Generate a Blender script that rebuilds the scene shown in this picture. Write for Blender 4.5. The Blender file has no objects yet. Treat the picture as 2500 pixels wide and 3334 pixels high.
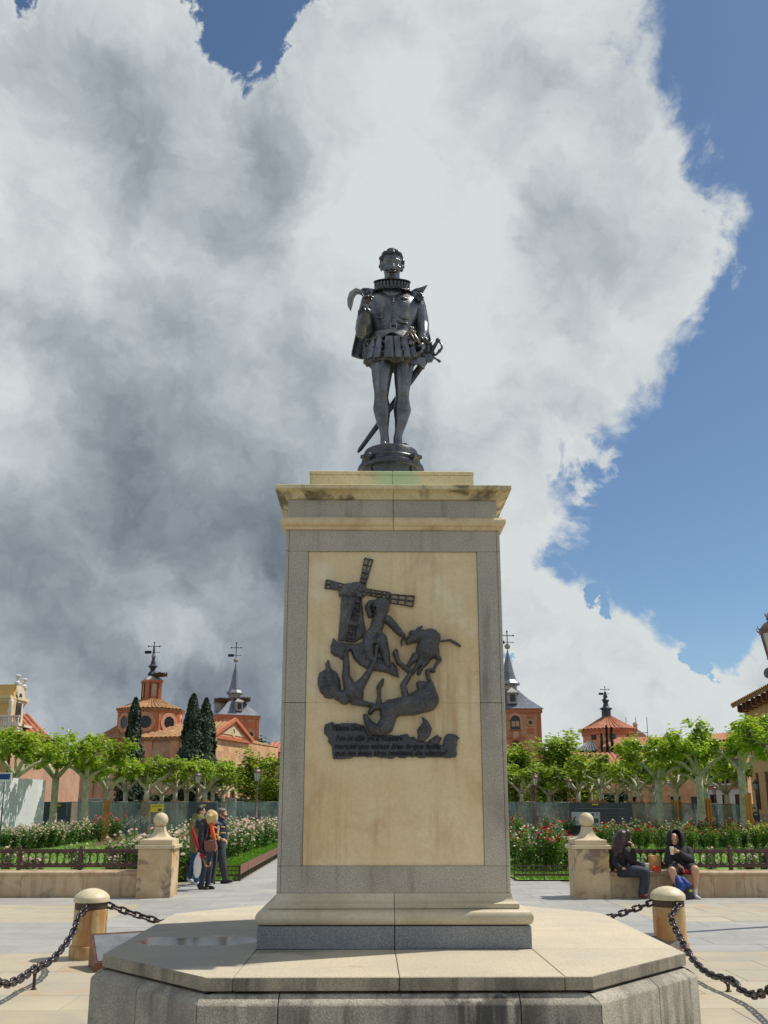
import bpy, math, random
import numpy as np
from mathutils import Vector, Matrix, Euler, noise as mnoise
R = math.radians
random.seed(7)
scn = bpy.context.scene
col = scn.collection

# ------------------------------------------------------------------ camera
CAMLOC = Vector((-.174, -7.692, 1.84))
FPX, PITCH, YAW, PPY = 2930.3, .2385, -.0147, 1900.0
cd = bpy.data.cameras.new('camera')
cam = bpy.data.objects.new('camera', cd)
col.objects.link(cam)
cam.location = CAMLOC
cam.rotation_euler = (math.pi/2 + PITCH, 0, YAW)
cd.sensor_fit = 'VERTICAL'; cd.sensor_height = 36; cd.sensor_width = 27
cd.lens = FPX/3334*36
cd.shift_y = (PPY-1667)/3334
cd.clip_start = .1; cd.clip_end = 3000
scn.camera = cam

_fw = Vector((-math.sin(YAW)*math.cos(PITCH), math.cos(YAW)*math.cos(PITCH), math.sin(PITCH)))
_rt = Vector((math.cos(YAW), math.sin(YAW), 0))
_up = _rt.cross(_fw)
def ray(px, py):                      # photo pixel -> direction
    return _fw + _rt*((px-1250)/FPX) - _up*((py-PPY)/FPX)
def at(px, py, Y):                    # point of that ray on the vertical plane y = Y
    d = ray(px, py); return CAMLOC + d*((Y-CAMLOC.y)/d.y)
def gr(px, py, z=0.0):                # point of that ray on the level z
    d = ray(px, py); return CAMLOC + d*((z-CAMLOC.z)/d.z)
def zat(px, py, Y): return at(px, py, Y).z

# ------------------------------------------------------------------ sun and sky
SUN_EL, SUN_BACK = R(57), R(21)       # sun from the side (+x), a little behind the monument
sun_dir = Vector((math.cos(SUN_EL)*math.cos(SUN_BACK), math.cos(SUN_EL)*math.sin(SUN_BACK), math.sin(SUN_EL)))
sl = bpy.data.lights.new('sun', 'SUN'); sl.energy = 3.9; sl.angle = R(.5); sl.color = (1, .94, .84)
so = bpy.data.objects.new('sun', sl); col.objects.link(so)
so.rotation_euler = (-sun_dir).to_track_quat('-Z', 'Y').to_euler()
so.location = (20, 5, 30)

class X:                              # tiny expression layer over shader nodes
    def __init__(s, t, sock): s.t, s.s = t, sock
    def _m(s, op, *a, clamp=False):
        n = s.t.nodes.new('ShaderNodeMath'); n.operation = op; n.use_clamp = clamp
        for i, v in enumerate((s,)+a): put(s.t, v, n.inputs[i])
        return X(s.t, n.outputs[0])
    def __add__(s, o): return s._m('ADD', o)
    __radd__ = __add__
    def __mul__(s, o): return s._m('MULTIPLY', o)
    __rmul__ = __mul__
    def __sub__(s, o): return s._m('SUBTRACT', o)
    def __rsub__(s, o): return (s*-1)+o
    def max(s, o, k=.05): return s._m('SMOOTH_MAX', o, k)
    def min(s, o, k=.05): return s._m('SMOOTH_MIN', o, k)
    def pow(s, o): return s._m('POWER', o)
    def clamp(s): return s._m('ADD', 0.0, clamp=True)
    def step(s, a, b, lo=0.0, hi=1.0):
        n = s.t.nodes.new('ShaderNodeMapRange'); n.interpolation_type = 'SMOOTHSTEP'
        put(s.t, s, n.inputs[0])
        for i, v in ((1, a), (2, b), (3, lo), (4, hi)): n.inputs[i].default_value = v
        return X(s.t, n.outputs[0])
    def v(s, op, o, scale=None):
        n = s.t.nodes.new('ShaderNodeVectorMath'); n.operation = op
        put(s.t, s, n.inputs[0])
        if op == 'SCALE': put(s.t, o, n.inputs[3])
        elif o is not None: put(s.t, o, n.inputs[1])
        return X(s.t, n.outputs[1] if op in ('DISTANCE', 'LENGTH', 'DOT_PRODUCT') else n.outputs[0])
def put(t, v, sock):
    if isinstance(v, X): t.links.new(v.s, sock)
    else: sock.default_value = v
def tex_noise(t, vec, scale, detail=6, rough=.55, dist=0.0, out=0):
    n = t.nodes.new('ShaderNodeTexNoise'); n.inputs['Scale'].default_value = scale
    n.inputs['Detail'].default_value = detail; n.inputs['Roughness'].default_value = rough
    n.inputs['Distortion'].default_value = dist
    t.links.new(vec.s, n.inputs['Vector'])
    return X(t, n.outputs[out])
def mixc(t, fac, a, b, mode='MIX'):
    n = t.nodes.new('ShaderNodeMix'); n.data_type = 'RGBA'; n.blend_type = mode
    put(t, fac, n.inputs[0])
    for v, i in ((a, 6), (b, 7)):
        if isinstance(v, X): t.links.new(v.s, n.inputs[i])
        else: n.inputs[i].default_value = (*v[:3], 1)
    return X(t, n.outputs[2])

W = bpy.data.worlds.new('World'); scn.world = W; W.use_nodes = True
t = W.node_tree; t.nodes.clear()
bg = t.nodes.new('ShaderNodeBackground'); wo = t.nodes.new('ShaderNodeOutputWorld')
t.links.new(bg.outputs[0], wo.inputs[0])
bg.inputs[1].default_value = .098
sky = t.nodes.new('ShaderNodeTexSky'); sky.sky_type = 'NISHITA'; sky.sun_disc = False
sky.sun_elevation = SUN_EL; sky.sun_rotation = math.pi/2 - SUN_BACK
sky.air_density = 1.0; sky.dust_density = .6; sky.ozone_density = 2.0; sky.altitude = 600
tc = t.nodes.new('ShaderNodeTexCoord')
D0 = X(t, tc.outputs['Generated']).v('NORMALIZE', None)
wa = tex_noise(t, D0, 3.2, 3, .5, 0, 1).v('SUBTRACT', (.5, .5, .5))
wb = tex_noise(t, D0, 11, 9, .62, .25, 1).v('SUBTRACT', (.5, .5, .5))
Wd = D0.v('ADD', wa.v('SCALE', .10)).v('ADD', wb.v('SCALE', .17))
Ws = D0.v('ADD', wa.v('SCALE', .14)).v('ADD', wb.v('SCALE', .10))
def blob(vec, px, py, r):
    c = ray(px, py).normalized()
    return 1.0 - vec.v('DISTANCE', tuple(c))*(FPX*.97/r)
def union(vec, L, k=.12):
    e = None
    for b in L:
        x = blob(vec, *b); e = x if e is None else e.max(x, k)
    return e
# the great cloud bank: one mass over the square with a torn edge, and lower banks behind the roofs
bank = union(Wd, [(150, 480, 640), (300, 230, 360), (640, 640, 520), (250, 1250, 800), (700, 1450, 780), (200, 2050, 800),
                  (900, 2100, 620), (1270, 330, 400), (1480, 130, 420), (1640, 330, 420), (1550, 800, 540), (1860, 620, 330),
                  (2020, 800, 300), (1750, 1060, 380), (1350, 1300, 480), (1480, 1560, 400), (1850, 1420, 170), (1560, 1750, 300),
                  (1720, 2120, 300), (1950, 2230, 270), (2200, 2380, 260), (2540, 2330, 200), (1500, 2400, 480), (600, 90, 170), (130, 90, 240)])
gap = union(Wd, [(800, 60, 190), (920, 190, 130), (1000, 50, 110), (20, 50, 90), (1690, 2130, 75), (1990, 2010, 60), (2330, 2190, 60)], .05)
field = bank - gap.max(0.0, .05)*1.2
far = D0.v('DISTANCE', tuple(ray(1250, 1500).normalized()))
gen = tex_noise(t, D0, 2.2, 6, .6, .3) - .47
field = field.max((gen*2.2) - far.step(.62, .95, 3.0, 0.0), .1)
puff = tex_noise(t, Ws, 6.5, 7, .56)
dens = field + (puff - .5)*.5
mask = dens.step(-.05, .22)
# shape of the billows: density a little further toward the sun darkens
sT = Vector((.75, .0, .65)) * .045
puff2 = tex_noise(t, Ws.v('ADD', tuple(sT)), 6.5, 5, .52)
fine = tex_noise(t, Wd, 17, 5, .55)
fine2 = tex_noise(t, Wd.v('ADD', tuple(sT*.4)), 17, 4, .55)
rel = (puff - puff2)*1.0 + (fine - fine2)*.22
big = tex_noise(t, Ws, 2.4, 3, .5)
dk = union(Ws, [(120, 2030, 560), (480, 1900, 520), (780, 2200, 420), (800, 1800, 380), (300, 1700, 380)], .3).step(-.45, .9)
md = union(Ws, [(560, 800, 520), (350, 560, 380), (930, 800, 300), (880, 520, 260), (300, 1150, 460), (950, 1150, 360), (1350, 1440, 260), (1650, 400, 200), (1800, 760, 180)], .25).step(-.3, .8)
lt = union(Ws, [(240, 740, 230), (400, 750, 180), (90, 560, 200), (40, 1340, 300), (1300, 850, 420), (1400, 500, 300), (100, 2200, 240), (600, 2080, 130), (1800, 2000, 260), (2150, 2250, 300), (1700, 2450, 300), (80, 1500, 220)], .15).step(-.3, .7)
g = .84 + rel*.95 + (big - .5)*.25 - dk*.48 - md*.25 + lt*.2 + dens.step(.0, .5, .12, 0.0)
g = g.clamp()
cr = t.nodes.new('ShaderNodeValToRGB'); t.links.new(g.s, cr.inputs[0])
cr.color_ramp.interpolation = 'B_SPLINE'
el = cr.color_ramp.elements
el[0].position = .0; el[0].color = (.07, .09, .12, 1)
el[1].position = 1.0; el[1].color = (.80, .84, .83, 1)
e = cr.color_ramp.elements.new(.30); e.color = (.20, .24, .29, 1)
e = cr.color_ramp.elements.new(.65); e.color = (.45, .505, .555, 1)
cl = X(t, cr.outputs[0]).v('SCALE', 8.5)
skyc = X(t, sky.outputs[0]).v('MULTIPLY', (.76, .85, .88))
fin = mixc(t, mask, skyc, cl)
t.links.new(fin.s, bg.inputs[0])

vs = scn.view_settings
vs.view_transform = 'Standard'; vs.look = 'None'; vs.gamma = 1; vs.use_curve_mapping = False
vs.exposure = 0.13
scn.render.engine = 'CYCLES'
scn.cycles.max_bounces = 5; scn.cycles.diffuse_bounces = 3; scn.cycles.glossy_bounces = 3
scn.cycles.transmission_bounces = 4; scn.cycles.transparent_max_bounces = 8
scn.cycles.use_denoising = True

# ------------------------------------------------------------------ materials
M = {}
def new_mat(name):
    m = bpy.data.materials.new(name); m.use_nodes = True
    t = m.node_tree; b = t.nodes['Principled BSDF']; M[name] = m
    return m, t, b
def pos(t, obj=False):
    if obj:
        n = t.nodes.new('ShaderNodeTexCoord'); return X(t, n.outputs['Object'])
    n = t.nodes.new('ShaderNodeNewGeometry'); return X(t, n.outputs['Position'])
def rgb(*c): return tuple((v/255/12.92 if v/255 <= .04045 else ((v/255+.055)/1.055)**2.4) for v in c)
def surf(name, c, c2=None, rough=.7, metal=0.0, vs=2.0, fs=60, fine=.25, bump=.2, bs=None, streak=None, stain=None, rnd=.06,
         spec=.5, blotch=None, obj=False, joint=None):
    """base colour c drifting to c2, fine speckle, vertical dirt streaks, coloured stains, relief"""
    m, t, b = new_mat(name); P = pos(t, obj)
    c2 = c2 or tuple(v*.75 for v in c)
    n1 = tex_noise(t, P, vs, 5, .6).step(.3, .7)
    C = mixc(t, n1, c, c2)
    n2 = tex_noise(t, P, fs, 2, .6).step(.3, .7, 1-fine, 1+fine*.7)
    C = mixc(t, 1.0, C, X(t, n2.s), 'MULTIPLY')
    if blotch:
        bc, sc, lo, hi, am = blotch
        C = mixc(t, tex_noise(t, P, sc, 6, .65, .6).step(lo, hi, 0, am), C, bc)
    if streak:
        sc, am, lo, hi = streak
        q = P.v('MULTIPLY', (9, 9, .7))
        s1 = tex_noise(t, q, 1.0, 5, .6).step(lo, hi)
        s2 = tex_noise(t, P, 1.3, 3, .5).step(.35, .65)
        C = mixc(t, (s1*s2)*am, C, sc)
    if stain:
        sc, scl, lo, hi, am = stain
        C = mixc(t, tex_noise(t, P.v('ADD', (7.3, 2.1, 4.4)), scl, 6, .6, .4).step(lo, hi, 0, am), C, sc)
    if rnd:
        oi = t.nodes.new('ShaderNodeObjectInfo')
        C = mixc(t, 1.0, C, X(t, X(t, oi.outputs['Random']).step(0, 1, 1-rnd, 1+rnd).s), 'MULTIPLY')
    t.links.new(C.s, b.inputs['Base Color'])
    b.inputs['Roughness'].default_value = rough; b.inputs['Metallic'].default_value = metal
    b.inputs['Specular IOR Level'].default_value = spec
    if bump:
        bn = t.nodes.new('ShaderNodeBump'); bn.inputs['Strength'].default_value = bump; bn.inputs['Distance'].default_value = .01
        h = tex_noise(t, P, bs or fs, 4, .6); t.links.new(h.s, bn.inputs['Height'])
        t.links.new(bn.outputs[0], b.inputs['Normal'])
    return m
def leafmat(name, c, c2, trans=.35, rough=.5, tint=(1.3, 1.35, .6)):
    m, t, b = new_mat(name)
    gn = t.nodes.new('ShaderNodeNewGeometry'); oi = t.nodes.new('ShaderNodeObjectInfo')
    C = mixc(t, X(t, gn.outputs['Random Per Island']), c, c2)
    C = mixc(t, 1.0, C, X(t, X(t, oi.outputs['Random']).step(0, 1, .85, 1.15).s), 'MULTIPLY')
    t.links.new(C.s, b.inputs['Base Color']); b.inputs['Roughness'].default_value = rough
    tr = t.nodes.new('ShaderNodeBsdfTranslucent'); mx = t.nodes.new('ShaderNodeMixShader')
    C2 = mixc(t, 1.0, C, tint, 'MULTIPLY'); t.links.new(C2.s, tr.inputs[0])
    mx.inputs[0].default_value = trans
    t.links.new(b.outputs[0], mx.inputs[1]); t.links.new(tr.outputs[0], mx.inputs[2])
    t.links.new(mx.outputs[0], t.nodes['Material Output'].inputs[0])
    return m

# ------------------------------------------------------------------ mesh builder
class MB:
    def __init__(s): s.v = []; s.f = []; s.mi = []
    def add(s, vs, fs, m=0):
        o = len(s.v); s.v += [tuple(p) for p in vs]; s.f += [tuple(i+o for i in f) for f in fs]; s.mi += [m]*len(fs); return s
    def box(s, x0, x1, y0, y1, z0, z1, m=0, b=0.0):
        if b <= 0:
            return s.add([(x0,y0,z0),(x1,y0,z0),(x1,y1,z0),(x0,y1,z0),(x0,y0,z1),(x1,y0,z1),(x1,y1,z1),(x0,y1,z1)],
                         [(0,3,2,1),(4,5,6,7),(0,1,5,4),(1,2,6,5),(2,3,7,6),(3,0,4,7)], m)
        return s.prism([(x0,y0),(x1,y0),(x1,y1),(x0,y1)], z0, z1, b, m)
    def prism(s, poly, z0, z1, b=0.0, m=0, bb=None):
        """extruded convex polygon with chamfered top and bottom rims (and slightly clipped corners)"""
        if b > 0:
            q = []
            n = len(poly)
            for i in range(n):
                p, a, c = Vector(poly[i]), Vector(poly[i-1]), Vector(poly[(i+1) % n])
                q += [p+(a-p).normalized()*b, p+(c-p).normalized()*b]
            poly = [(p.x, p.y) for p in q]
        c = Vector((sum(p[0] for p in poly)/len(poly), sum(p[1] for p in poly)/len(poly)))
        n = len(poly)
        def ring(d, z):
            out = []
            for p in poly:
                u = Vector(p)-c; L = u.length
                out.append(((c.x+u.x*(1-d*1.2/L)), (c.y+u.y*(1-d*1.2/L)), z))
            return out
        bb = b if bb is None else bb
        rs = ([ring(bb, z0), ring(0, z0+bb)] if bb > 0 else [ring(0, z0)]) + ([ring(0, z1-b), ring(b, z1)] if b > 0 else [ring(0, z1)])
        return s.loft(rs, m=m)
    def loft(s, rings, closed=True, caps=True, m=0):
        n = len(rings[0]); vs = [p for r in rings for p in r]; fs = []
        for k in range(len(rings)-1):
            for i in range(n if closed else n-1):
                j = (i+1) % n
                fs.append((k*n+i, k*n+j, (k+1)*n+j, (k+1)*n+i))
        if caps and closed:
            fs.append(tuple(range(n-1, -1, -1))); fs.append(tuple((len(rings)-1)*n+i for i in range(n)))
        return s.add(vs, fs, m)
    def sqlathe(s, prof, cx=0, cy=0, m=0, hy=None):
        """square moulding: profile of (half width, z)"""
        rs = []
        for h, z in prof:
            k = h if hy is None else h+hy
            rs.append([(cx-h, cy-k, z), (cx+h, cy-k, z), (cx+h, cy+k, z), (cx-h, cy+k, z)])
        return s.loft(rs, m=m)
    def lathe(s, prof, n=24, cx=0, cy=0, m=0, a0=0.0):
        rs = [[(cx+r*math.cos(a0+2*math.pi*i/n), cy+r*math.sin(a0+2*math.pi*i/n), z) for i in range(n)] for r, z in prof]
        return s.loft(rs, m=m)
    def tube(s, pts, rad, n=8, m=0, caps=True):
        pts = [Vector(p) for p in pts]
        if not hasattr(rad, '__len__'): rad = [rad]*len(pts)
        rs = []; up = None
        for i, p in enumerate(pts):
            d = (pts[min(i+1, len(pts)-1)]-pts[max(i-1, 0)]).normalized()
            if up is None: up = d.orthogonal().normalized()
            up = (up - d*up.dot(d))
            up = up.normalized() if up.length > 1e-5 else d.orthogonal().normalized()
            w = d.cross(up)
            rs.append([p+(up*math.cos(2*math.pi*k/n)+w*math.sin(2*math.pi*k/n))*rad[i] for k in range(n)])
        return s.loft(rs, caps=caps, m=m)
    def ell(s, c, r, rot=None, n=14, k=9, m=0):
        c = Vector(c); r = (r, r, r) if not hasattr(r, '__len__') else r
        rot = rot or Matrix.Identity(3); vs = []; fs = []
        rs = []
        for j in range(k+1):
            a = math.pi*j/k; a = min(max(a, .06), math.pi-.06)
            rs.append([c+rot @ Vector((r[0]*math.sin(a)*math.cos(2*math.pi*i/n), r[1]*math.sin(a)*math.sin(2*math.pi*i/n), -r[2]*math.cos(a))) for i in range(n)])
        return s.loft(rs, m=m)
    def cap(s, p0, p1, r0, r1, n=12, m=0):
        p0, p1 = Vector(p0), Vector(p1); d = p1-p0; L = d.length
        if L < 1e-6: return s.ell(p0, r0)
        d = d/L; pts = []; rad = []
        for k in range(4):
            a = math.pi/2*(k+.25)/4; pts.append(p0-d*(r0*math.cos(a))); rad.append(r0*math.sin(a))
        pts.append(p0); rad.append(r0); pts.append((p0+p1)/2); rad.append((r0+r1)/2); pts.append(p1); rad.append(r1)
        for k in range(3, -1, -1):
            a = math.pi/2*(k+.25)/4; pts.append(p1+d*(r1*math.cos(a))); rad.append(r1*math.sin(a))
        return s.tube(pts, rad, n, m)
    def chain(s, L, n=12, m=0):        # [(point, radius), ...]
        for (a, ra), (b, rb) in zip(L, L[1:]): s.cap(a, b, ra, rb, n, m)
        return s
    def bar(s, p0, p1, w, h, m=0):     # square bar between two points
        p0, p1 = Vector(p0), Vector(p1); d = (p1-p0).normalized()
        up = Vector((0, 0, 1)) if abs(d.z) < .95 else Vector((0, 1, 0))
        a = d.cross(up).normalized(); b = a.cross(d)
        rs = [[p+a*w/2*i+b*h/2*j for i, j in ((-1,-1),(1,-1),(1,1),(-1,1))] for p in (p0, p1)]
        return s.loft(rs, m=m)
    def mesh(s, name, mats=(), smooth=False):
        me = bpy.data.meshes.new(name); me.from_pydata([tuple(p) for p in s.v], [], s.f)
        for m in (mats if isinstance(mats, (list, tuple)) else [mats]):
            me.materials.append(M[m] if isinstance(m, str) else m)
        if any(s.mi): me.polygons.foreach_set('material_index', s.mi)
        if smooth:
            me.polygons.foreach_set('use_smooth', [True]*len(me.polygons))
            if smooth != 'all': me.set_sharp_from_angle(angle=R(smooth if smooth is not True else 40))
        me.update(); return me
    def obj(s, name, mats=(), parent=None, smooth=False, loc=None):
        return link(name, s.mesh(name, mats, smooth), parent, loc)
def link(name, data, parent=None, loc=None, rot=None):
    o = bpy.data.objects.new(name, data); col.objects.link(o)
    if parent: o.parent = parent
    if loc is not None: o.location = loc
    if rot is not None: o.rotation_euler = rot
    return o
def tag(o, label=None, cat=None, group=None, kind=None):
    for k, v in (('label', label), ('category', cat), ('group', group), ('kind', kind)):
        if v: o[k] = v
    return o
def thing(name, label, cat, loc=(0,0,0), rz=0, group=None):
    o = link(name, None, None, loc, (0, 0, rz)); o.empty_display_size = .2
    return tag(o, label, cat, group)
def struct(o): o['kind'] = 'structure'; return o
def remesh(mb, voxel, smooth=4, fac=.5):
    me = mb.mesh('tmp'); o = bpy.data.objects.new('tmp', me); col.objects.link(o)
    r = o.modifiers.new('r', 'REMESH'); r.mode = 'VOXEL'; r.voxel_size = voxel
    if smooth:
        q = o.modifiers.new('s', 'SMOOTH'); q.iterations = smooth; q.factor = fac
    dg = bpy.context.evaluated_depsgraph_get(); dg.update()
    out = bpy.data.meshes.new_from_object(o.evaluated_get(dg))
    bpy.data.objects.remove(o); bpy.data.meshes.remove(me)
    out.polygons.foreach_set('use_smooth', [True]*len(out.polygons))
    return out
def robj(name, mb, mat, parent, voxel, smooth=4):
    me = remesh(mb, voxel, smooth); me.name = name; me.materials.clear(); me.materials.append(M[mat]); return link(name, me, parent)
def copy_tree(o, parent=None):
    c = o.copy(); col.objects.link(c); c.parent = parent
    for ch in list(o.children): copy_tree(ch, c)
    return c
def clip_poly(poly, a, b, c):          # keep a*x+b*y+c >= 0
    out = []
    for i in range(len(poly)):
        p, q = poly[i], poly[(i+1) % len(poly)]
        dp, dq = a*p[0]+b*p[1]+c, a*q[0]+b*q[1]+c
        if dp >= 0: out.append(p)
        if (dp >= 0) != (dq >= 0):
            k = dp/(dp-dq); out.append((p[0]+(q[0]-p[0])*k, p[1]+(q[1]-p[1])*k))
    return out
def area(poly): return abs(sum(poly[i-1][0]*poly[i][1]-poly[i][0]*poly[i-1][1] for i in range(len(poly))))/2
# ================================================================== ground
surf('earth', rgb(120,112,98), rgb(100,95,85), .9, vs=.5, fs=8, fine=.15, bump=.3)
surf('bedding', rgb(152,145,130), rgb(136,130,117), .95, vs=2, fs=30, bump=.3)
surf('paver_grey', rgb(164,163,158), rgb(150,149,146), .62, vs=.7, fs=90, fine=.10, bump=.10, rnd=.05,
     blotch=(rgb(182,176,158), 1.6, .45, .75, .6), stain=(rgb(130,128,122), .9, .55, .8, .35))
surf('paver_tan', rgb(186,175,148), rgb(172,163,142), .62, vs=.8, fs=80, fine=.10, bump=.12, rnd=.06,
     blotch=(rgb(162,158,148), 1.7, .45, .7, .75), stain=(rgb(192,138,88), 1.6, .53, .76, .6))
surf('lawn_soil', rgb(106,146,46), rgb(94,134,40), .95, vs=.6, fs=20, fine=.25, bump=.8, bs=120)
surf('bed_soil', rgb(120,92,66), rgb(98,76,56), .95, vs=2, fs=40, fine=.3, bump=.8)

g = MB(); S = 900
g.add([(-S,-60,-.05),(S,-60,-.05),(S,S,-.05),(-S,S,-.05)], [(0,1,2,3)])
struct(g.obj('ground', 'earth'))
pz = MB(); pz.add([(-16,-9,-.016),(16,-9,-.016),(16,46,-.016),(-16,46,-.016)], [(0,1,2,3)])
plaza = struct(pz.obj('plaza_pavement', 'bedding'))
# pavers, each a slab of its own, clipped to the bands of tan and grey stone
bands = []
def band(x0, x1, y0, y1, mat): bands.append((x0, x1, y0, y1, mat))
band(-4.4, 4.4, 7.4, 15.0, 'paver_grey'); band(-3.28, 3.28, 15.0, 30, 'paver_grey')
for s in (-1, 1):
    lo, hi = (-11, -4.4) if s < 0 else (4.4, 11)
    band(lo, hi, 10.0, 11.30, 'paver_grey'); band(lo, hi, 7.4, 10.0, 'paver_tan')
    band(-8.5 if s < 0 else 0, 0 if s < 0 else 8.5, 4.45, 7.4, 'paver_grey')
    band(-6.2 if s < 0 else 1.9, -1.9 if s < 0 else 6.2, -2.0, 4.45, 'paver_tan')
rp = random.Random(3); npv = 0
for (x0, x1, y0, y1, mat) in bands:
    far = y0 > 14
    dy = (y1-y0)/max(1, round((y1-y0)/(.62 if not far else 1.5)))
    y = y0; row = 0
    while y < y1-.01:
        dxs = 1.25 if not far else 1.64
        x = x0 - (row % 2)*dxs*.45
        while x < x1-.02:
            a, b = max(x, x0), min(x+dxs, x1); x += dxs
            if b-a < .05: continue
            # leave out slabs that the monument covers or that lie outside the view
            cx, cy = (a+b)/2, y+dy/2
            v = Vector((cx, cy, 0))-CAMLOC; dpt = v.dot(_fw)
            if dpt < .5: continue
            px = 1250+FPX*v.dot(_rt)/dpt; py = PPY-FPX*v.dot(_up)/dpt
            if abs(cx) < 1.6 and cy < 11 and not far: continue
            if px < -330 or px > 2830 or py > 3700: continue
            q = MB().box(a+.004, b-.004, y+.004, y+dy-.004, -.03, .0+rp.uniform(-.0012, .0012), b=.002)
            q.obj('paver', mat, plaza); npv += 1
        y += dy; row += 1

# ================================================================== monument
surf('granite', rgb(194,186,171), rgb(178,171,159), .75, vs=1.2, fs=130, fine=.34, bump=.22, bs=150, rnd=.04,
     streak=(rgb(96,92,86), .6, .48, .7), stain=(rgb(126,114,98), 1.4, .5, .74, .45))
surf('granite_base', rgb(186,177,158), rgb(164,156,142), .8, vs=1.6, fs=110, fine=.36, bump=.35, bs=120, rnd=.05,
     streak=(rgb(58,56,54), .9, .42, .62), stain=(rgb(112,107,100), 2.2, .46, .72, .6))
surf('granite_blue', rgb(146,148,150), rgb(130,132,136), .75, vs=1.5, fs=140, fine=.4, bump=.25, bs=150, rnd=.03)
surf('marble', rgb(236,216,176), rgb(226,200,150), .42, vs=1.1, fs=40, fine=.05, bump=.05, bs=30, rnd=.02,
     blotch=(rgb(240,230,202), 2.0, .48, .75, .8), streak=(rgb(184,142,90), .6, .48, .7), stain=(rgb(190,146,92), 2.2, .5, .74, .5))
surf('marble_moulding', rgb(234,214,174), rgb(220,194,150), .5, vs=2.2, fs=50, fine=.07, bump=.1, rnd=.04,
     blotch=(rgb(196,168,130), 3.0, .5, .72, .7), stain=(rgb(160,120,82), 6, .58, .75, .45))
surf('marble_foot', rgb(206,194,168), rgb(190,176,150), .5, vs=2.2, fs=50, fine=.07, bump=.1, rnd=.03,
     blotch=(rgb(178,158,132), 2.6, .52, .75, .7), stain=(rgb(150,136,116), 5, .58, .78, .5))
surf('marble_mossy', rgb(228,214,172), rgb(212,194,148), .6, vs=2.5, fs=50, fine=.1, bump=.15, rnd=.03,
     blotch=(rgb(96,88,66), 3.2, .47, .62, .85), stain=(rgb(112,96,34), 2.2, .56, .74, .75))
# verdigris run-off under the bronze, on the top block: green where it drips, near the middle
m = surf('marble_verdigris', rgb(228,216,176), rgb(214,198,152), .6, vs=2.5, fs=50, fine=.1, bump=.15, rnd=.02,
     blotch=(rgb(150,128,94), 4.0, .54, .72, .6))
t = m.node_tree; b = t.nodes['Principled BSDF']; P = pos(t)
sx = t.nodes.new('ShaderNodeSeparateXYZ'); t.links.new(P.s, sx.inputs[0])
ax = X(t, sx.outputs[0])._m('ABSOLUTE'); w = (ax + (tex_noise(t, P, 5, 4, .6)-.5)*.5).step(.06, .26, .75, 0)
C0 = X(t, b.inputs['Base Color'].links[0].from_socket)
t.links.new(mixc(t, w, C0, rgb(168,206,168)).s, b.inputs['Base Color'])

HS = .84; OA, OB = 1.144, 1.987; PP = .966
mon = thing('monument_pedestal', 'tall stone pedestal of granite and cream marble on an octagonal base', 'pedestal', (0, 0, 0))
def octo(a, b): return [(-a,-b),(a,-b),(b,-a),(b,a),(a,b),(-a,b),(-b,a),(-b,-a)]
# rubble core and the base blocks around it
MB().prism(octo(OA-.16, OB-.2), 0, HS-.08).obj('core', 'granite_base', mon)
oa, ob = OA+.03, OB+.06
ring = octo(oa, ob)
seg_cuts = {0: [.20, .80], 1: [.56], 2: [.35, .68], 3: [.5], 4: [.3, .7], 5: [.5], 6: [.35, .68], 7: [.47]}
for i in range(8):
    A, Bq = Vector(ring[i]), Vector(ring[(i+1) % 8]); d = Bq-A
    nrm = Vector((d.y, -d.x)).normalized()
    ins = .30
    ks = [0]+seg_cuts[i]+[1]
    for k0, k1 in zip(ks, ks[1:]):
        p, q = A+d*k0, A+d*k1
        u = d.normalized(); gp = .0035
        # mitre at the octagon corners
        def inn(pt, k):
            v = pt-nrm*ins
            if k in (0, 1): v = pt + (Vector((0, 0))-pt).normalized()*ins*1.06
            return v
        p2, q2 = inn(p, k0), inn(q, k1)
        pp, qq = p+u*gp, q-u*gp; p2, q2 = p2+u*gp, q2-u*gp
        top = .745
        rr = []
        for off, z in ((0, 0), (0, top-.055), (-.006, top-.042), (-.062, top-.002), (-.07, top)):
            f = [pp+nrm*off, qq+nrm*off, q2, p2]
            rr.append([(w.x, w.y, z) for w in f])
        MB().loft(rr).obj('base_block', 'granite_base', mon, smooth=30)
# the slabs of the octagonal step
xj = .98
def mir(poly, sx, sy):
    q = [(x*sx, y*sy) for x, y in poly]
    return q if sx*sy > 0 else q[::-1]
pieces = [[(0,-OB),(xj,-OB),(PP,-PP),(0,-PP)], [(xj,-OB),(OA,-OB),(OB,-OA),(OB,-PP),(PP,-PP)], [(PP,-PP),(OB,-PP),(OB,0),(PP,0)]]
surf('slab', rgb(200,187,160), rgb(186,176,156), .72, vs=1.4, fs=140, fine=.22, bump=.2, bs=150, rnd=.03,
     blotch=(rgb(176,170,158), 1.1, .5, .75, .6), stain=(rgb(120,110,94), 2.6, .64, .78, .6))
surf('slab_edge', rgb(176,164,142), rgb(150,141,126), .8, vs=3, fs=120, fine=.3, bump=.3, bs=130, rnd=.03, streak=(rgb(66,62,58), .8, .46, .66), stain=(rgb(110,102,92), 4, .5, .7, .6))
m = M['slab']; t = m.node_tree; b = t.nodes['Principled BSDF']; P = pos(t)
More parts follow.
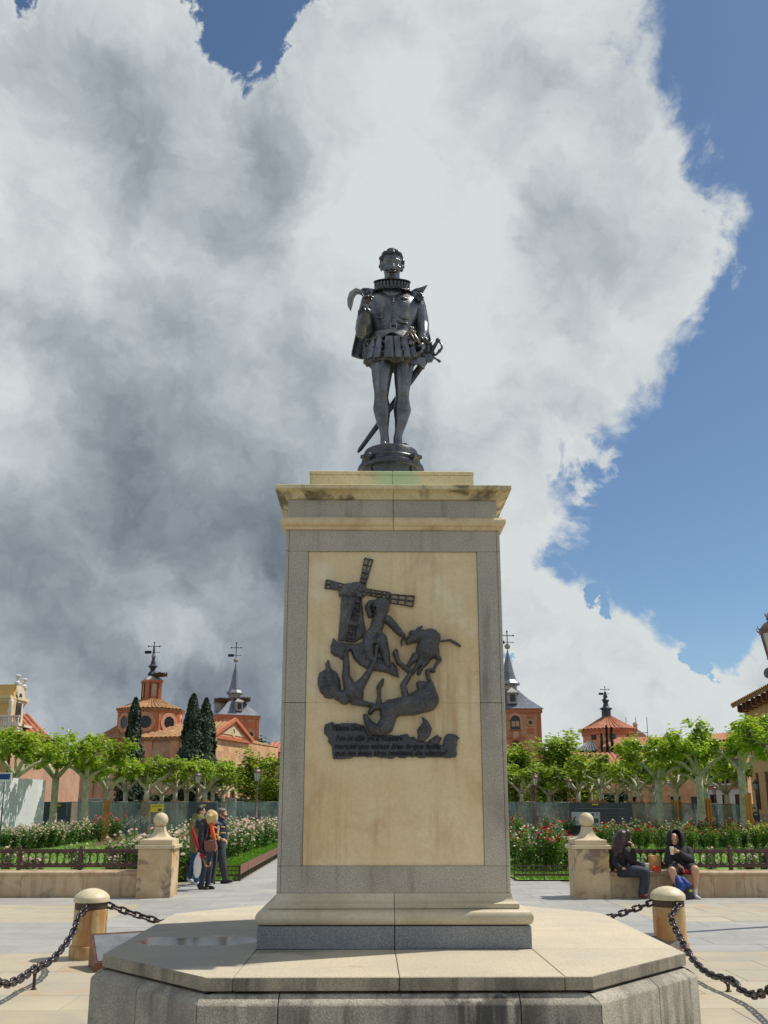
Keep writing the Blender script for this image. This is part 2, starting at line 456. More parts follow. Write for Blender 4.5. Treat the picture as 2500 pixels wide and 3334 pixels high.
# rainwater still standing on the far side: darker, smooth, where the stone dips, with painted shade around it
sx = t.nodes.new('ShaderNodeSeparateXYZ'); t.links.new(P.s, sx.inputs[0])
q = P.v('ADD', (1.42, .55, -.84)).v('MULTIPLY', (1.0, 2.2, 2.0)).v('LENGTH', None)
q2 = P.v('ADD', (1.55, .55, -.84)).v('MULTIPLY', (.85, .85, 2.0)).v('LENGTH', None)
damp_shade = ((q2*-.72)+1.0 + (tex_noise(t, P, 2.2, 5, .6)-.5)*.9).step(.25, .42)  # damp stone, widened to paint the pedestal's shadow on the step darker
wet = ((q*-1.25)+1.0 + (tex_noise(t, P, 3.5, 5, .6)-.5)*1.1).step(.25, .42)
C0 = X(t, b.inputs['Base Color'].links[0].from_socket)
C1 = mixc(t, damp_shade, C0, mixc(t, 1.0, C0, (.58, .59, .62), 'MULTIPLY'))
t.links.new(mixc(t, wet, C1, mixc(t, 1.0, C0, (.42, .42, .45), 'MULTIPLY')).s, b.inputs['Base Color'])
t.links.new((.72 - damp_shade*.22 - wet*.44).s, b.inputs['Roughness'])
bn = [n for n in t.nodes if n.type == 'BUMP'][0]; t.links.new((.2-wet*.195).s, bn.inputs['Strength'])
for sx_ in (1, -1):
    for sy_ in (1, -1):
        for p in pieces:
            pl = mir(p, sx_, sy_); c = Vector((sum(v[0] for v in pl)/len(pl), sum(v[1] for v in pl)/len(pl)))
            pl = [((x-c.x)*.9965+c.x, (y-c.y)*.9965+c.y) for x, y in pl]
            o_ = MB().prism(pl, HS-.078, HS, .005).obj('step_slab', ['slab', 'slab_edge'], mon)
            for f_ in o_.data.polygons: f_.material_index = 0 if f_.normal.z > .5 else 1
# foot of the pedestal
for s in (-1, 1):
    x0, x1 = (-PP, -.0025) if s < 0 else (.0025, PP)
    MB().box(x0, x1, -PP, PP, HS, .992, b=.004).obj('plinth_block', 'granite_blue', mon)
zt0, zt1 = .994, 1.098
tor = [(.93, zt0), (.955, zt0+.008)] + [(.935+.047*math.cos(a), (zt0+zt1)/2+.052*math.sin(a)) for a in [R(x) for x in range(-60, 70, 12)]] + [(.93, zt1)]
foot = tor
sco = [(.885, 1.099), (.897, 1.103), (.897, 1.134), (.892, 1.138)] + [(.892-.042*math.sin(R(a)), 1.14+.06*(1-math.cos(R(a)))) for a in range(15, 91, 15)] + [(.848, 1.203)]
def half(prof, name, mat, s, smooth=35):
    mb = MB(); rs = []
    for h, z in prof:
        x0, x1 = (-h, -.002) if s < 0 else (.002, h)
        rs.append([(x0,-h,z),(x1,-h,z),(x1,h,z),(x0,h,z)])
    mb.loft(rs).obj(name, mat, mon, smooth=smooth)
for s in (-1, 1):
    half(tor, 'torus_moulding', 'marble_foot', s); half(sco, 'scotia_moulding', 'marble_foot', s)
# shaft: granite frame, corner returns, recessed marble panel
SH, ZB, ZT = .847, 1.204, 3.937
MB().box(-.80, .80, -.78, .80, ZB, ZT).obj('shaft_core', 'granite', mon)
PX0, PX1, PZ0, PZ1 = -.670, .662, 1.389, 3.767
zj = zat(950, 2287, -SH)
for nm, x0, x1, z0, z1 in (('frame_stone', -.822, .818, ZB+.001, PZ0), ('frame_stone', -.822, .818, PZ1, ZT-.001),
                          ('frame_stone', -.822, PX0, PZ0+.002, zj-.002), ('frame_stone', -.822, PX0, zj+.002, PZ1-.002),
                          ('frame_stone', PX1, .818, PZ0+.002, zj-.002), ('frame_stone', PX1, .818, zj+.002, PZ1-.002)):
    MB().box(x0, x1, -SH, -.775, z0, z1, b=.003).obj(nm, 'granite', mon)
for s in (-1, 1):
    for z0, z1 in ((ZB+.001, PZ0-.001), (PZ0+.001, zj-.001), (zj+.001, PZ1-.001), (PZ1+.001, ZT-.001)):
        x0, x1 = (-.850, -.8245) if s < 0 else (.8205, .846)
        MB().box(x0, x1, -SH+.001, .846, z0, z1, b=.003).obj('corner_stone', 'granite', mon)
MB().box(PX0+.002, PX1-.002, -SH+.014, -.775, PZ0+.002, zj-.0012, b=.0015).obj('marble_panel', 'marble', mon)
MB().box(PX0+.002, PX1-.002, -.833, -.775, zj+.0002, PZ1-.002, b=.0015).obj('marble_panel', 'marble', mon)
# entablature
top_t = [(.852, 3.938), (.862, 3.942), (.868, 3.965)] + [(.868+.024*math.cos(R(a)), 4.0+.034*math.sin(R(a))) for a in range(-60, 91, 15)] + [(.866, 4.041)]
for s in (-1, 1): half(top_t, 'torus_moulding', 'marble_moulding', s)
for s in (-1, 1):
    x0, x1 = (-.840, -.002) if s < 0 else (.002, .830)
    MB().box(x0, x1, -.838, .838, 4.042, 4.195, b=.003).obj('frieze_block', 'granite', mon)
cor = [(.846, 4.196), (.856, 4.200), (.858, 4.214)] + [(.862+.06*(1-math.cos(R(a))), 4.218+.036*math.sin(R(a))) for a in range(10, 91, 20)] + [(.926, 4.256), (.938, 4.258), (.938, 4.288), (.934, 4.292)]
for s in (-1, 1): half(cor, 'cornice_block', 'marble_mossy', s, 30)
for s in (-1, 1):
    x0, x1 = (-.682, -.001) if s < 0 else (.001, .670)
    MB().box(x0, x1, -.68, .68, 4.292, 4.468, b=.003).obj('top_block', 'marble_verdigris', mon)
    x0, x1 = (-.686, -.001) if s < 0 else (.001, .674)
    MB().box(x0, x1, -.685, .685, 4.470, 4.502, b=.005).obj('top_cap', 'marble_verdigris', mon)
# ================================================================== bronze statue
def bronze(name, c, c2, rough, hi):
    m, t, b = new_mat(name); P = pos(t)
    n = tex_noise(t, P, 5, 6, .65, .3).step(.35, .7); C = mixc(t, n, c, c2)
    s = tex_noise(t, P.v('MULTIPLY', (16, 16, 3)), 1.0, 4, .6).step(.55, .8, 0, .7); C = mixc(t, s, C, hi)
    t.links.new(C.s, b.inputs['Base Color']); b.inputs['Metallic'].default_value = .75
    t.links.new((tex_noise(t, P, 14, 4, .6).step(.3, .7, rough-.10, rough+.14)).s, b.inputs['Roughness'])
    bn = t.nodes.new('ShaderNodeBump'); bn.inputs['Strength'].default_value = .25; bn.inputs['Distance'].default_value = .01
    t.links.new(tex_noise(t, P, 45, 4, .6).s, bn.inputs['Height']); t.links.new(bn.outputs[0], b.inputs['Normal'])
bronze('bronze', (.20, .20, .21), (.10, .102, .115), .28, (.36, .32, .25))
bronze('bronze_dark', (.115, .115, .125), (.065, .065, .075), .33, (.20, .185, .155))
bronze('bronze_pale', (.32, .29, .27), (.22, .20, .19), .4, (.4, .36, .33))

def A1(cx, cy, Y=0.0): return at(1080+.25316*cx, 760+.25316*cy, Y)
def A2(cx, cy, Y=0.0): return at(1080+.25316*cx, 1120+.25316*cy, Y)
K = .000815                                   # metres for one unit of the sketch
ZD = 4.93
drum = thing('bronze_drum', 'round bronze drum with scroll brackets under the statue', 'drum', (0, 0, 0))
DX = at(1272, 1490, 0).x
MB().lathe([(.255,4.503),(.262,4.56),(.262,4.70),(.272,4.73),(.296,4.745),(.302,4.765),(.296,4.785),(.28,4.795),(.262,4.805),(.262,4.83)], 48, DX, 0).obj('lower_drum', 'bronze_dark', drum, smooth=35)
MB().lathe([(.262,4.831),(.268,4.838),(.262,4.848),(.250,4.852),(.248,4.915),(.242,ZD)], 48, DX, 0).obj('upper_drum', 'bronze_dark', drum, smooth=35)
for k in range(4):
    a = R(-90+46+k*90) if k % 2 == 0 else R(-90-46+ (k-1)*90)
    c, s = math.cos(a), math.sin(a)
    u, v = Vector((c, s, 0)), Vector((-s, c, 0)); o = Vector((DX, 0, 0)); rs = []
    for r, w, z in ((.305,.030,4.503),(.29,.028,4.56),(.275,.026,4.64),(.28,.03,4.74),(.31,.036,4.79),(.335,.048,4.805),(.335,.048,4.832),(.32,.044,4.838)):
        rs.append([o+u*.24-v*w+Vector((0,0,z)), o+u*r-v*w+Vector((0,0,z)), o+u*r+v*w+Vector((0,0,z)), o+u*.24+v*w+Vector((0,0,z))])
    MB().loft(rs).obj('bracket', 'bronze_dark', drum, smooth=30)

stt = thing('bronze_statue', 'dark bronze statue of a man in ruff, doublet and cape holding a quill', 'statue', (DX, 0, ZD))
LOC = Vector((DX, 0, ZD))
def L(p): return Vector(p)-LOC
def a1(x, y, Y=0.0): return L(A1(x, y, Y))
def a2(x, y, Y=0.0): return L(A2(x, y, Y))
body = MB()
# legs (image side first): hip, knee, calf, ankle, foot
for pts in ([(650,150,.0,128),(648,300,-.015,120),(642,470,-.03,100),(640,610,-.05,80),(636,700,-.035,74),(644,830,.0,94),(655,980,.0,72),(672,1120,.0,48),(682,1215,-.005,44)],
            [(930,150,.02,112),(925,300,.01,108),(912,470,0,92),(908,620,-.015,74),(905,700,0,72),(905,850,.035,94),(890,1000,.03,68),(866,1120,.03,47),(848,1200,.03,43)]):
    body.chain([(a2(x, y, Y), r*K*1.1) for x, y, Y, r in pts])
f1 = a2(682, 1215, -.005); f2 = a2(848, 1200, .03)
for f, dx in ((f1, -.01), (f2, .07)):
    base = Vector((f.x, f.y, .035))
    body.chain([(f, .042), (base, .045), (base+Vector((dx*.6, -.09, -.002)), .042), (base+Vector((dx, -.165, -.012)), .026)])
    body.cap(base+Vector((0, .045, -.006)), base, .03, .04)
# neck and head
hc = a1(772, 425, -.075)
body.chain([(a1(770, 760, .02), .085), (a1(775, 610, -.02), .075), (a1(775, 520, -.03), .075)])
head = MB()
fwd = Vector((.06, -1, -.34)).normalized(); side = Vector((1, .06, 0)).normalized(); upv = side.cross(fwd)*-1
upv = Vector((0, 0, 1)) if upv.z < 0 and False else (upv if upv.z > 0 else -upv)
def H(x, y, z): return hc + side*x + fwd*y + upv*z        # face frame: x side, y front, z up
HM = Matrix((side, fwd, upv)).transposed()
head.ell(H(0, -.02, .045), (.095, .118, .105), HM, 20, 14)
head.ell(H(0, .015, -.03), (.080, .095, .115), HM, 20, 14)
head.ell(H(0, .055, -.10), (.05, .05, .05), HM)
head.cap(H(0, .112, .02), H(0, .142, -.045), .013, .021); head.ell(H(0, .125, -.05), (.03, .018, .014), HM)
head.cap(H(-.06, .092, .035), H(-.015, .112, .03), .014, .014); head.cap(H(.06, .092, .035), H(.015, .112, .03), .014, .014)
head.ell(H(-.055, .075, -.035), (.03, .03, .028), HM); head.ell(H(.055, .075, -.035), (.03, .03, .028), HM)
for s in (-1, 1):
    head.ell(H(.098*s, -.01, -.012), (.014, .03, .038), HM)
    head.ell(H(.036*s, .094, .008), (.018, .012, .010), HM)
head.cap(H(-.026, .108, -.092), H(.026, .108, -.092), .011, .011)
body.v += []; body.add(head.v, head.f)
# hands with five fingers each
def hand(mb, wrist, d, palm_n, size, curl, thumb_side):
    d = d.normalized(); n = (palm_n - d*palm_n.dot(d)).normalized(); w = d.cross(n)
    c = wrist + d*size*.45
    mb.cap(wrist, c, size*.24, size*.30); mb.cap(c-w*size*.14, c+w*size*.14, size*.26, size*.24)
    for k in range(4):
        b = wrist + d*size*(.82-.05*abs(k-1.4)) + w*size*(k-1.5)*.21
        l = size*(.34, .40, .37, .28)[k]; a = curl
        p1 = b + (d*math.cos(a)+n*math.sin(a))*l; p2 = p1 + (d*math.cos(a*2.1)+n*math.sin(a*2.1))*l*.75
        p3 = p2 + (d*math.cos(a*2.9)+n*math.sin(a*2.9))*l*.5
        r = size*.095
        mb.chain([(c+w*size*(k-1.5)*.15, r*1.1), (b, r), (p1, r*.95), (p2, r*.85), (p3, r*.7)], 8)
    tb = wrist + d*size*.3 + w*size*.3*thumb_side
    t1 = tb + (d*.7+w*thumb_side*.5+n*.5).normalized()*size*.3; t2 = t1+(d*.7+n*.8-w*thumb_side*.1).normalized()*size*.26
    mb.chain([(wrist+d*size*.2, size*.16), (tb, size*.13), (t1, size*.11), (t2, size*.085)], 8)
wr1 = a1(425, 1010, -.26); hand(body, wr1, Vector((.0, -.12, 1)), Vector((.75, -.65, .1)), .125, .75, -1)
wr2 = a1(1160, 1405, -.07); hand(body, wr2, Vector((-.08, -.12, -1)), Vector((-.85, -.2, .1)), .13, .45, -1)
el1 = a1(405, 1275, -.13); el2 = a1(1165, 1180, .03)
body.cap(el1, wr1, .05, .035); body.cap(el2, wr2, .05, .036)
body.cap(a1(770, 800), a1(770, 1450), .12, .12)
robj('body', body, 'bronze', stt, .008, 3)
# hair: curls piled on the head, moustache and pointed beard
hr = MB(); rh = random.Random(5)
for i in range(150):
    th = rh.uniform(0, 2*math.pi); ph = rh.uniform(-.25, 1.5)
    x, y, z = math.cos(ph)*math.cos(th), math.cos(ph)*math.sin(th), math.sin(ph)
    if y > .15 and z < .62: continue
    if z < -.1 and y > -.1: continue
    hr.ell(H(x*.108, y*.125-.02, z*.115+.035), rh.uniform(.016, .028), n=8, k=5)
hr.ell(H(0, -.045, .045), (.10, .105, .105), HM)
robj('hair', hr, 'bronze_dark', stt, .0075, 1)
bd = MB()
for s in (-1, 1):
    bd.chain([(H(0, .128, -.072), .012), (H(.03*s, .115, -.078), .012), (H(.055*s, .09, -.07), .007)], 8)
bd.chain([(H(0, .105, -.115), .02), (H(0, .105, -.14), .026), (H(0, .10, -.175), .014)], 10)
for i in range(14):
    bd.ell(H(rh.uniform(-.03, .03), .115+rh.uniform(-.01, .01), -.125-rh.uniform(0, .05)), .011, n=7, k=5)
robj('beard', bd, 'bronze_dark', stt, .006, 1)
# ruff: figure-of-eight pleats between two rims
rf = MB(); rc = a1(775, 690, .0); tilt = Matrix.Rotation(R(20), 3, 'X')
pts = []; NP = 30
for i in range(NP*10):
    a = 2*math.pi*i/(NP*10); k = NP*a
    pts.append(rc + tilt @ Vector(((.165)*math.cos(a+.06*math.sin(k*1.0+1.57)*1.0), (.165)*math.sin(a+.06*math.sin(k+1.57)), .034*math.sin(k))))
rf.tube(pts+[pts[0]], .0055, 5)
ob1 = rf.obj('ruff', 'bronze', stt, smooth='all')
rr = MB()
for sgn in (-1, 1):
    pr = [(.07, .0), (.10, sgn*.024), (.155, sgn*.036), (.178, sgn*.040), (.180, sgn*.044), (.15, sgn*.043), (.09, sgn*.036), (.068, sgn*.012)]
    rr.loft([[rc+tilt @ Vector((r*math.cos(2*math.pi*i/60)*(1+.02*math.sin(i*math.pi)), r*math.sin(2*math.pi*i/60), z)) for i in range(60)] for r, z in pr], caps=False)
rr.lathe([(.06, -.03), (.135, -.03), (.135, .03), (.06, .03)], 40)
for i in range(len(rr.v)-160, len(rr.v)):
    rr.v[i] = tuple(rc + tilt @ Vector(rr.v[i]))
rr.obj('ruff_rim', 'bronze_dark', ob1, smooth=40)
# doublet: torso loft with quilted seams and creases, sleeves
def ellring(cx, cy, Y, rx, ry, n=64, f=None):
    c = a1(cx, cy, Y-ry*K); c.y = L((0, Y, 0)).y; out = []
    for i in range(n):
        a = 2*math.pi*i/n
        k = 1+(f(a) if f else 0)
        out.append((c.x+rx*K*k*math.cos(a), c.y+ry*K*k*math.sin(a), c.z))
    return out
seam = lambda a: .010*abs(math.sin(a*12))
prof = [(772,720,.02,150,100),(770,745,.015,250,125),(775,790,.01,320,150),(778,860,0,318,178),(778,950,-.005,298,188),(778,1050,0,268,182),(776,1130,.005,244,170),(776,1195,.005,232,160),
        (774,1240,.005,246,170),(772,1290,.005,280,192),(770,1330,.005,300,205)]
db = MB(); db.loft([ellring(*p, f=seam) for p in prof])
dob = db.obj('doublet', 'bronze', stt, smooth=50)
for s, pts in ((-1, [(505,810,.03,92),(462,960,.0,94),(425,1130,-.06,96),(405,1262,-.13,92)]), (1, [(1075,840,.03,96),(1115,960,.03,92),(1150,1100,.03,84),(1165,1180,.03,80),(1168,1290,-.02,74),(1162,1385,-.065,58)])):
    sl_ = MB(); sl_.chain([(a1(x, y, Y), r*K) for x, y, Y, r in pts])
    if s < 0: sl_.chain([(a1(405,1262,-.13), 90*K), (a1(412,1150,-.20), 88*K), (a1(425,1035,-.255), 62*K)])
    for i in range(26):                      # cloth folds around the arm
        k = rh.uniform(0, len(pts)-1.001); j = int(k); u = k-j
        p, q = Vector(a1(*pts[j][:3])), Vector(a1(*pts[j+1][:3])); r = (pts[j][3]*(1-u)+pts[j+1][3]*u)*K
        c = p.lerp(q, u); d = (q-p).normalized(); w = d.cross(Vector((rh.uniform(-1,1), -1, rh.uniform(-.5,.5)))).normalized()
        v = d.cross(w); e = rh.choice((-1, 1))
        tw = rh.uniform(-.5, .5)*r
        sl_.chain([(c+(w*math.cos(a)+v*e*math.sin(a))*r*.93+d*tw*math.cos(a), r*.16) for a in (-.9, -.3, .3, .9)], 6)
    robj('sleeve', sl_, 'bronze', stt, .008, 2)
for s, w_, d_ in ((-1, wr1, Vector((0, -.05, 1))), (1, wr2, Vector((0, -.05, -1)))):
    cf = MB(); cp = w_ - d_*.01
    pp = []
    for i in range(81):
        a = 2*math.pi*i/80; pp.append(cp+Vector((.056*math.cos(a), .056*math.sin(a), .014*math.sin(a*10))))
    cf.tube(pp, .009, 6); cf.lathe([(.035, -.02), (.054, -.02), (.058, .02), (.035, .02)], 20)
    for i in range(len(cf.v)-80, len(cf.v)): cf.v[i] = tuple(Vector(cf.v[i])+cp)
    cf.obj('cuff', 'bronze_dark', stt, smooth='all')
# creases across the chest, buttons and front edge
cz = MB()
for (x0, y0, x1, y1) in ((830,840,1010,900),(840,900,1020,985),(835,960,1010,1050),(850,1060,1000,1100),(560,1090,690,1060),(600,980,700,960),(860,800,985,835),(840,1120,980,1150)):
    q = []
    for k in range(6):
        u = k/5; x, y = x0+(x1-x0)*u, y0+(y1-y0)*u+12*math.sin(u*3)
        rr_ = 300*K; off = math.sqrt(max(0, 1-((x-778)*K/(rr_*.98))**2))
        q.append((a1(x, y, -.147*off), .011*math.sin(math.pi*(u*.8+.1))))
    cz.chain(q, 8)
for x in (800, 760): cz.chain([(a1(x, y, -.150), .006) for y in (760, 900, 1050, 1170)], 6)
cz.obj('chest_folds', 'bronze', dob, smooth='all')
bt = MB().ell((0,0,0), .0095, n=8, k=6).mesh('button', 'bronze_pale', 'all')
for i in range(13): link('button', bt, dob, a1(790+.0*i, 790+i*29, -.158))
# belt with square buckle, peplum
MB().loft([ellring(776, 1225, .005, 240, 168), ellring(776, 1222, .005, 252, 178), ellring(776, 1182, .005, 248, 174), ellring(776, 1179, .005, 236, 164)]).obj('belt', 'bronze_dark', stt, smooth=40)
bk = MB(); c0 = a1(795, 1200, -.145)
for x0, x1, z0, z1 in ((-.03,.03,.018,.026),(-.03,.03,-.026,-.018),(-.03,-.022,-.018,.018),(.022,.03,-.018,.018)):
    bk.box(c0.x+x0, c0.x+x1, c0.y-.012, c0.y, c0.z+z0, c0.z+z1)
bk.obj('buckle', 'bronze_pale', stt)
pep = MB(); rs = []
for k in range(5):
    u = k/4; ring = []
    for i in range(72):
        a = 2*math.pi*i/72
        f = 1 - .75*math.exp(-((a-1.5*math.pi)/.30)**2)           # cut away in the middle of the front
        y = 1228+(1325+28*math.sin(a*3)-1228)*u*f + u*20
        w = 1+u*.22; c = a1(773, y, .005-182*K*w); c.y = .005
        ring.append((c.x+258*K*w*math.cos(a), c.y+182*K*w*math.sin(a), c.z))
    rs.append(ring)
pep.loft(rs, caps=False).obj('peplum', 'bronze', stt, smooth='all').modifiers.new('t', 'SOLIDIFY').thickness = .012
# paned trunk hose: puffed cloth with straps over it
tk = MB()
for (x, Y, r) in ((640, 0, 190), (900, .01, 180), (770, .02, 220)):
    q = a1(x, 1485, Y-.16); q.y = Y; tk.ell(q, (r*K, .16, .135))
for s, x in ((-1, 648), (1, 922)):
    q = a1(x, 1590, -.12); q.y = 0; tk.ell(q, (150*K, .13, .055))
for i in range(150):
    a = rh.uniform(math.pi, 2*math.pi); z = rh.uniform(1350, 1590); p = a1(770, z, -.17); p.y = 0
    rx, ry = 318*K, .182
    k = math.sqrt(max(.1, 1-((z-1455)/190)**2*.5))
    q = p+Vector((rx*math.cos(a)*k, ry*math.sin(a)*k, 0)); d = Vector((rh.uniform(-.5,.5), 0, rh.uniform(-1,1)))*.022
    tk.cap(q-d, q+d, .013, .009, 6)
robj('trunk_hose', tk, 'bronze_dark', stt, .008, 1)
for i, x in enumerate((505, 590, 720, 770, 850, 960, 1050)):
    st = MB(); xr = (x-772)/318
    hw = (30, 34, 38, 20, 34, 36, 26)[i]
    rs = []
    for k in range(9):
        u = k/8; y = 1318+u*(1590-1318); bul = .6+.4*math.sin(math.pi*(u*.75+.2))
        X_ = 772+(x-772)*(.84+.24*u); Yd = -(.145+.045*math.sin(math.pi*(.15+.6*u)))*math.sqrt(max(.05, 1-xr*xr*.8))-.016
        p = a1(X_, y, Yd); rs.append([p+Vector((-hw*K, .02, 0)), p+Vector((-hw*K*.95, 0, 0)), p+Vector((0, -.006, 0)), p+Vector((hw*K*.95, 0, 0)), p+Vector((hw*K, .02, 0)), p+Vector((0, .03, 0))])
    st.loft(rs).obj('pane_strap', 'bronze', stt, smooth=50)
# cape hanging behind the shoulders
cp = MB(); rows = []
edgeL = [(430,705,.05),(445,760,.10),(400,900,.15),(352,1040,.17),(300,1300,.18),(262,1450,.17),(235,1590,.16)]
edgeR = [(1130,740,.04),(1165,800,.10),(1185,920,.15),(1215,1100,.17),(1270,1330,.17),(1310,1460,.16),(1345,1575,.15)]
NC = 44
for j, (l, r) in enumerate(zip(edgeL, edgeR)):
    row = []
    for i in range(NC):
        u = i/(NC-1); x = l[0]+(r[0]-l[0])*u; y = l[1]+(r[1]-l[1])*u
        drop = (90*math.sin(math.pi*u)+ 28*math.sin(u*19)*u*(1-u)*4) * (j/6)
        Y = l[2] + .13*math.sin(math.pi*u)*(j/6+.3) + .022*math.sin(u*26+j*.2)*(j/6)
        row.append(a1(x, y+drop, Y))
    rows.append(row)
cp.loft(rows, closed=False)
co = cp.obj('cape', 'bronze', stt, smooth='all'); sm = co.modifiers.new('t', 'SOLIDIFY'); sm.thickness = .016
sb = co.modifiers.new('s', 'SUBSURF'); sb.levels = 1; sb.render_levels = 1
clr = MB(); clr2 = MB()                            # turned-up collar of the cape, flaring out on both sides
clr.loft([[a1(340,745,.02), a1(400,700,.0), a1(480,700,.0), a1(540,735,.03)], [a1(380,790,.10), a1(430,760,.09), a1(490,760,.08), a1(540,770,.08)]], closed=False)
clr2.loft([[a1(1000,750,.03), a1(1080,705,-.01), a1(1160,690,-.02), a1(1235,665,-.03)], [a1(1020,790,.05), a1(1090,775,.04), a1(1140,790,.02), a1(1165,780,.0)]], closed=False)
for q in (clr, clr2):
    q.obj('cape_collar', 'bronze', co, smooth='all').modifiers.new('t', 'SOLIDIFY').thickness = .018
ro = MB()
for i in range(9):
    a = i*.7; ro.ell(a1(1130+30*math.cos(a), 820+38*math.sin(a), -.06), .019, n=8, k=6)
ro2 = MB()
for i in range(5): ro2.ell(a1(420+i*14, 760+12*math.sin(i), -.05), .017, n=8, k=6)
ro.obj('shoulder_knot', 'bronze_dark', stt, smooth='all'); ro2.obj('shoulder_knot', 'bronze_dark', stt, smooth='all')
# sword: scabbard behind the legs, hilt with swept guard at the hip
sw = MB(); p0, p1 = a1(1270, 1540, .02), a2(335, 1395, .20)
d = (p1-p0).normalized(); n_ = Vector((0, 1, 0)); w_ = d.cross(n_).normalized()
rs = []
for u, w in ((0, .022), (.06, .034), (.3, .032), (.75, .025), (.97, .020), (1.0, .010)):
    c = p0.lerp(p1, u); rs.append([c+w_*w, c+n_*.012, c-w_*w, c-n_*.012])
sco_ = sw.loft(rs).obj('scabbard', 'bronze_dark', stt, smooth=50)
hl = MB(); h0, h1 = a1(1270, 1540, .01), a1(1365, 1375, -.04)
hl.chain([(h0, .017), (h0.lerp(h1, .5), .019), (h1, .013)], 10); hl.ell(h1, .023); hl.ell(a1(1378, 1355, -.04), .011)
hl.tube([a1(1375,1390,-.05), a1(1412,1430,-.06), a1(1418,1470,-.06), a1(1385,1515,-.05), a1(1340,1560,-.02), a1(1300,1572,.0)], [.008,.009,.011,.013,.01,.011], 8)
hl.ell(a1(1385, 1510, -.05), .017); hl.tube([a1(1265,1570,-.02), a1(1330,1605,-.04), a1(1382,1640,-.05)], [.011,.009,.012], 8)
hl.ell(a1(1384, 1642, -.05), .015)
hl.tube([a1(1250,1555,.0), a1(1225,1500,-.03), a1(1230,1430,-.04), a1(1290,1380,-.03)], .008, 8)
hl.obj('sword_hilt', 'bronze_dark', stt, smooth='all')
hg = MB()                                          # sword hanger straps and frog
for x, y, X_, Y_ in ((1010,1210,1120,1420),(1030,1260,1150,1440),(980,1250,1080,1400)):
    hg.bar(a1(x, y, -.15), a1(X_, Y_, -.13), .03, .012)
for i in range(16): hg.ell(a1(1000+rh.uniform(-40, 90), 1230+rh.uniform(-30, 200), -.155), rh.uniform(.010, .018), n=8, k=5)
hg.obj('sword_hanger', 'bronze_pale', stt, smooth='all')
# gloves held in the lowered hand: two limp leaves of leather
gl = MB()
for (pts, Y) in (([(1010,1590),(1090,1580),(1200,1600),(1215,1660),(1190,1740),(1120,1690),(1060,1680),(1005,1660)], -.10), ([(1190,1560),(1260,1530),(1320,1600),(1290,1650),(1220,1650)], -.04)):
    c = a1(sum(p[0] for p in pts)/len(pts), sum(p[1] for p in pts)/len(pts), Y)
    rs = []
    for off, k in ((.0, .93), (.008, 1.0), (.02, .96)):
        rs.append([c.lerp(a1(x, y, Y), k)+Vector((0, off+.012*math.sin(i*2.1), 0)) for i, (x, y) in enumerate(pts)])
    gl.loft(rs)
gl.obj('gloves', 'bronze', stt, smooth=60)
# quill: curved vane with a rib
ql = MB(); sp = [(432,905,-.30),(405,800,-.31),(370,762,-.31),(318,750,-.31),(272,785,-.31),(248,850,-.31),(240,930,-.31),(243,1000,-.31)]
wd = [0, 6, 34, 46, 48, 44, 34, 2]
lf = []; rt = []
for i, (x, y, Y) in enumerate(sp):
    x0, y0, _ = sp[max(i-1, 0)]; x1, y1, _ = sp[min(i+1, len(sp)-1)]
    dx, dy = x1-x0, y1-y0; n = math.hypot(dx, dy); nx, ny = -dy/n, dx/n
    lf.append(a1(x+nx*wd[i]*1.15, y+ny*wd[i]*1.15, Y+.012)); rt.append(a1(x-nx*wd[i]*.8, y-ny*wd[i]*.8, Y+.012))
mid = [a1(*p) for p in sp]
rs = [[l, m_, r, m_+Vector((0, .012, 0))] for l, m_, r in zip(lf, mid, rt)]
qo = ql.loft(rs).obj('quill', 'bronze_pale', stt, smooth=60)
MB().tube([a1(440, 960, -.29)]+mid, [.006]*4+[.005]*4+[.002], 6).obj('quill_rib', 'bronze', qo, smooth='all')
# ================================================================== bronze relief on the marble panel
def bronze_r(name, c, c2):
    m, t, b = new_mat(name); P = pos(t)
    C = mixc(t, tex_noise(t, P, 9, 6, .65, .3).step(.3, .72), c, c2)
    C = mixc(t, tex_noise(t, P, 60, 3, .6).step(.55, .75, 0, .4), C, (.34, .31, .27))
    C = mixc(t, tex_noise(t, P, 6, 5, .6, .5).step(.6, .78, 0, .45), C, (.13, .08, .06))
    t.links.new(C.s, b.inputs['Base Color']); b.inputs['Metallic'].default_value = .35; b.inputs['Roughness'].default_value = .5
    bn = t.nodes.new('ShaderNodeBump'); bn.inputs['Strength'].default_value = .9; bn.inputs['Distance'].default_value = .012
    t.links.new(tex_noise(t, P, 70, 4, .65).s, bn.inputs['Height']); t.links.new(bn.outputs[0], b.inputs['Normal'])
bronze_r('relief_bronze', (.15, .15, .16), (.075, .077, .088))
bronze_r('relief_plate', (.095, .10, .115), (.07, .075, .088))
bronze_r('relief_light', (.19, .186, .185), (.10, .10, .108))
RY = -.8335
rel = thing('bronze_relief', 'dark bronze relief of a windmill, a tumbling horse and rider with a lettered plate', 'relief', (0, RY, 2.6))
_q0 = at(960, 1780, RY)
def RP(x, y):                        # sketch unit -> panel plane (x, z)
    p = at(960+.37372*x, 1780+.37372*y, RY); return p.x, p.z-2.6
CELL = .0046
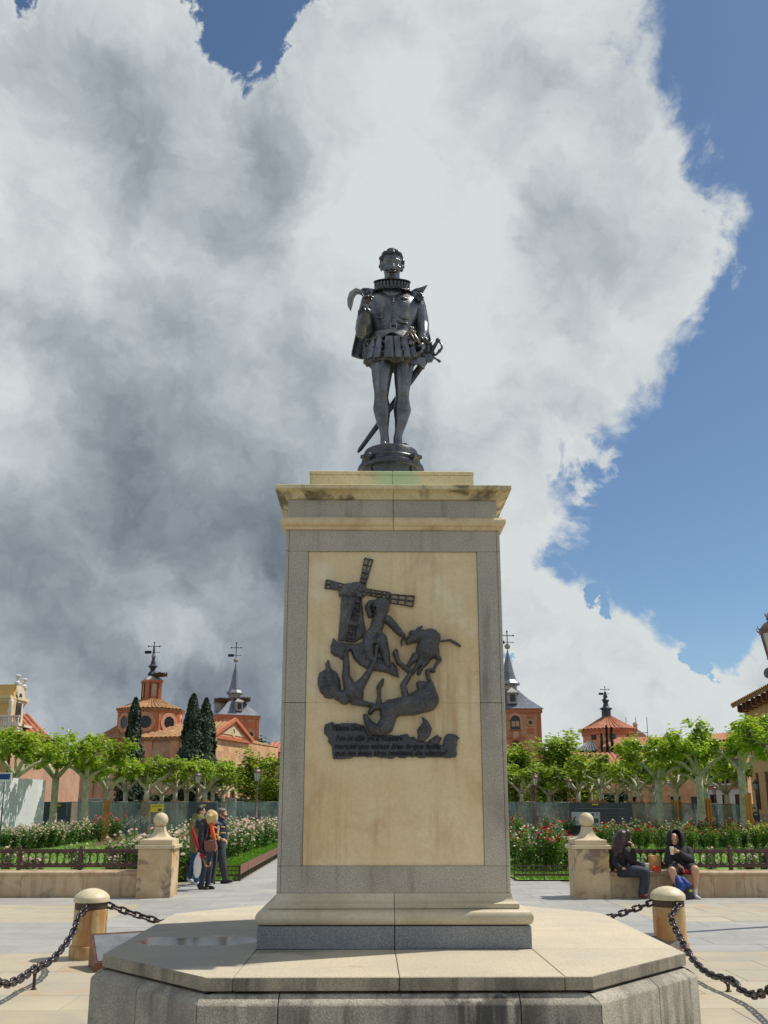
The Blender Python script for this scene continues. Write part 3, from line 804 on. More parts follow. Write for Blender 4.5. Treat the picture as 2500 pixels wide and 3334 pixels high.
def relief(name, strokes=(), polys=(), holes=(), parent=None, mat='relief_bronze', gain=1.0, base=.010, edge=.022, rough=.013, seed=0, ell=()):
    """real relief: height over the panel grows from the outline inwards; strokes are rounded limbs"""
    K2 = .000898
    S = [([(RP(x, y), r*K2, h) for x, y, r, h in st]) for st in strokes]
    PL = [([RP(x, y) for x, y in p[0]], p[1]) for p in polys]; HL = [[RP(x, y) for x, y in h] for h in holes]
    EL = [(RP(x, y), rx*K2, ry*K2, a, h) for x, y, rx, ry, a, h in ell]
    xs = [q[0][0]+s*q[1] for st in S for q in st for s in (-1, 1)] + [p[0] for pl in PL for p in pl[0]] + [e[0][0]+s*max(e[1], e[2]) for e in EL for s in (-1, 1)]
    zs = [q[0][1]+s*q[1] for st in S for q in st for s in (-1, 1)] + [p[1] for pl in PL for p in pl[0]] + [e[0][1]+s*max(e[1], e[2]) for e in EL for s in (-1, 1)]
    x0, z0 = min(xs)-CELL*2, min(zs)-CELL*2; nx, nz = int((max(xs)-x0)/CELL)+3, int((max(zs)-z0)/CELL)+3
    gx, gz = np.meshgrid(x0+np.arange(nx)*CELL, z0+np.arange(nz)*CELL, indexing='ij')
    H_ = np.zeros((nx, nz))
    def inside(poly):
        r = np.zeros(gx.shape, bool)
        for i in range(len(poly)):
            (xa, za), (xb, zb) = poly[i-1], poly[i]
            with np.errstate(divide='ignore', invalid='ignore'):
                c = ((za > gz) != (zb > gz)) & (gx < (xb-xa)*(gz-za)/(zb-za+1e-12)+xa)
            r ^= c
        return r
    def dist(poly):
        d = np.full(gx.shape, 9.)
        for i in range(len(poly)):
            (xa, za), (xb, zb) = poly[i-1], poly[i]; L2 = (xb-xa)**2+(zb-za)**2+1e-12
            tt = np.clip(((gx-xa)*(xb-xa)+(gz-za)*(zb-za))/L2, 0, 1)
            d = np.minimum(d, np.hypot(gx-xa-tt*(xb-xa), gz-za-tt*(zb-za)))
        return d
    for poly, h in PL:
        m = inside(poly); d = dist(poly)
        H_ = np.where(m, np.maximum(H_, base+h*np.sqrt(np.clip(d/edge, 0, 1)*(2-np.clip(d/edge, 0, 1)))), H_)
    for (cx, cz), rx, ry, a, h in EL:
        c, s = math.cos(a), math.sin(a); u = ((gx-cx)*c+(gz-cz)*s)/rx; v = (-(gx-cx)*s+(gz-cz)*c)/ry
        q = 1-u*u-v*v; H_ = np.where(q > 0, np.maximum(H_, base+h*np.sqrt(np.clip(q, 0, 1))), H_)
    for st in S:
        for (pa, ra, ha), (pb, rb, hb) in zip(st, st[1:]):
            L2 = (pb[0]-pa[0])**2+(pb[1]-pa[1])**2+1e-12
            tt = np.clip(((gx-pa[0])*(pb[0]-pa[0])+(gz-pa[1])*(pb[1]-pa[1]))/L2, 0, 1)
            d = np.hypot(gx-pa[0]-tt*(pb[0]-pa[0]), gz-pa[1]-tt*(pb[1]-pa[1]))/(ra+(rb-ra)*tt)
            h = base+(ha+(hb-ha)*tt)*np.sqrt(np.clip(1-d*d, 0, 1))
            H_ = np.where(d < 1, np.maximum(H_, h), H_)
    for h in HL: H_ = np.where(inside(h), 0, H_)
    m = H_ > 0
    verts = []; idx = -np.ones((nx+1, nz+1), int); faces = []
    Hp = np.pad(H_, 1); Mp = np.pad(m, 1)
    cnt = (Mp[:-1,:-1].astype(int)+Mp[1:,:-1]+Mp[:-1,1:]+Mp[1:,1:]); ssum = Hp[:-1,:-1]+Hp[1:,:-1]+Hp[:-1,1:]+Hp[1:,1:]
    hv = np.where(cnt > 0, ssum/np.maximum(cnt, 1), 0)
    back = {}
    def vid(i, j):
        if idx[i, j] < 0:
            x, z = x0+(i-.5)*CELL, z0+(j-.5)*CELL
            k = mnoise.noise((x*38+seed, z*38, seed))*rough + mnoise.noise((x*90, z*90, seed+3.))*rough*.5
            e = cnt[i, j]/4
            # pull the stair-step outline half way in so that it reads as a cut edge
            jx = jz = 0
            if e < 1:
                gxv = float(Mp[i+1, j]+0.+Mp[i+1, j+1]-Mp[i, j]-Mp[i, j+1]); gzv = float(Mp[i, j+1]+0.+Mp[i+1, j+1]-Mp[i, j]-Mp[i+1, j])
                jx, jz = gxv*CELL*.2*(1 if e < .6 else -1), gzv*CELL*.2*(1 if e < .6 else -1)
            idx[i, j] = len(verts); verts.append((x+jx, -(hv[i, j]*(1 if e == 1 else .75)+max(-.004, k))*gain, z+jz))
        return idx[i, j]
    def bid(i, j):
        if (i, j) not in back:
            f = verts[vid(i, j)]; back[(i, j)] = len(verts); verts.append((f[0], .002, f[2]))
        return back[(i, j)]
    for i, j in zip(*np.nonzero(m)):
        a, b, c, d = vid(i, j), vid(i+1, j), vid(i+1, j+1), vid(i, j+1); faces.append((a, b, c, d))
        for (di, dj, e) in ((-1, 0, ((i, j+1), (i, j))), (1, 0, ((i+1, j), (i+1, j+1))), (0, -1, ((i, j), (i+1, j))), (0, 1, ((i+1, j+1), (i, j+1)))):
            ii, jj = i+di, j+dj
            if not (0 <= ii < nx and 0 <= jj < nz and m[ii, jj]):
                faces.append((vid(*e[0]), bid(*e[0]), bid(*e[1]), vid(*e[1])))
    me = bpy.data.meshes.new(name); me.from_pydata(verts, [], faces)
    me.polygons.foreach_set('use_smooth', [True]*len(me.polygons)); me.set_sharp_from_angle(angle=R(55)); me.materials.append(M[mat])
    return link(name, me, parent or rel)
def st(*pts, h=.04): return [(x, y, r, h) for x, y, r in pts]
# windmill: body, cap, four sails with window-like lattices
wm = relief('windmill', polys=[([(400,430),(390,620),(372,820),(520,840),(625,770),(600,620),(585,430)], .03), ([(378,395),(430,325),(560,305),(615,340),(635,370),(640,400),(600,445),(378,435)], .04)], seed=1, mat='relief_light', edge=.05)
def sail(pts, bars, seed, base=.016):
    (ax, ay, wa), (bx, by, wb) = pts
    dx, dy = bx-ax, by-ay; n = math.hypot(dx, dy); ux, uy = dx/n, dy/n; vx, vy = -uy, ux
    poly = [(ax+vx*wa, ay+vy*wa), (bx+vx*wb, by+vy*wb), (bx-vx*wb, by-vy*wb), (ax-vx*wa, ay-vy*wa)]
    holes = []
    for (u0, u1) in bars:
        for s in (-1, 1):
            q = []
            for (u, w) in ((u0, .16), (u1, .16), (u1, .74), (u0, .74)):
                W_ = (wa+(wb-wa)*u)*w*s; q.append((ax+dx*u+vx*W_, ay+dy*u+vy*W_))
            holes.append(q)
    relief('sail', polys=[(poly, .012)], holes=holes, parent=wm, base=base, seed=seed, rough=.003, mat='relief_bronze', edge=.015)
sail(((575,390,28),(645,105,42)), [(.16,.24),(.28,.36),(.45,.53),(.64,.78),(.80,.97)], 2)
sail(((575,390,26),(262,325,42)), [(.15,.28),(.33,.45),(.5,.62),(.86,.95)], 3)
sail(((590,390,28),(830,430,34)), [(.15,.28),(.33,.46),(.52,.66),(.72,.86)], 4)
sail(((825,452,42),(1040,480,52)), [(.08,.32),(.38,.62),(.68,.94)], 5)
sail(((570,400,24),(478,830,46)), [(.12,.2),(.23,.32),(.35,.44),(.47,.60),(.70,.80),(.84,.97)], 6, .05)
relief('sail_hub', ell=[(575, 388, 28, 28, 0, .03)], parent=wm, base=.06, seed=7)
# ground under the feet
relief('rocky_ground', polys=[([(335,795),(370,830),(440,840),(520,850),(600,830),(690,900),(700,970),(745,965),(790,1010),(850,1005),(890,1050),(908,1145),(860,1130),(790,1100),(690,1085),(640,1078),(560,1030),(510,975),(480,900),(470,930),(430,1005),(380,965),(340,955),(305,915),(310,865)], .035)], seed=8, rough=.014, edge=.03)
# the squire shading his eyes, rein in hand
relief('squire_figure', strokes=[st((745,600,55),(715,690,58),(690,740,48),h=.06), st((655,600,26),(635,530,28),(660,495,26),(710,490,24),h=.05), st((810,640,38),(860,690,34),(910,750,28),(940,775,20),h=.06),
    st((650,800,60),(635,880,48),(655,960,44),(690,1000,30),h=.055), st((750,820,58),(780,910,44),(800,990,34),(810,1030,26),h=.055), st((940,770,16),(960,800,10),(975,840,9),h=.03), st((945,790,10),(925,830,8),(930,860,8),h=.025)],
    ell=[(745,530,78,82,0,.075),(775,510,50,60,.4,.085)], polys=[([(600,770),(665,690),(740,720),(800,790),(770,800),(720,770),(690,820)], .05)], holes=[[(690,542),(704,540),(702,556),(690,556)]], seed=9, base=.02, rough=.012)
# donkey turning its rump, tail out behind
relief('donkey', strokes=[st((1150,900,95),(1180,800,85),(1220,790,50),h=.075), st((1060,790,50),(1010,810,38),(980,840,18),h=.06), st((1050,745,14),(1080,715,14),(1105,697,6),h=.035), st((1020,760,30),(1100,780,60),h=.06),
    st((1050,960,38),(1000,1020,18),(970,1070,13),h=.04), st((1110,980,36),(1060,1050,18),(1020,1110,13),h=.04), st((1150,990,30),(1110,1050,15),(1075,1110,15),h=.035), st((1210,900,50),(1240,960,25),(1265,990,16),(1230,1030,14),(1200,1090,14),h=.045),
    st((1265,828,8),(1350,815,9),(1385,835,14),(1440,868,8),h=.02)], seed=10, base=.015)
# upturned knight: legs in the air, shield, sword arm flung out
relief('knight_figure', strokes=[st((480,1230,55),(445,1130,36),(448,1040,32),(445,940,22),h=.06), st((555,1230,50),(605,1160,34),(650,1090,26),(700,1000,20),(715,880,22),h=.055), st((500,1270,80),(540,1290,60),h=.08), st((520,1340,45),(600,1370,26),(665,1380,22),(700,1390,14),h=.05), st((440,1300,50),(380,1300,45),(340,1260,50),h=.06)],
    ell=[(433,1335,48,42,0,.085)], seed=11, base=.02)
relief('shield', polys=[([(265,1070),(320,1065),(365,1095),(395,1160),(402,1230),(370,1300),(320,1330),(265,1320),(220,1270),(197,1200),(195,1150),(215,1100)], .04)], strokes=[st((290,1000,9),(290,1060,24),(300,1130,44),(320,1210,48),(340,1260,50),h=.075), st((285,1010,6),(270,1030,7),h=.02)], seed=12, edge=.05)
# horse falling on its back
relief('horse', strokes=[st((1140,1330,110),(1020,1380,90),(890,1400,78),(810,1450,70),h=.09), st((830,1470,62),(790,1560,70),(760,1600,46),h=.08), st((760,1600,50),(680,1590,50),(640,1540,36),(610,1480,22),h=.07),
    st((960,1290,32),(940,1210,26),(975,1160,24),(1010,1100,20),(960,1060,22),(900,1010,20),(875,930,24),(880,915,20),h=.05), st((1100,1240,42),(1085,1200,30),(1160,1210,28),(1210,1245,16),(1160,1140,18),(1150,1090,20),(1185,1075,14),(1215,1090,10),h=.045),
    st((830,1370,40),(760,1400,26),(690,1400,28),(655,1445,22),h=.05), st((730,1380,30),(735,1300,18),(730,1230,22),(755,1190,22),(768,1160,10),h=.045)], seed=13, base=.025, rough=.014)
# lettered plate with torn outline, a twist of cloth and a shoe on it
rr_ = random.Random(11)
top = [(250,1590),(262,1550),(325,1525),(350,1545),(430,1535),(520,1535),(600,1560),(640,1640),(720,1650),(830,1640),(900,1645),(975,1630),(1000,1660),(1040,1655),(1060,1690),(1150,1700),(1230,1690),(1280,1740),(1305,1650),(1330,1630),(1390,1632),(1432,1668),(1415,1690),(1405,1790),(1412,1805)]
bot = []
x = 1395
while x > 340: bot.append((x, 1840+rr_.uniform(-8, 8)+(12 if x < 500 else 0))); x -= 34
plate = relief('inscription_plate', polys=[(top+bot+[(330,1845),(318,1740),(285,1695),(290,1660),(255,1630)], .012)], seed=14, mat='relief_plate', rough=.004, base=.016)
relief('cloth_twist', polys=[([(1100,1478),(1160,1520),(1195,1590),(1175,1650),(1120,1700),(1060,1700),(1070,1640),(1060,1600),(1090,1560),(1115,1530)], .04), ([(1160,1690),(1240,1638),(1280,1670),(1250,1730),(1200,1725)], .035)], seed=15, edge=.03)
lines = [('V\u00e1lame Dios!', 320, 1605, 50), ('No le dije yo a vuestra', 355, 1692, 47), ('merced que mirase bien lo que hac\u00eda,', 340, 1762, 47), ('que no eran sino molinos de viento?', 340, 1822, 47)]
surf('letter_bronze', (.02,.021,.025), (.014,.015,.018), .55, metal=.3, bump=0, rnd=0)
ends = [600, 935, 1268, 1320]
dg = bpy.context.evaluated_depsgraph_get()
for (txt, x, y, sz), xe in zip(lines, ends):
    cu = bpy.data.curves.new('lettering', 'FONT'); cu.body = txt; cu.size = 1; cu.shear = .32; cu.extrude = .02; cu.resolution_u = 3; cu.offset = .006
    o = bpy.data.objects.new('tmp', cu); col.objects.link(o); bpy.context.view_layer.update()
    me = bpy.data.meshes.new_from_object(o.evaluated_get(bpy.context.evaluated_depsgraph_get())); bpy.data.objects.remove(o)
    w = max(v.co.x for v in me.vertices); (xa, za), (xb, zb) = RP(x, y), RP(xe, y)
    k = (xb-xa)/w; kz = sz*.000898/.72
    me.transform(Matrix(((k,0,0,xa),(0,0,-.17,-.031),(0,kz,0,za),(0,0,0,1)))); me.materials.clear(); me.materials.append(M['letter_bronze']); me.name = 'lettering'
    link('lettering', me, plate)['kind'] = 'stuff'
# ================================================================== bollards, chains, plaques
surf('bollard_stone', rgb(206,178,122), rgb(186,158,106), .55, vs=3, fs=70, fine=.08, bump=.12, rnd=.03,
     blotch=(rgb(196,182,150), 3, .45, .7, .8), streak=(rgb(170,92,24), .95, .40, .58), stain=(rgb(150,112,66), 5, .5, .7, .6))
surf('bollard_cap', rgb(214,202,168), rgb(198,184,150), .5, vs=4, fs=70, fine=.07, bump=.1, rnd=.03, stain=(rgb(170,150,116), 6, .56, .76, .5))
surf('iron_band', rgb(96,80,72), rgb(76,62,58), .5, metal=.5, vs=8, fs=60, fine=.2, bump=.2, stain=(rgb(140,80,40), 7, .56, .74, .6))
surf('chain_iron', rgb(98,90,92), rgb(70,62,64), .32, metal=.8, vs=14, fs=90, fine=.2, bump=.15, rnd=.08, stain=(rgb(108,74,62), 10, .56, .74, .5))
def bollard(x, y, label):
    o = thing('stone_bollard', label, 'bollard', (x, y, 0), random.uniform(0, 3), 'chained bollards around the monument')
    MB().lathe([(.225,0),(.225,.135),(.218,.148),(.20,.152)], 40).obj('bollard_foot', 'bollard_stone', o, smooth=35)
    MB().lathe([(.199,.1525),(.199,.50),(.197,.56),(.186,.568)], 40).obj('shaft', 'bollard_stone', o, smooth=35)
    MB().lathe([(.188,.5685),(.196,.572),(.196,.642),(.190,.645)], 40).obj('iron_band', 'iron_band', o, smooth=35)
    MB().lathe([(.204,.646),(.214,.65),(.215,.70),(.208,.712),(.19,.735),(.15,.767),(.10,.79),(.05,.803),(.012,.807)], 40).obj('domed_cap', 'bollard_cap', o, smooth=35)
    return o
BL, BR = Vector((-3.615, 4.10, 0)), Vector((3.60, 4.28, 0))
bollard(BL.x, BL.y, 'rust-streaked domed bollard on the side of the three walkers')
bollard(BR.x, BR.y, 'rust-streaked domed bollard in front of the seated pair')
# one chain link, shared
lk = MB(); pts = []
for i in range(28):
    a = 2*math.pi*i/28; c, s = math.cos(a), math.sin(a)
    pts.append((.030*c, 0, (.031 if s > 0 else -.031)+.030*s))
pts.append(pts[0]); lk.tube(pts, .0145, 8); link_me = lk.mesh('link', 'chain_iron', 'all')
PITCH_L = .092
def chain(name, label, pts, group='chains slung between the bollards'):
    """links threaded along a polyline of 3-D points, every second one turned a quarter"""
    P = [Vector(p) for p in pts]; o = thing(name, label, 'chain', P[0], 0, group)
    seg = [(b-a).length for a, b in zip(P, P[1:])]; T = sum(seg); n = int(T/PITCH_L)
    rc_ = random.Random(len(label))
    for k in range(n+1):
        s = k*PITCH_L; i = 0
        while i < len(seg)-1 and s > seg[i]: s -= seg[i]; i += 1
        u = min(1, s/seg[i]); p = P[i].lerp(P[i+1], u); d = (P[i+1]-P[i]).normalized()
        q = d.to_track_quat('Z', 'Y') @ Euler((0, 0, (0.3 if k % 2 else math.pi/2+.3)+rc_.uniform(-.2, .2))).to_quaternion()
        e = link('link', link_me, o, p-P[0]); e.rotation_mode = 'QUATERNION'; e.rotation_quaternion = q
    return o
def sag(a, b, dip, n=26, k=1.0):
    return [Vector(a).lerp(Vector(b), i/n)-Vector((0, 0, dip*4*(i/n)*(1-i/n))) for i in range(n+1)]
# near bollards stand outside the picture; the chains rest on small forked pins
NL, NR = Vector((-3.62, -1.0, .60)), Vector((3.52, -1.0, .60))
pinL, pinR = gr(109, 3222), gr(2372, 3228)
def ctrl(px, py, Y): return at(px, py, Y)
cl_ = [BL+Vector((.02,-.22,.60))]
for (px, py, Y) in ((255,2985,3.55),(238,3035,3.25),(213,3075,2.95),(180,3115,2.65),(150,3138,2.42),(118,3150,2.17),(88,3172,1.9),(58,3192,1.66),(22,3204,1.38),(-25,3194,1.05),(-90,3150,.6),(-180,3070,.1)): cl_.append(ctrl(px, py, Y))
chain('barrier_chain', 'heavy iron chain sagging away from the bollard near the walkers', cl_)
cr_ = [BR+Vector((.06,-.22,.60))]
for (px, py, Y) in ((2182,2985,3.8),(2203,3032,3.5),(2228,3080,3.15),(2255,3122,2.85),(2288,3158,2.5),(2320,3176,2.2),(2352,3184,2.0),(2385,3193,1.8),(2415,3225,1.55),(2450,3240,1.3),(2485,3234,1.05),(2540,3205,.7),(2620,3130,.2)): cr_.append(ctrl(px, py, Y))
chain('barrier_chain', 'heavy iron chain sagging away from the bollard before the seated pair', cr_)
for e_, lab in ((cl_[-1], 'domed bollard at the front end of the chain on the walkers\' side'), (cr_[-1], 'domed bollard at the front end of the chain on the seated pair\'s side')):
    bollard(e_.x, e_.y-.2, lab)
chain('barrier_chain', 'short run of chain behind the octagonal base on the side of the walkers', sag(BL+Vector((.215,.03,.60)), Vector((.0, 5.2, .45)), .32))
chain('barrier_chain', 'short run of chain behind the octagonal base on the side of the seated pair', sag(BR+Vector((-.215,.03,.60)), Vector((.0, 5.2, .45)), .32))
for (pp, tp, lab) in ((pinL, cl_[6], 'small forked iron pin propping the chain on the walkers\' side of the monument'), (pinR, cr_[7], 'small forked iron pin propping the chain on the seated pair\'s side')):
    o = thing('chain_pin', lab, 'pin', (pp.x, pp.y, 0), 0, 'pins under the chains')
    h = tp.z-.035
    MB().lathe([(.03,0),(.03,.008),(.018,.014),(.016,h-.05),(.02,h-.03),(.012,h-.02)], 14).obj('stem', 'iron_band', o, smooth=35)
    MB().tube([(-.045,0,h+.035),(-.035,0,h),(0,0,h-.025),(.035,0,h),(.045,0,h+.035)], .012, 8).obj('fork', 'iron_band', o, smooth='all')
# bronze plaques shaped like a tent, text on both slopes
surf('plaque_frame', rgb(126,84,66), rgb(100,66,54), .45, metal=.55, vs=8, fs=60, fine=.15, bump=.1)
surf('plaque_face', rgb(168,168,166), rgb(140,140,138), .3, metal=.6, vs=5, fs=120, fine=.1, bump=.05)
surf('plaque_text', rgb(176,146,120), rgb(150,120,96), .5, metal=.3, bump=0)
def plaque(loc, rz, label, w=.62):
    o = thing('bronze_plaque', label, 'plaque', loc, rz, 'bronze plaques by the base')
    d, h = .26, .345
    # wedge with a sloping face toward the monument and an upright lettered side
    sec = [(-d, 0), (d, 0), (d, .10), (-d+.05, h), (-d, h)]
    MB().loft([[(x0, y, z) for y, z in sec][::-1] for x0 in (-w/2, w/2)]).obj('wedge', 'plaque_frame', o)
    n = Vector((0, h-.10, 2*d-.05)).normalized()
    f = MB(); a = Vector((0, d-.02, .115)); b = Vector((0, -d+.07, h-.012))
    f.loft([[p+n*k+Vector((x, 0, 0)) for p, x in ((a, -w/2+.03), (a, w/2-.03), (b, w/2-.03), (b, -w/2+.03))] for k in (-.002, .004)]).obj('face_plate', 'plaque_face', o)
    tx = MB(); rt_ = random.Random(4)
    for sx in (-1, 1):
        for k in range(10):
            z = .02+k*.03; ymax = d-.04 if z < .10 else d-.04-(z-.10)/(h-.10)*(2*d-.05)
            y = -d+.02
            while y < ymax-.02:
                l = rt_.uniform(.02, .06); x = sx*(w/2); tx.box(min(x, x+sx*.003)-.001, max(x, x+sx*.003), y, min(y+l, ymax), z, z+.013); y += l+.012
    tt = tx.obj('raised_text', 'plaque_text', o); tt['kind'] = 'stuff'
    return o
p1 = gr(287, 3143); plaque((p1.x+.448, p1.y-.085, 0), R(204), 'wedge-shaped bronze plaque on the paving between the bollard and the shaded base', .75)
p2 = gr(2212, 3112); plaque((p2.x-.22, p2.y-.05, 0), R(156), 'small wedge-shaped bronze plaque by the bollard before the seated pair', .75).scale = (.6, .6, .62)

# ================================================================== seat walls, pillars, railings
surf('wall_stone', rgb(204,182,146), rgb(190,166,132), .6, vs=2, fs=60, fine=.07, bump=.1, rnd=.05,
     blotch=(rgb(184,150,116), 2.4, .42, .64, .8), streak=(rgb(120,94,72), .5, .46, .68), stain=(rgb(118,100,88), 3.4, .53, .7, .6))
surf('pillar_stone', rgb(206,184,146), rgb(192,166,128), .6, vs=2.5, fs=60, fine=.08, bump=.1, rnd=.04,
     blotch=(rgb(188,150,100), 2.5, .45, .66, .8), stain=(rgb(92,80,74), 3.4, .51, .66, .75))
surf('cap_stone', rgb(212,196,162), rgb(198,178,146), .6, vs=3, fs=60, fine=.08, bump=.1, rnd=.04, stain=(rgb(146,130,116), 6, .56, .74, .6))
surf('rail_iron', rgb(102,74,70), rgb(84,60,60), .5, metal=.25, vs=6, fs=60, fine=.12, bump=.12, rnd=.05)
surf('low_rail_iron', rgb(84,62,54), rgb(66,50,46), .55, metal=.2, vs=6, fs=60, fine=.12, bump=.1)
def pillar(x0, x1, y0, label):
    cx, w = (x0+x1)/2, (x1-x0)/2; cy = y0+w*1.05
    o = thing('gate_pillar', label, 'pillar', (cx, cy, 0), 0, 'gate pillars with ball finials')
    MB().sqlathe([(w*1.01, 0), (w, .02), (w, .925), (w-.004, .93)]).obj('die', 'pillar_stone', o)
    MB().sqlathe([(w-.01, .931), (w+.045, .936), (w+.05, .942), (w+.05, .998), (w+.045, 1.004)]).obj('cap_slab', 'cap_stone', o, smooth=30)
    MB().sqlathe([(w-.02, 1.005), (w-.015, 1.01), (w-.015, 1.10), (w-.03, 1.112)]).obj('finial_base', 'cap_stone', o)
    n = 9; MB().sqlathe([(w-.04-(w-.12)*math.sin(R(90*i/n))*.93, 1.113+.245*(1-math.cos(R(90*i/n)))) for i in range(n+1)]).obj('finial_neck', 'cap_stone', o, smooth=50)
    MB().ell((0, 0, 1.49), .148, n=28, k=18).obj('ball', 'cap_stone', o, smooth='all')
    return o
pillar(-4.82, -4.14, 11.15, 'ball-topped stone pillar beside the three walkers')
pillar(3.91, 4.575, 10.93, 'ball-topped stone pillar beside the seated pair')
def seat_wall(x0, x1, y0, cuts, label):
    o = thing('seat_wall', label, 'wall', ((x0+x1)/2, y0, 0), 0, 'low stone seat walls'); c = (x0+x1)/2
    xs = [x0]+cuts+[x1]
    for a, b in zip(xs, xs[1:]):
        MB().box(a-c+.002, b-c-.002, .02, .52, 0, .405, b=.004).obj('wall_stone', 'wall_stone', o)
    q = [x0]+[v+.12 for v in cuts]+[x1]
    for a, b in zip(q, q[1:]):
        rs = [[(x, y, z) for y, z in ((.02,.407),(.53,.407),(.53,.485),(.51,.495),(.04,.495),(.005,.488),(-.012,.465),(-.008,.44),(.01,.424))][::-1] for x in (a-c+.002, b-c-.002)]
        MB().loft(rs).obj('coping_stone', 'wall_stone', o, smooth=40)
    return o
seat_wall(-10.2, -4.822, 11.33, [-9.6, -8.35, -7.17, -5.93], 'low marble seat wall under the railing beside the walkers')
seat_wall(4.577, 10.2, 11.10, [5.55, 6.70, 7.32, 8.5, 9.6], 'low marble seat wall where the pair is sitting')
# oval ring shared by the railing bays
def ringmesh(name, rx, rz, r, mat, sx=1):
    m_ = MB(); n = 20; pts = []
    for i in range(n+1):
        a = 2*math.pi*i/n; pts.append((rx*math.copysign(abs(math.cos(a))**.85, math.cos(a)), 0, rz*math.copysign(abs(math.sin(a))**.85, math.sin(a))))
    m_.tube(pts, r, 6); return m_.mesh(name, mat, 'all')
ring_me = ringmesh('oval_ring', .072, .115, .0135, 'rail_iron')
tri = MB(); tri.loft([[(-.05, y, 0), (.05, y, 0), (0, y, -.045)] for y in (-.012, .012)]); tri_me = tri.mesh('web', 'rail_iron')
def railing(x0, x1, y, z, posts, label):
    c = (x0+x1)/2; o = thing('iron_railing', label, 'railing', (c, y, z), 0, 'iron railings on the seat walls')
    MB().box(x0-c, x1-c, -.022, .022, .355, .405, b=.006).obj('top_rail', 'rail_iron', o)
    MB().box(x0-c, x1-c, -.018, .018, .045, .095, b=.005).obj('bottom_rail', 'rail_iron', o)
    for p in posts:
        m_ = MB(); m_.box(p-c-.036, p-c+.036, -.036, .036, -.005, .42, b=.006); m_.lathe([(.02,.42),(.034,.435),(.034,.465),(.016,.475)], 10, p-c, 0)
        m_.obj('post', 'rail_iron', o)
    edges = sorted([x0, x1]+posts)
    for a, b in zip(edges, edges[1:]):
        n = max(1, round((b-a-.08)/.152))
        for i in range(n):
            x = a+.04+(b-a-.08)*(i+.5)/n-c
            link('oval_ring', ring_me, o, (x, 0, .225))
            if i < n-1:
                xx = x+(b-a-.08)/n/2
                link('web', tri_me, o, (xx, 0, .357)); link('web', tri_me, o, (xx, 0, .093), (0, math.pi, 0))
    return o
railing(-10.2, -4.83, 11.72, .50, [-9.85, -8.62, -7.38, -6.13], 'brown iron railing of ovals on the wall beside the walkers')
railing(4.59, 10.2, 11.50, .50, [5.05, 6.12, 7.22, 8.45, 9.65], 'brown iron railing of ovals behind the seated pair')
# low garden fence of small interlocking rings
sring = ringmesh('small_ring', .055, .05, .006, 'low_rail_iron')
def lowfence(p, q, label):
    p, q = Vector(p), Vector(q); L_ = (q-p).length
    o = thing('low_fence', label, 'fence', p, math.atan2(q.y-p.y, q.x-p.x), 'low fences round the lawns')
    MB().box(0, L_, -.012, .012, .335, .36).obj('top_rail', 'low_rail_iron', o)
    MB().box(0, L_, -.012, .012, .115, .155).obj('bottom_rail', 'low_rail_iron', o)
    n = int(L_/.62)
    for i in range(n+1): MB().box(i*L_/n-.012, i*L_/n+.012, -.013, .013, 0, .375).obj('post', 'low_rail_iron', o)
    n = int(L_/.094)
    for i in range(n):
        for z in (.205, .285): link('small_ring', sring, o, ((i+.5)*L_/n, 0, z))
    return o
LF = 15.05
lowfence((-6.2, LF, 0), (-3.31, LF, 0), 'low ring-pattern fence at the lawn edge behind the walkers')
lowfence((3.31, LF, 0), (6.2, LF, 0), 'low ring-pattern fence at the lawn edge behind the seated woman\'s pillar')
# long low fence along the path: boards of rust-brown rail on short pickets
o = thing('path_fence', 'low rust-brown fence running along the garden path', 'fence', (-3.31, LF, 0), 0)
surf('path_rail', rgb(132,88,70), rgb(110,72,60), .6, vs=3, fs=60, fine=.12, bump=.15)
y = 0
while y < 24:
    MB().box(-.015, .015, y+.01, y+1.49, .16, .36, b=.004).obj('rail_board', 'path_rail', o); y += 1.5
y = 0
pk = MB().box(-.012, .012, -.012, .012, 0, .37).mesh('picket', 'low_rail_iron')
while y < 24.1: link('picket', pk, o, (-.02, y, 0)); y += .3

# ================================================================== lawns and beds
def sheet(name, poly, z, mat):
    return struct(MB().add([(x, y, z) for x, y in poly], [tuple(range(len(poly)))]).obj(name, mat))
lawnL = sheet('lawn', [(-3.4, LF+.06), (-3.4, 41), (-40, 41), (-40, LF+.06)], .02, 'lawn_soil')
lawnR = sheet('lawn', [(3.4, LF+.06), (40, LF+.06), (40, 41), (3.4, 41)], .02, 'lawn_soil')
leafmat('grass', rgb(112,152,48), rgb(92,132,40), .35, .6)
gs = MB(); rg = random.Random(9)
def tuft(mb, x, y, h):
    for _ in range(3):
        a = rg.uniform(0, 6.28); w = .012; dx, dy = math.cos(a)*w, math.sin(a)*w; lx, ly = rg.uniform(-.02, .02), rg.uniform(-.02, .02)
        mb.add([(x-dx, y-dy, .02), (x+dx, y+dy, .02), (x+lx, y+ly, .02+h)], [(0, 1, 2)])
for (x0, x1, y0, y1, n) in ((-7.5,-3.45,15.15,22,9000), (-5.2,-3.45,22,38,5000), (-14,-5,22,40,6000), (3.45,9,15.15,22,9000), (6,16,20,33,7000)):
    for _ in range(n): tuft(gs, rg.uniform(x0, x1), rg.uniform(y0, y1), rg.uniform(.03, .065))
go = gs.obj('grass', 'grass'); tag(go, 'short green grass covering both garden lawns', 'grass', kind='stuff')
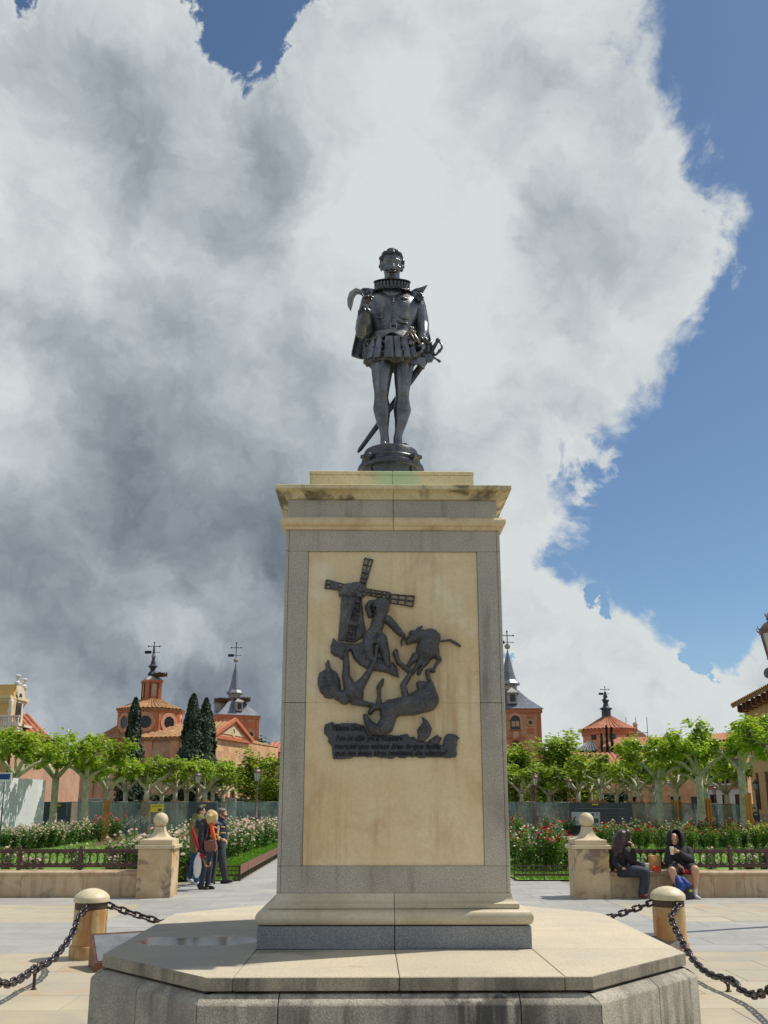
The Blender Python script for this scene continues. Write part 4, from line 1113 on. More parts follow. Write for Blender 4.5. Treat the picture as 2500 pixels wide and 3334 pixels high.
# ================================================================== rose beds
leafmat('rose_leaf', rgb(104,140,66), rgb(62,98,52), .32, .38)
leafmat('rose_leaf_light', rgb(130,156,60), rgb(80,116,50), .35, .4)
leafmat('plane_leaf', rgb(178,192,62), rgb(112,150,44), .45, .4)
leafmat('plane_leaf_far', rgb(168,182,64), rgb(108,142,48), .45, .45)
leafmat('ash_leaf', rgb(160,176,50), rgb(104,140,44), .45, .5)
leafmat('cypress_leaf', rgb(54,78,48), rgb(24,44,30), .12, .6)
leafmat('dark_leaf', rgb(62,92,44), rgb(34,60,32), .25, .55)
surf('rose_stem', rgb(92,96,52), rgb(110,70,50), .7, bump=0)
for nm, c, c2 in (('petal_pink', rgb(236,206,192), rgb(246,232,220)), ('petal_red', rgb(190,24,34), rgb(150,14,30)), ('petal_white', rgb(240,232,214), rgb(226,206,196)), ('petal_rose', rgb(214,84,110), rgb(232,130,146)), ('petal_yellow', rgb(232,208,60), rgb(238,224,120))):
    leafmat(nm, c, c2, .25, .6, (1, 1, 1))
surf('bark_plane', rgb(204,200,172), rgb(172,170,140), .8, vs=5, fs=40, fine=.12, bump=.35, bs=22, rnd=.06, obj=False,
     blotch=(rgb(120,124,92), 4, .5, .66, .7), stain=(rgb(206,200,172), 5, .56, .7, .7))
surf('bark_knob', rgb(126,106,88), rgb(92,78,66), .9, vs=8, fs=40, fine=.3, bump=.8, bs=18)
surf('bark_dark', rgb(92,80,66), rgb(66,58,50), .9, vs=5, fs=30, fine=.25, bump=.6)
surf('trunk_wrap', rgb(206,138,60), rgb(184,116,46), .8, vs=5, fs=50, fine=.15, bump=.3)
rv = random.Random(21)
def leaf(mb, c, n, s, m=0, asp=1.5, r=rv):
    n = n.normalized(); u = n.orthogonal().normalized(); v = n.cross(u); a = r.uniform(0, 6.28)
    d = u*math.cos(a)+v*math.sin(a); w = n.cross(d); L2 = s*asp*.5
    # a folded leaf: two triangles meeting on the mid-rib
    mb.add([c-d*L2, c+w*s*.5+n*s*.16, c+d*L2, c-w*s*.5+n*s*.16], [(0, 1, 2), (0, 2, 3)], m)
def rvec(r): 
    while True:
        v = Vector((r.uniform(-1,1), r.uniform(-1,1), r.uniform(-1,1)))
        if .05 < v.length < 1: return v
def flower(mb, c, s, r=rv, m=0):
    for k in range(3):
        rr = s*(1-.28*k); n = 6-k
        for i in range(n):
            a = 2*math.pi*(i+k*.5)/n; d = Vector((math.cos(a), math.sin(a), 0)); t_ = Vector((-d.y, d.x, 0))
            lift = .25+.35*k
            mb.add([c+Vector((0,0,-s*.2)), c+d*rr*.75-t_*rr*.5+Vector((0,0,s*lift)), c+d*rr+Vector((0,0,s*(lift+.1))), c+d*rr*.75+t_*rr*.5+Vector((0,0,s*lift))], [(0,1,2,3)], m)
def rose_variant(seed, h, w, dens, nf, light):
    r = random.Random(seed); lf = MB(); stm = MB(); fl = MB()
    shoots = []
    for k in range(9):
        a = r.uniform(0, 6.28); rr = w*.5*math.sqrt(r.random()); top = Vector((math.cos(a)*rr, math.sin(a)*rr, h*r.uniform(.7, 1.08)))
        b = top*.18; b.z = 0; mid = b.lerp(top, .5)+rvec(r)*.05
        stm.tube([b, mid, top], [.011, .008, .004], 5); shoots.append((b, mid, top))
    for k in range(dens):
        b, mid, top = r.choice(shoots); u = r.uniform(.12, 1)**.8
        p = (b.lerp(mid, u*2) if u < .5 else mid.lerp(top, u*2-1)) + rvec(r)*Vector((1,1,.7)).length*.11*(1.2-.4*u)
        if p.z < .05: p.z = .05+r.random()*.1
        leaf(lf, p, Vector((r.uniform(-.7,.7), r.uniform(-.7,.7), 1)), r.uniform(.045, .085), r=r)
    for k in range(nf):
        b, mid, top = shoots[k % len(shoots)]
        p = top+rvec(r)*.10 if k < 14 else b.lerp(top, r.uniform(.5, .95))+rvec(r)*.2
        p.z = max(p.z, .2); flower(fl, p, r.uniform(.045, .075), r)
    return lf.mesh('foliage', light), stm.mesh('stems', 'rose_stem'), fl
RV = {}
for i in range(4):
    for colr in ('pink', 'red', 'white', 'rose', 'yellow'):
        lt = 'rose_leaf_light' if colr in ('red', 'yellow') and i % 2 else 'rose_leaf'
        nf = {'pink': 34, 'red': 13, 'white': 26, 'rose': 14, 'yellow': 12}[colr]
        l, s_, f_ = rose_variant(100+i, (.95, 1.05, .85, 1.1)[i], (.9, 1.0, .85, 1.0)[i], (620, 700, 560, 680)[i], nf, lt)
        RV[(colr, i)] = (l, s_, f_.mesh('blossoms', 'petal_'+colr))
nrose = [0]
def rose(px, py, colr, label, group, sc=1.0, jit=.0, Y=None):
    p = gr(px, py) if Y is None else Vector((px, Y, 0))
    v = nrose[0] % 4; nrose[0] += 1
    o = thing('rose_bush', label, 'rose bush', (p.x+rv.uniform(-jit, jit), p.y+rv.uniform(-jit, jit), .02), rv.uniform(0, 6.28), group)
    o.scale = (sc*rv.uniform(.9, 1.15), sc*rv.uniform(.9, 1.15), sc*rv.uniform(.88, 1.12))
    for nm, me in zip(('foliage', 'stems', 'blossoms'), RV[(colr, v)]): link(nm, me, o)
    return o
# hedge of pale roses along the path
lab = 'pale pink rose bush in the hedge along the garden path'; grp = 'pale roses along the path'
y = 17.6
while y < 40:
    for dx in (0, -.85, -1.7):
        rose(-5.15+dx+.03*(y-18), 0, 'pink', lab, grp, .92, .12, Y=y+rv.uniform(-.2, .2))
    y += .82
# curved bed of pale roses across the far lawn
lab = 'pale rose bush in the curved bed across the lawn'; grp = 'pale roses in the curved bed'
curve = [(-40,2778),(40,2772),(110,2767),(180,2758),(245,2749),(310,2737),(370,2728),(430,2721),(470,2718)]
for (xa, ya), (xb, yb) in zip(curve, curve[1:]):
    n = 3
    for i in range(n):
        u = (i+.5)/n; p = gr(xa+(xb-xa)*u, ya+(yb-ya)*u)
        for row in range(3):
            c = 'white' if (i+row) % 2 else 'pink'; rose(p.x-row*.25, 0, c, ('cream-white' if c == 'white' else 'pale pink')+' rose bush in the curved bed across the lawn', ('cream' if c == 'white' else 'pink')+' roses in the curved bed', .80, .15, Y=p.y+row*.95+.35)
# red and pink bushes behind the ball pillar, small group
for px, py, c in ((330,2742,'rose'),(372,2738,'rose'),(560,2716,'rose'),(600,2714,'rose'),(645,2712,'rose'),(690,2712,'rose')):
    rose(px, py, c, 'deep pink rose bush before the mesh fence by the ball pillar', 'deep pink roses by the fence', 1.0, .1)
for px, py, c in ((566,2868,'white'),(610,2866,'rose'),(640,2850,'white'),(600,2840,'pink')):
    rose(px, py, c, 'rose bush just behind the walkers and the ball pillar', 'roses behind the walkers', .85, .1)
for px, py in ((150,2862),(250,2860),(345,2862),(420,2850),(80,2866),(10,2862)):
    rose(px, py, 'pink', 'small rose bush on the lawn behind the railing near the walkers', 'low roses behind the railing', .62, .15)
# red roses on the other lawn
lab = 'bright red rose bush in the bed before the mesh fence'; grp = 'red roses before the mesh fence'
rowR = [(1660,2760),(1700,2752),(1745,2742),(1800,2736),(1850,2734)]
for px, py in rowR: rose(px, py-14, 'red', 'dark red rose bush beyond the strip of lawn beside the pedestal', 'red roses beside the pedestal', .95, .1)
for px, py, c in ((1672,2818,'red'),(1700,2830,'white'),(1735,2836,'red'),(1770,2838,'rose'),(1806,2840,'red'),(1840,2836,'red'),(1720,2812,'white'),(1780,2815,'red'),(1826,2812,'rose')):
    rose(px, py, c, {'red': 'red', 'white': 'white', 'rose': 'pink'}[c]+' rose bush close behind the low fence beside the pedestal', c+' roses close to the low fence', .95, .05)
for i in range(20):
    px = 1925+i*31
    for row, (dy, c) in enumerate(((2764, 'red'), (2752, 'white' if i % 2 == 0 else 'red'), (2742, 'red' if i % 3 else 'rose'))):
        if i > 15 and row == 0: c = 'yellow'
        p = gr(px+row*9, dy+ (4 if i % 2 else 0)); rose(p.x, 0, c, {'red': 'bright red', 'white': 'creamy white', 'yellow': 'yellow', 'rose': 'pink'}[c]+' rose bush in the bed behind the seated pair', c+' roses behind the seated pair', .86, .12, Y=p.y)
for px, py in ((2230,2865),(2330,2860),(2420,2864),(2490,2862),(2060,2864),(2150,2866)):
    rose(px, py, 'white', 'low white rose bush on the lawn behind the seated pair\'s railing', 'low roses behind the seat railing', .62, .12)
# bare soil of the beds
for nm, poly in (('flower_bed', [gr(*q) for q in ((300,2760),(480,2726),(700,2715),(330,2715))]), ('flower_bed', [gr(*q) for q in ((1640,2770),(1860,2770),(1860,2742),(1640,2742))]), ('flower_bed', [gr(*q) for q in ((370,2775),(470,2775),(470,2764),(390,2762))])):
    sheet(nm, [(p.x, p.y) for p in poly], .026, 'bed_soil')

# ================================================================== pollarded plane trees
def tree_variant(seed, H, fork, tr, wrap=False, leafm='plane_leaf', lean=0.0, leafs=230, lsz=.13, thick=1.0, spread=1.0):
    r = random.Random(seed); tk = MB(); kn = MB(); lf = MB()
    base = Vector((0, 0, 0)); f = Vector((lean*fork, 0, fork))
    tk.tube([base, base.lerp(f, .06)+Vector((0,0,.0)), base.lerp(f, .4)+Vector((r.uniform(-.05,.05), 0, 0)), base.lerp(f, .75), f+Vector((0,0,.1))], [tr*1.3, tr*1.05, tr*.92, tr*.86, tr*.9], 12)
    nl = r.choice((4, 4, 5)); ends = []
    a0 = r.uniform(0, 6.28)
    for k in range(nl):
        a = a0+2*math.pi*k/nl+r.uniform(-.3, .3); R1 = (H-fork)*r.uniform(.75, 1.05)*spread; rise = (H-fork)*r.uniform(.38, .62)
        p1 = f+Vector((math.cos(a)*R1*.42, math.sin(a)*R1*.42, rise*.55)); p2 = f+Vector((math.cos(a)*R1*.8, math.sin(a)*R1*.8, rise*.85))
        tk.tube([f-Vector((0,0,.08)), f.lerp(p1, .5)+Vector((0,0,-.05)), p1, p2], [tr*.62, tr*.52, tr*.46, tr*.36], 9)
        for j in range(r.choice((2, 3, 3))):
            b = a+r.uniform(-1.1, 1.1); q = p1.lerp(p2, r.uniform(.3, 1)); e = q+Vector((math.cos(b)*R1*.35, math.sin(b)*R1*.35, (H-fork)*r.uniform(.12, .42)))
            m_ = q.lerp(e, .5)+rvec(r)*.1
            tk.tube([q, m_, e], [tr*.32, tr*.26, tr*.22], 7); ends.append(e)
        ends.append(p2)
    ends.append(f+Vector((r.uniform(-.2,.2), r.uniform(-.2,.2), (H-fork)*.62))); tk.tube([f, ends[-1]], [tr*.5, tr*.3], 8)
    for e in ends:
        for _ in range(4): kn.ell(e+rvec(r)*tr*.32, tr*r.uniform(.26, .42), n=7, k=5)
        cr = r.uniform(.34, .52)*(H-fork)/1.7
        lobes = [e+Vector((r.uniform(-1,1)*cr*.8, r.uniform(-1,1)*cr*.8, r.uniform(-.35,.75)*cr)) for _ in range(5)]
        for _ in range(leafs):
            c = r.choice(lobes); v = rvec(r); p = c+v*cr*.52
            leaf(lf, p, v*.7+Vector((0, 0, .8))+rvec(r)*.5, lsz*r.uniform(.65, 1.25), r=r, asp=1.15)
        for _ in range(int(leafs*.05)):
            v = rvec(r).normalized(); p = e+Vector((v.x, v.y, abs(v.z)*1.1))*cr*1.25
            leaf(lf, p, rvec(r)+Vector((0,0,1)), lsz*.8, r=r)
    parts = [('trunk', tk.mesh('trunk', 'bark_plane', 'all')), ('knuckles', kn.mesh('knuckles', 'bark_knob', 'all')), ('crown', lf.mesh('crown', leafm))]
    if wrap:
        w = MB(); n = 9
        for i in range(n):
            a = 2*math.pi*i/n; c = Vector((math.cos(a), math.sin(a), 0))*tr*1.28
            w.box(c.x-.05, c.x+.05, c.y-.05, c.y+.05, .05, 1.75+.06*(i % 3))
        parts.append(('trunk_guard', w.mesh('trunk_guard', 'trunk_wrap')))
    return parts
def plant(parts, name, label, cat, x, y, group, rz=None, sc=(1,1,1)):
    o = thing(name, label, cat, (x, y, 0), rv.uniform(0, 6.28) if rz is None else rz, group); o.scale = sc
    for nm, me in parts:
        c = link(nm, me, o)
        if nm in ('knuckles', 'trunk_guard'): c['kind'] = 'stuff'
    return o
near = [tree_variant(31+i, 4.35, 2.65, (.165, .16, .155, .15, .16)[i], leafs=150, lsz=.15) for i in range(5)]
farv = [tree_variant(51+i, 4.3, 2.5, .165, wrap=True, leafm='plane_leaf_far', leafs=105, lsz=.19) for i in range(4)]
gN = 'plane trees before the mesh fence'
def nt(px, Y, k, label, sc=1.0, rz=None):
    p = at(px, 2650, Y); return plant(near[k % 5], 'plane_tree', label, 'tree', p.x, Y, gN, rz, (sc, sc, sc))
nt(172, 39.5, 0, 'pollarded plane tree with pale forked trunk at the end of the white hoarding', 1.17, 2.2)
nt(273, 39.0, 1, 'pollarded plane tree with pale forked trunk standing clear of the white hoarding', 1.17, 4.0)
nt(345, 41.0, 2, 'slim plane tree tied to an orange timber guard post', .95)
nt(40, 34, 3, 'leaning plane tree in front of the white hoarding', 1.15, 1.2)
nt(-90, 35.0, 4, 'plane tree whose crown overhangs the blue and white sign', 1.2)
nt(2150, 38.0, 2, 'pollarded plane tree behind the seated pair, limbs spread wide', 1.14, .5)
nt(2285, 37.0, 4, 'tall pollarded plane tree rising behind the hooded person', 1.2, 2.6)
nt(2425, 36, 0, 'thick double-stemmed plane tree near the yellow bin', 1.27, 4.4)
nt(2590, 33, 1, 'plane tree whose crown reaches in beside the street lantern', 1.3, 1.0)
# orange timber guard posts by the trunks
def post(px, Y, h, label):
    p = at(px, 2650, Y); o = thing('timber_guard_post', label, 'post', (p.x, Y, 0), .3)
    for dx in (-.08, .08): MB().box(dx-.07, dx+.07, -.05, .05, 0, h+dx*.4, b=.01).obj('plank', 'trunk_wrap', o)
post(346, 40.4, 1.95, 'orange timber guard boards on the slim plane trunk')
post(2440, 35.3, 2.25, 'orange timber guard leaning on the thick plane trunk')
# rows beyond the fence
labs = ['plane tree with orange timber guard between the mesh fence and the church', 'plane tree with orange timber guard between the mesh fence and the domed chapel', 'plane tree with orange timber guard between the mesh fence and the balconied house']
rowx = [405,474,520,567,622,660,668,700,735]
for i, (px, Y) in enumerate(((405,50),(474,49),(524,55),(567,52),(604,57),(648,60),(664,53),(690,62),(720,66),(1700,56),(1735,60),(1790,58),(1830,62),(1885,56),(1925,60),(1960,50),(2010,54),(2055,58),(2085,46),(2130,50),(2205,44),(2300,42),(2370,47))):
    p = at(px, 2650, Y); s_ = rv.uniform(.92, 1.12); plant(farv[i % 4], 'plane_tree', labs[0 if px < 1000 else (1 if px < 2100 else 2)], 'tree', p.x, Y, ['plane trees by the church', 'plane trees by the chapel', 'plane trees by the balconied house'][0 if px < 1000 else (1 if px < 2100 else 2)], None, (s_, s_, s_))
for i, (px, Y) in enumerate(((960,54),(1040,58),(1130,55),(1220,60),(1310,55),(1400,58),(1490,54),(1580,59))):
    p = at(px, 2650, Y); s_ = rv.uniform(.95, 1.12); plant(farv[i % 4], 'plane_tree', 'plane tree with orange timber guard at the end of the garden path', 'tree', p.x, Y, 'plane trees behind the path', None, (s_, s_, s_))
# loose light-green ash trees
def ash_variant(seed, H, W_, n, mat, lsz, lo=.25):
    r = random.Random(seed); tk = MB(); lf = MB()
    tk.tube([(0,0,0), (.05,0,H*.3), (0,.05,H*.6), (0,0,H*.9)], [.16, .13, .08, .02], 8)
    tips = []
    for k in range(26):
        z = H*r.uniform(lo, .85); a = r.uniform(0, 6.28); l = W_*r.uniform(.5, 1)*(1-.35*(z/H)); e = Vector((math.cos(a)*l, math.sin(a)*l, z+l*r.uniform(.2, .7)))
        tk.tube([(0,0,z), Vector((0,0,z)).lerp(e, .5)+rvec(r)*.15, e], [.05, .03, .01], 5); tips += [e, Vector((0,0,z)).lerp(e, .65), Vector((0,0,z)).lerp(e, .4)]
    for _ in range(n):
        c = r.choice(tips); v = rvec(r); leaf(lf, c+v*W_*.36, Vector((r.uniform(-.6,.6), r.uniform(-.6,.6), 1)), lsz*r.uniform(.6, 1.3), r=r, asp=1.8)
    return [('trunk', tk.mesh('trunk', 'bark_dark', 'all')), ('crown', lf.mesh('crown', mat))]
ash = [ash_variant(71, 6.2, 2.0, 2600, 'ash_leaf', .2), ash_variant(72, 6.5, 2.1, 3000, 'ash_leaf', .19), ash_variant(73, 5.6, 2.2, 2800, 'plane_leaf_far', .2)]
for px, Y, top, k, label in ((838, 58, 2420, 0, 'loose lime-green tree in front of the church gable'), (885, 55, 2500, 2, 'leafy green tree between church and pedestal'), (1680, 62, 2425, 1, 'thin-leaved tree at the foot of the brick tower'),
                             (1840, 60, 2385, 1, 'light green tree with thin upright shoots beyond the fence'), (1770, 66, 2450, 2, 'green tree between the brick tower and the domed chapel'), (1905, 64, 2440, 0, 'light green tree under the domed chapel'), (625, 75, 2540, 2, 'small green tree in the gap under the cypresses')):
    p = at(px, 2650, Y); H_ = zat(px, top, Y); s_ = H_/6.2; plant(ash[k], 'ash_tree', label, 'tree', p.x, Y, None, None, (s_, s_, s_))
# cypresses
def cypress(seed, H, W_, n):
    r = random.Random(seed); lf = MB(); tk = MB().tube([(0,0,0),(0,0,H*.9)], [.14, .03], 7)
    prof = lambda u: (min(1, u*7)**.6)*(1-u)**.55*(1+.10*math.sin(u*17+seed)+.08*math.sin(u*41+seed*2))
    for _ in range(n):
        u = r.random()**.9; a = r.uniform(0, 6.28); w = W_*prof(u)*(.8+.3*mnoise.noise((math.cos(a)*2, math.sin(a)*2, u*9+seed)))
        q = r.random()**.35; p = Vector((math.cos(a)*w*q, math.sin(a)*w*q, .4+u*(H-.4)))
        leaf(lf, p, Vector((math.cos(a), math.sin(a), .35))+rvec(r)*.6, r.uniform(.12, .24), r=r, asp=2.0)
    return [('trunk', tk.mesh('trunk', 'bark_dark', 'all')), ('crown', lf.mesh('crown', 'cypress_leaf'))]
for i, (px, Y, top, W_, label) in enumerate(((418, 66, 2274, 1.45, 'slender dark cypress in front of the round brick drum'), (612, 64, 2262, 1.85, 'tall pointed cypress before the long church roof'), (655, 65, 2276, 1.75, 'broad dark cypress beside the church gable'))):
    p = at(px, 2650, Y); plant(cypress(5+i, zat(px, top, Y), W_, 9500), 'cypress_tree', label, 'tree', p.x, Y, 'cypresses by the church', None)
for i, (px, Y, top, W_) in enumerate(((1972, 100, 2390, .35), (1990, 101, 2364, .42), (2006, 100, 2368, .42))):
    p = at(px, 2650, Y); plant(cypress(15+i, zat(px, top, Y), W_, 900), 'cypress_tree', 'thin pencil cypress in front of the domed chapel', 'tree', p.x, Y, 'pencil cypresses by the chapel', None)
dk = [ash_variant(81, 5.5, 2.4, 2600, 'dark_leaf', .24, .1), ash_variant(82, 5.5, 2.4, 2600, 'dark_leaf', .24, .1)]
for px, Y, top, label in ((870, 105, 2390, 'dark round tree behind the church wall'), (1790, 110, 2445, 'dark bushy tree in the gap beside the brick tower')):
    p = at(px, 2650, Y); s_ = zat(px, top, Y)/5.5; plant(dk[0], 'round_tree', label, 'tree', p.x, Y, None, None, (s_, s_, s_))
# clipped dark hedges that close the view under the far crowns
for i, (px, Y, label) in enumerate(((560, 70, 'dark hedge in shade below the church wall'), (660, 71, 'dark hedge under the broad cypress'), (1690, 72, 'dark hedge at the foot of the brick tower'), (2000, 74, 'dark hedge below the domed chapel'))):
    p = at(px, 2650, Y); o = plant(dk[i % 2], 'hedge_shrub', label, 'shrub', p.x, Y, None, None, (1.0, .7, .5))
# ================================================================== mesh fence, hoarding, lamps, signs
m, t, b = new_mat('fence_mesh')
P = pos(t); n_ = tex_noise(t, P.v('MULTIPLY', (.7, .7, .5)), 1.6, 4, .6)
C = mixc(t, n_.step(.35, .65), rgb(140,166,160), rgb(112,134,134)); t.links.new(C.s, b.inputs['Base Color']); b.inputs['Roughness'].default_value = .7
tr = t.nodes.new('ShaderNodeBsdfTransparent'); tr.inputs[0].default_value = (.86, .95, .92, 1)
tl = t.nodes.new('ShaderNodeBsdfTranslucent'); t.links.new(C.s, tl.inputs[0])
mx = t.nodes.new('ShaderNodeMixShader'); mx2 = t.nodes.new('ShaderNodeMixShader'); mx.inputs[0].default_value = .35
t.links.new(b.outputs[0], mx.inputs[1]); t.links.new(tl.outputs[0], mx.inputs[2])
t.links.new(n_.step(.3, .7, .30, .48).s, mx2.inputs[0]); t.links.new(mx.outputs[0], mx2.inputs[1]); t.links.new(tr.outputs[0], mx2.inputs[2])
t.links.new(mx2.outputs[0], t.nodes['Material Output'].inputs[0])
surf('fence_banner', rgb(76,86,92), rgb(60,70,78), .6, vs=1, fs=20, fine=.1, bump=.1)
surf('fence_pole', rgb(110,116,118), rgb(90,96,98), .45, metal=.5, bump=0)
surf('banner_print', rgb(200,204,204), rgb(180,186,188), .6, bump=0); surf('sign_yellow', rgb(232,208,50), rgb(222,198,44), .5, bump=0)
surf('banner_grey', rgb(120,126,130), rgb(110,116,120), .6, bump=0)
surf('sign_white', rgb(228,228,226), rgb(214,214,212), .5, bump=0, fs=20, fine=.03); surf('sign_blue', rgb(30,70,150), rgb(26,62,138), .5, bump=0); surf('sign_red', rgb(200,30,34), rgb(186,26,30), .5, bump=0)
surf('hoarding', rgb(226,226,226), rgb(212,213,214), .5, vs=1, fs=30, fine=.03, bump=.05)
def wavy(w, h, seed, n=26, k=8):
    mb = MB(); r = random.Random(seed); a, b_ = r.uniform(2, 5), r.uniform(0, 6)
    mb.loft([[(w*i/n, .05*math.sin(a*i/n*3+b_+j*.3)*(1-abs(2*j/k-1)*.5)+.02*math.sin(i*1.7+j), h*j/k-(.03*math.sin(math.pi*i/n) if j == k else 0)) for i in range(n+1)] for j in range(k+1)], closed=False)
    return mb
def fence_panel(p, q, h, banner, label, group, seed):
    p, q = Vector(p), Vector(q); L_ = (q-p).length
    o = thing('mesh_fence_panel', label, 'fence', p, math.atan2(q.y-p.y, q.x-p.x), group)
    wavy(L_, h, seed).obj('mesh_sheet', 'fence_banner' if banner else 'fence_mesh', o, smooth='all')
    for x in (0.0, L_): MB().tube([(x, .06, 0), (x, .06, h+.04)], .022, 8).obj('post', 'fence_pole', o, smooth='all')
    MB().tube([(0, .06, h), (L_, .06, h)], .018, 6).obj('top_tube', 'fence_pole', o, smooth='all')
    MB().box(-.1, .3, -.12, .24, 0, .12, b=.01).obj('foot_block', 'fence_pole', o)
    return o
FH = 1.86
edgesL = [(145,42.5),(232,43),(330,43.3),(415,43.6),(516,44),(612,44.2),(706,44.5),(790,44.6),(905,44.8)]
gA = 'mesh fence panels round the works'
for i, ((xa, Ya), (xb, Yb)) in enumerate(zip(edgesL, edgesL[1:])):
    banner = i in (0, 5)
    a, c = at(xa, 2612, Ya), at(xb, 2612, Yb)
    lab = {0: 'dark banner fence panel beside the white hoarding', 5: 'dark banner fence panel behind the three walkers', 3: 'green mesh fence panel carrying a yellow notice'}.get(i, 'see-through green mesh fence panel on the church side')
    o = fence_panel((a.x, Ya, 0), (c.x, Yb, 0), FH, banner, lab, gA, i)
    if i == 3:
        s = MB().box(1.25, 1.95, -.09, -.075, 1.32, 1.74).obj('yellow_notice', 'sign_yellow', o)
        MB().box(1.65, 1.85, -.094, -.0905, 1.36, 1.50).obj('pictogram', 'fence_banner', s)
        MB().box(1.32, 1.88, -.094, -.0905, 1.62, 1.66).obj('notice_line', 'fence_banner', s)
    if banner:
        L_ = (c-a).length
        MB().box(.2, L_-.2, -.085, -.075, .55, .95).obj('printed_band', 'banner_grey', o)
        MB().box(L_*.45, L_*.62, -.085, -.075, 1.64, 1.72).obj('logo_patch', 'sign_yellow', o)
edgesR = [(1640,47),(1740,46.5),(1852,46),(2053,45),(2150,44),(2259,43.5),(2330,43),(2400,42.6),(2452,42.4)]
for i, ((xa, Ya), (xb, Yb)) in enumerate(zip(edgesR, edgesR[1:])):
    banner = i == 2; a, c = at(xa, 2612, Ya), at(xb, 2612, Yb)
    lab = 'dark printed banner fence panel behind the ball pillar and seated pair' if banner else 'see-through grey-green mesh fence panel on the rose garden side'
    o = fence_panel((a.x, Ya, 0), (c.x, Yb, 0), FH-.02*i, banner, lab, gA, 20+i)
    if banner:
        L_ = (c-a).length
        s = MB().box(.12, L_*.5, -.09, -.075, .55, 1.30).obj('printed_picture', 'banner_print', o)
        for (u0, u1, z0, z1) in ((.03,.09,.75,1.0),(.13,.2,.85,1.02),(.33,.4,1.1,1.22),(.36,.47,.7,.95),(.41,.46,1.15,1.24)): MB().box(L_*u0+.12, L_*u1, -.096, -.0905, z0, z1).obj('print_block', 'fence_banner', s)
        for k in range(4): MB().box(L_*.57, L_*.93, -.085, -.075, .72+k*.17, .745+k*.17).obj('text_line', 'banner_grey', o)
        MB().box(L_*.1, L_*.9, -.085, -.075, 1.47, 1.51).obj('text_line', 'banner_grey', o)
        MB().box(L_*.38, L_*.48, -.085, -.075, 1.68, 1.76).obj('logo_patch', 'sign_yellow', o)
mid = [(905,44.8),(1020,45.2),(1140,45.6),(1260,46),(1380,46.4),(1510,46.7),(1640,47)]
for i, ((xa, Ya), (xb, Yb)) in enumerate(zip(mid, mid[1:])):
    a, c = at(xa, 2612, Ya), at(xb, 2612, Yb)
    fence_panel((a.x, Ya, 0), (c.x, Yb, 0), FH, False, 'green mesh fence panel closing the garden path behind the pedestal', gA, 60+i)
# farther run of the same fence at the foot of the church
fx = [(230,72),(330,73),(440,74),(540,75),(640,76),(690,76),(770,76),(850,76),(920,76)]
for i, ((xa, Ya), (xb, Yb)) in enumerate(zip(fx, fx[1:])):
    a, c = at(xa, 2612, Ya), at(xb, 2612, Yb)
    fence_panel((a.x, Ya, 0), (c.x, Yb, 0), 2.15, i == 6, 'dark banner fence panel at the church door' if i == 6 else 'distant mesh fence panel along the foot of the church', 'distant fence panels by the church', 40+i)
# white hoarding with blue sign
hA, hB = at(-150, 2560, 27.5), at(146, 2560, 37.5); hd_ = Vector((hB.x-hA.x, 10.0, 0)); HL_ = hd_.length; zh = zat(146, 2540, 37.5)
o = thing('white_hoarding', 'tall white panel hoarding with tree shadows on it', 'hoarding', (hA.x, 27.5, 0), math.atan2(hd_.y, hd_.x))
n = int(HL_/1.05)
for i in range(n): MB().box(HL_*i/n+.005, HL_*(i+1)/n-.005, -.03, .03, 0, zh, b=.008).obj('panel', 'hoarding', o)
MB().box(0, HL_, .04, .10, 2.2, 2.3).obj('back_rail', 'fence_pole', o)
a, c = at(-60, 2515, 26), at(37, 2545, 26)
o = thing('works_sign', 'white sign board with a blue panel above the hoarding', 'sign', (c.x, 26, 0))
MB().box(a.x-c.x, 0, -.02, .02, c.z, a.z, b=.005).obj('board', 'sign_white', o)
MB().box(a.x-c.x+.05, -.06, -.026, -.0205, c.z+.08, a.z-.05).obj('blue_panel', 'sign_blue', o)
for dx in (-.9, -.25): MB().tube([(dx, .04, 0), (dx, .04, a.z-.02)], .03, 8).obj('pole', 'fence_pole', o, smooth='all')
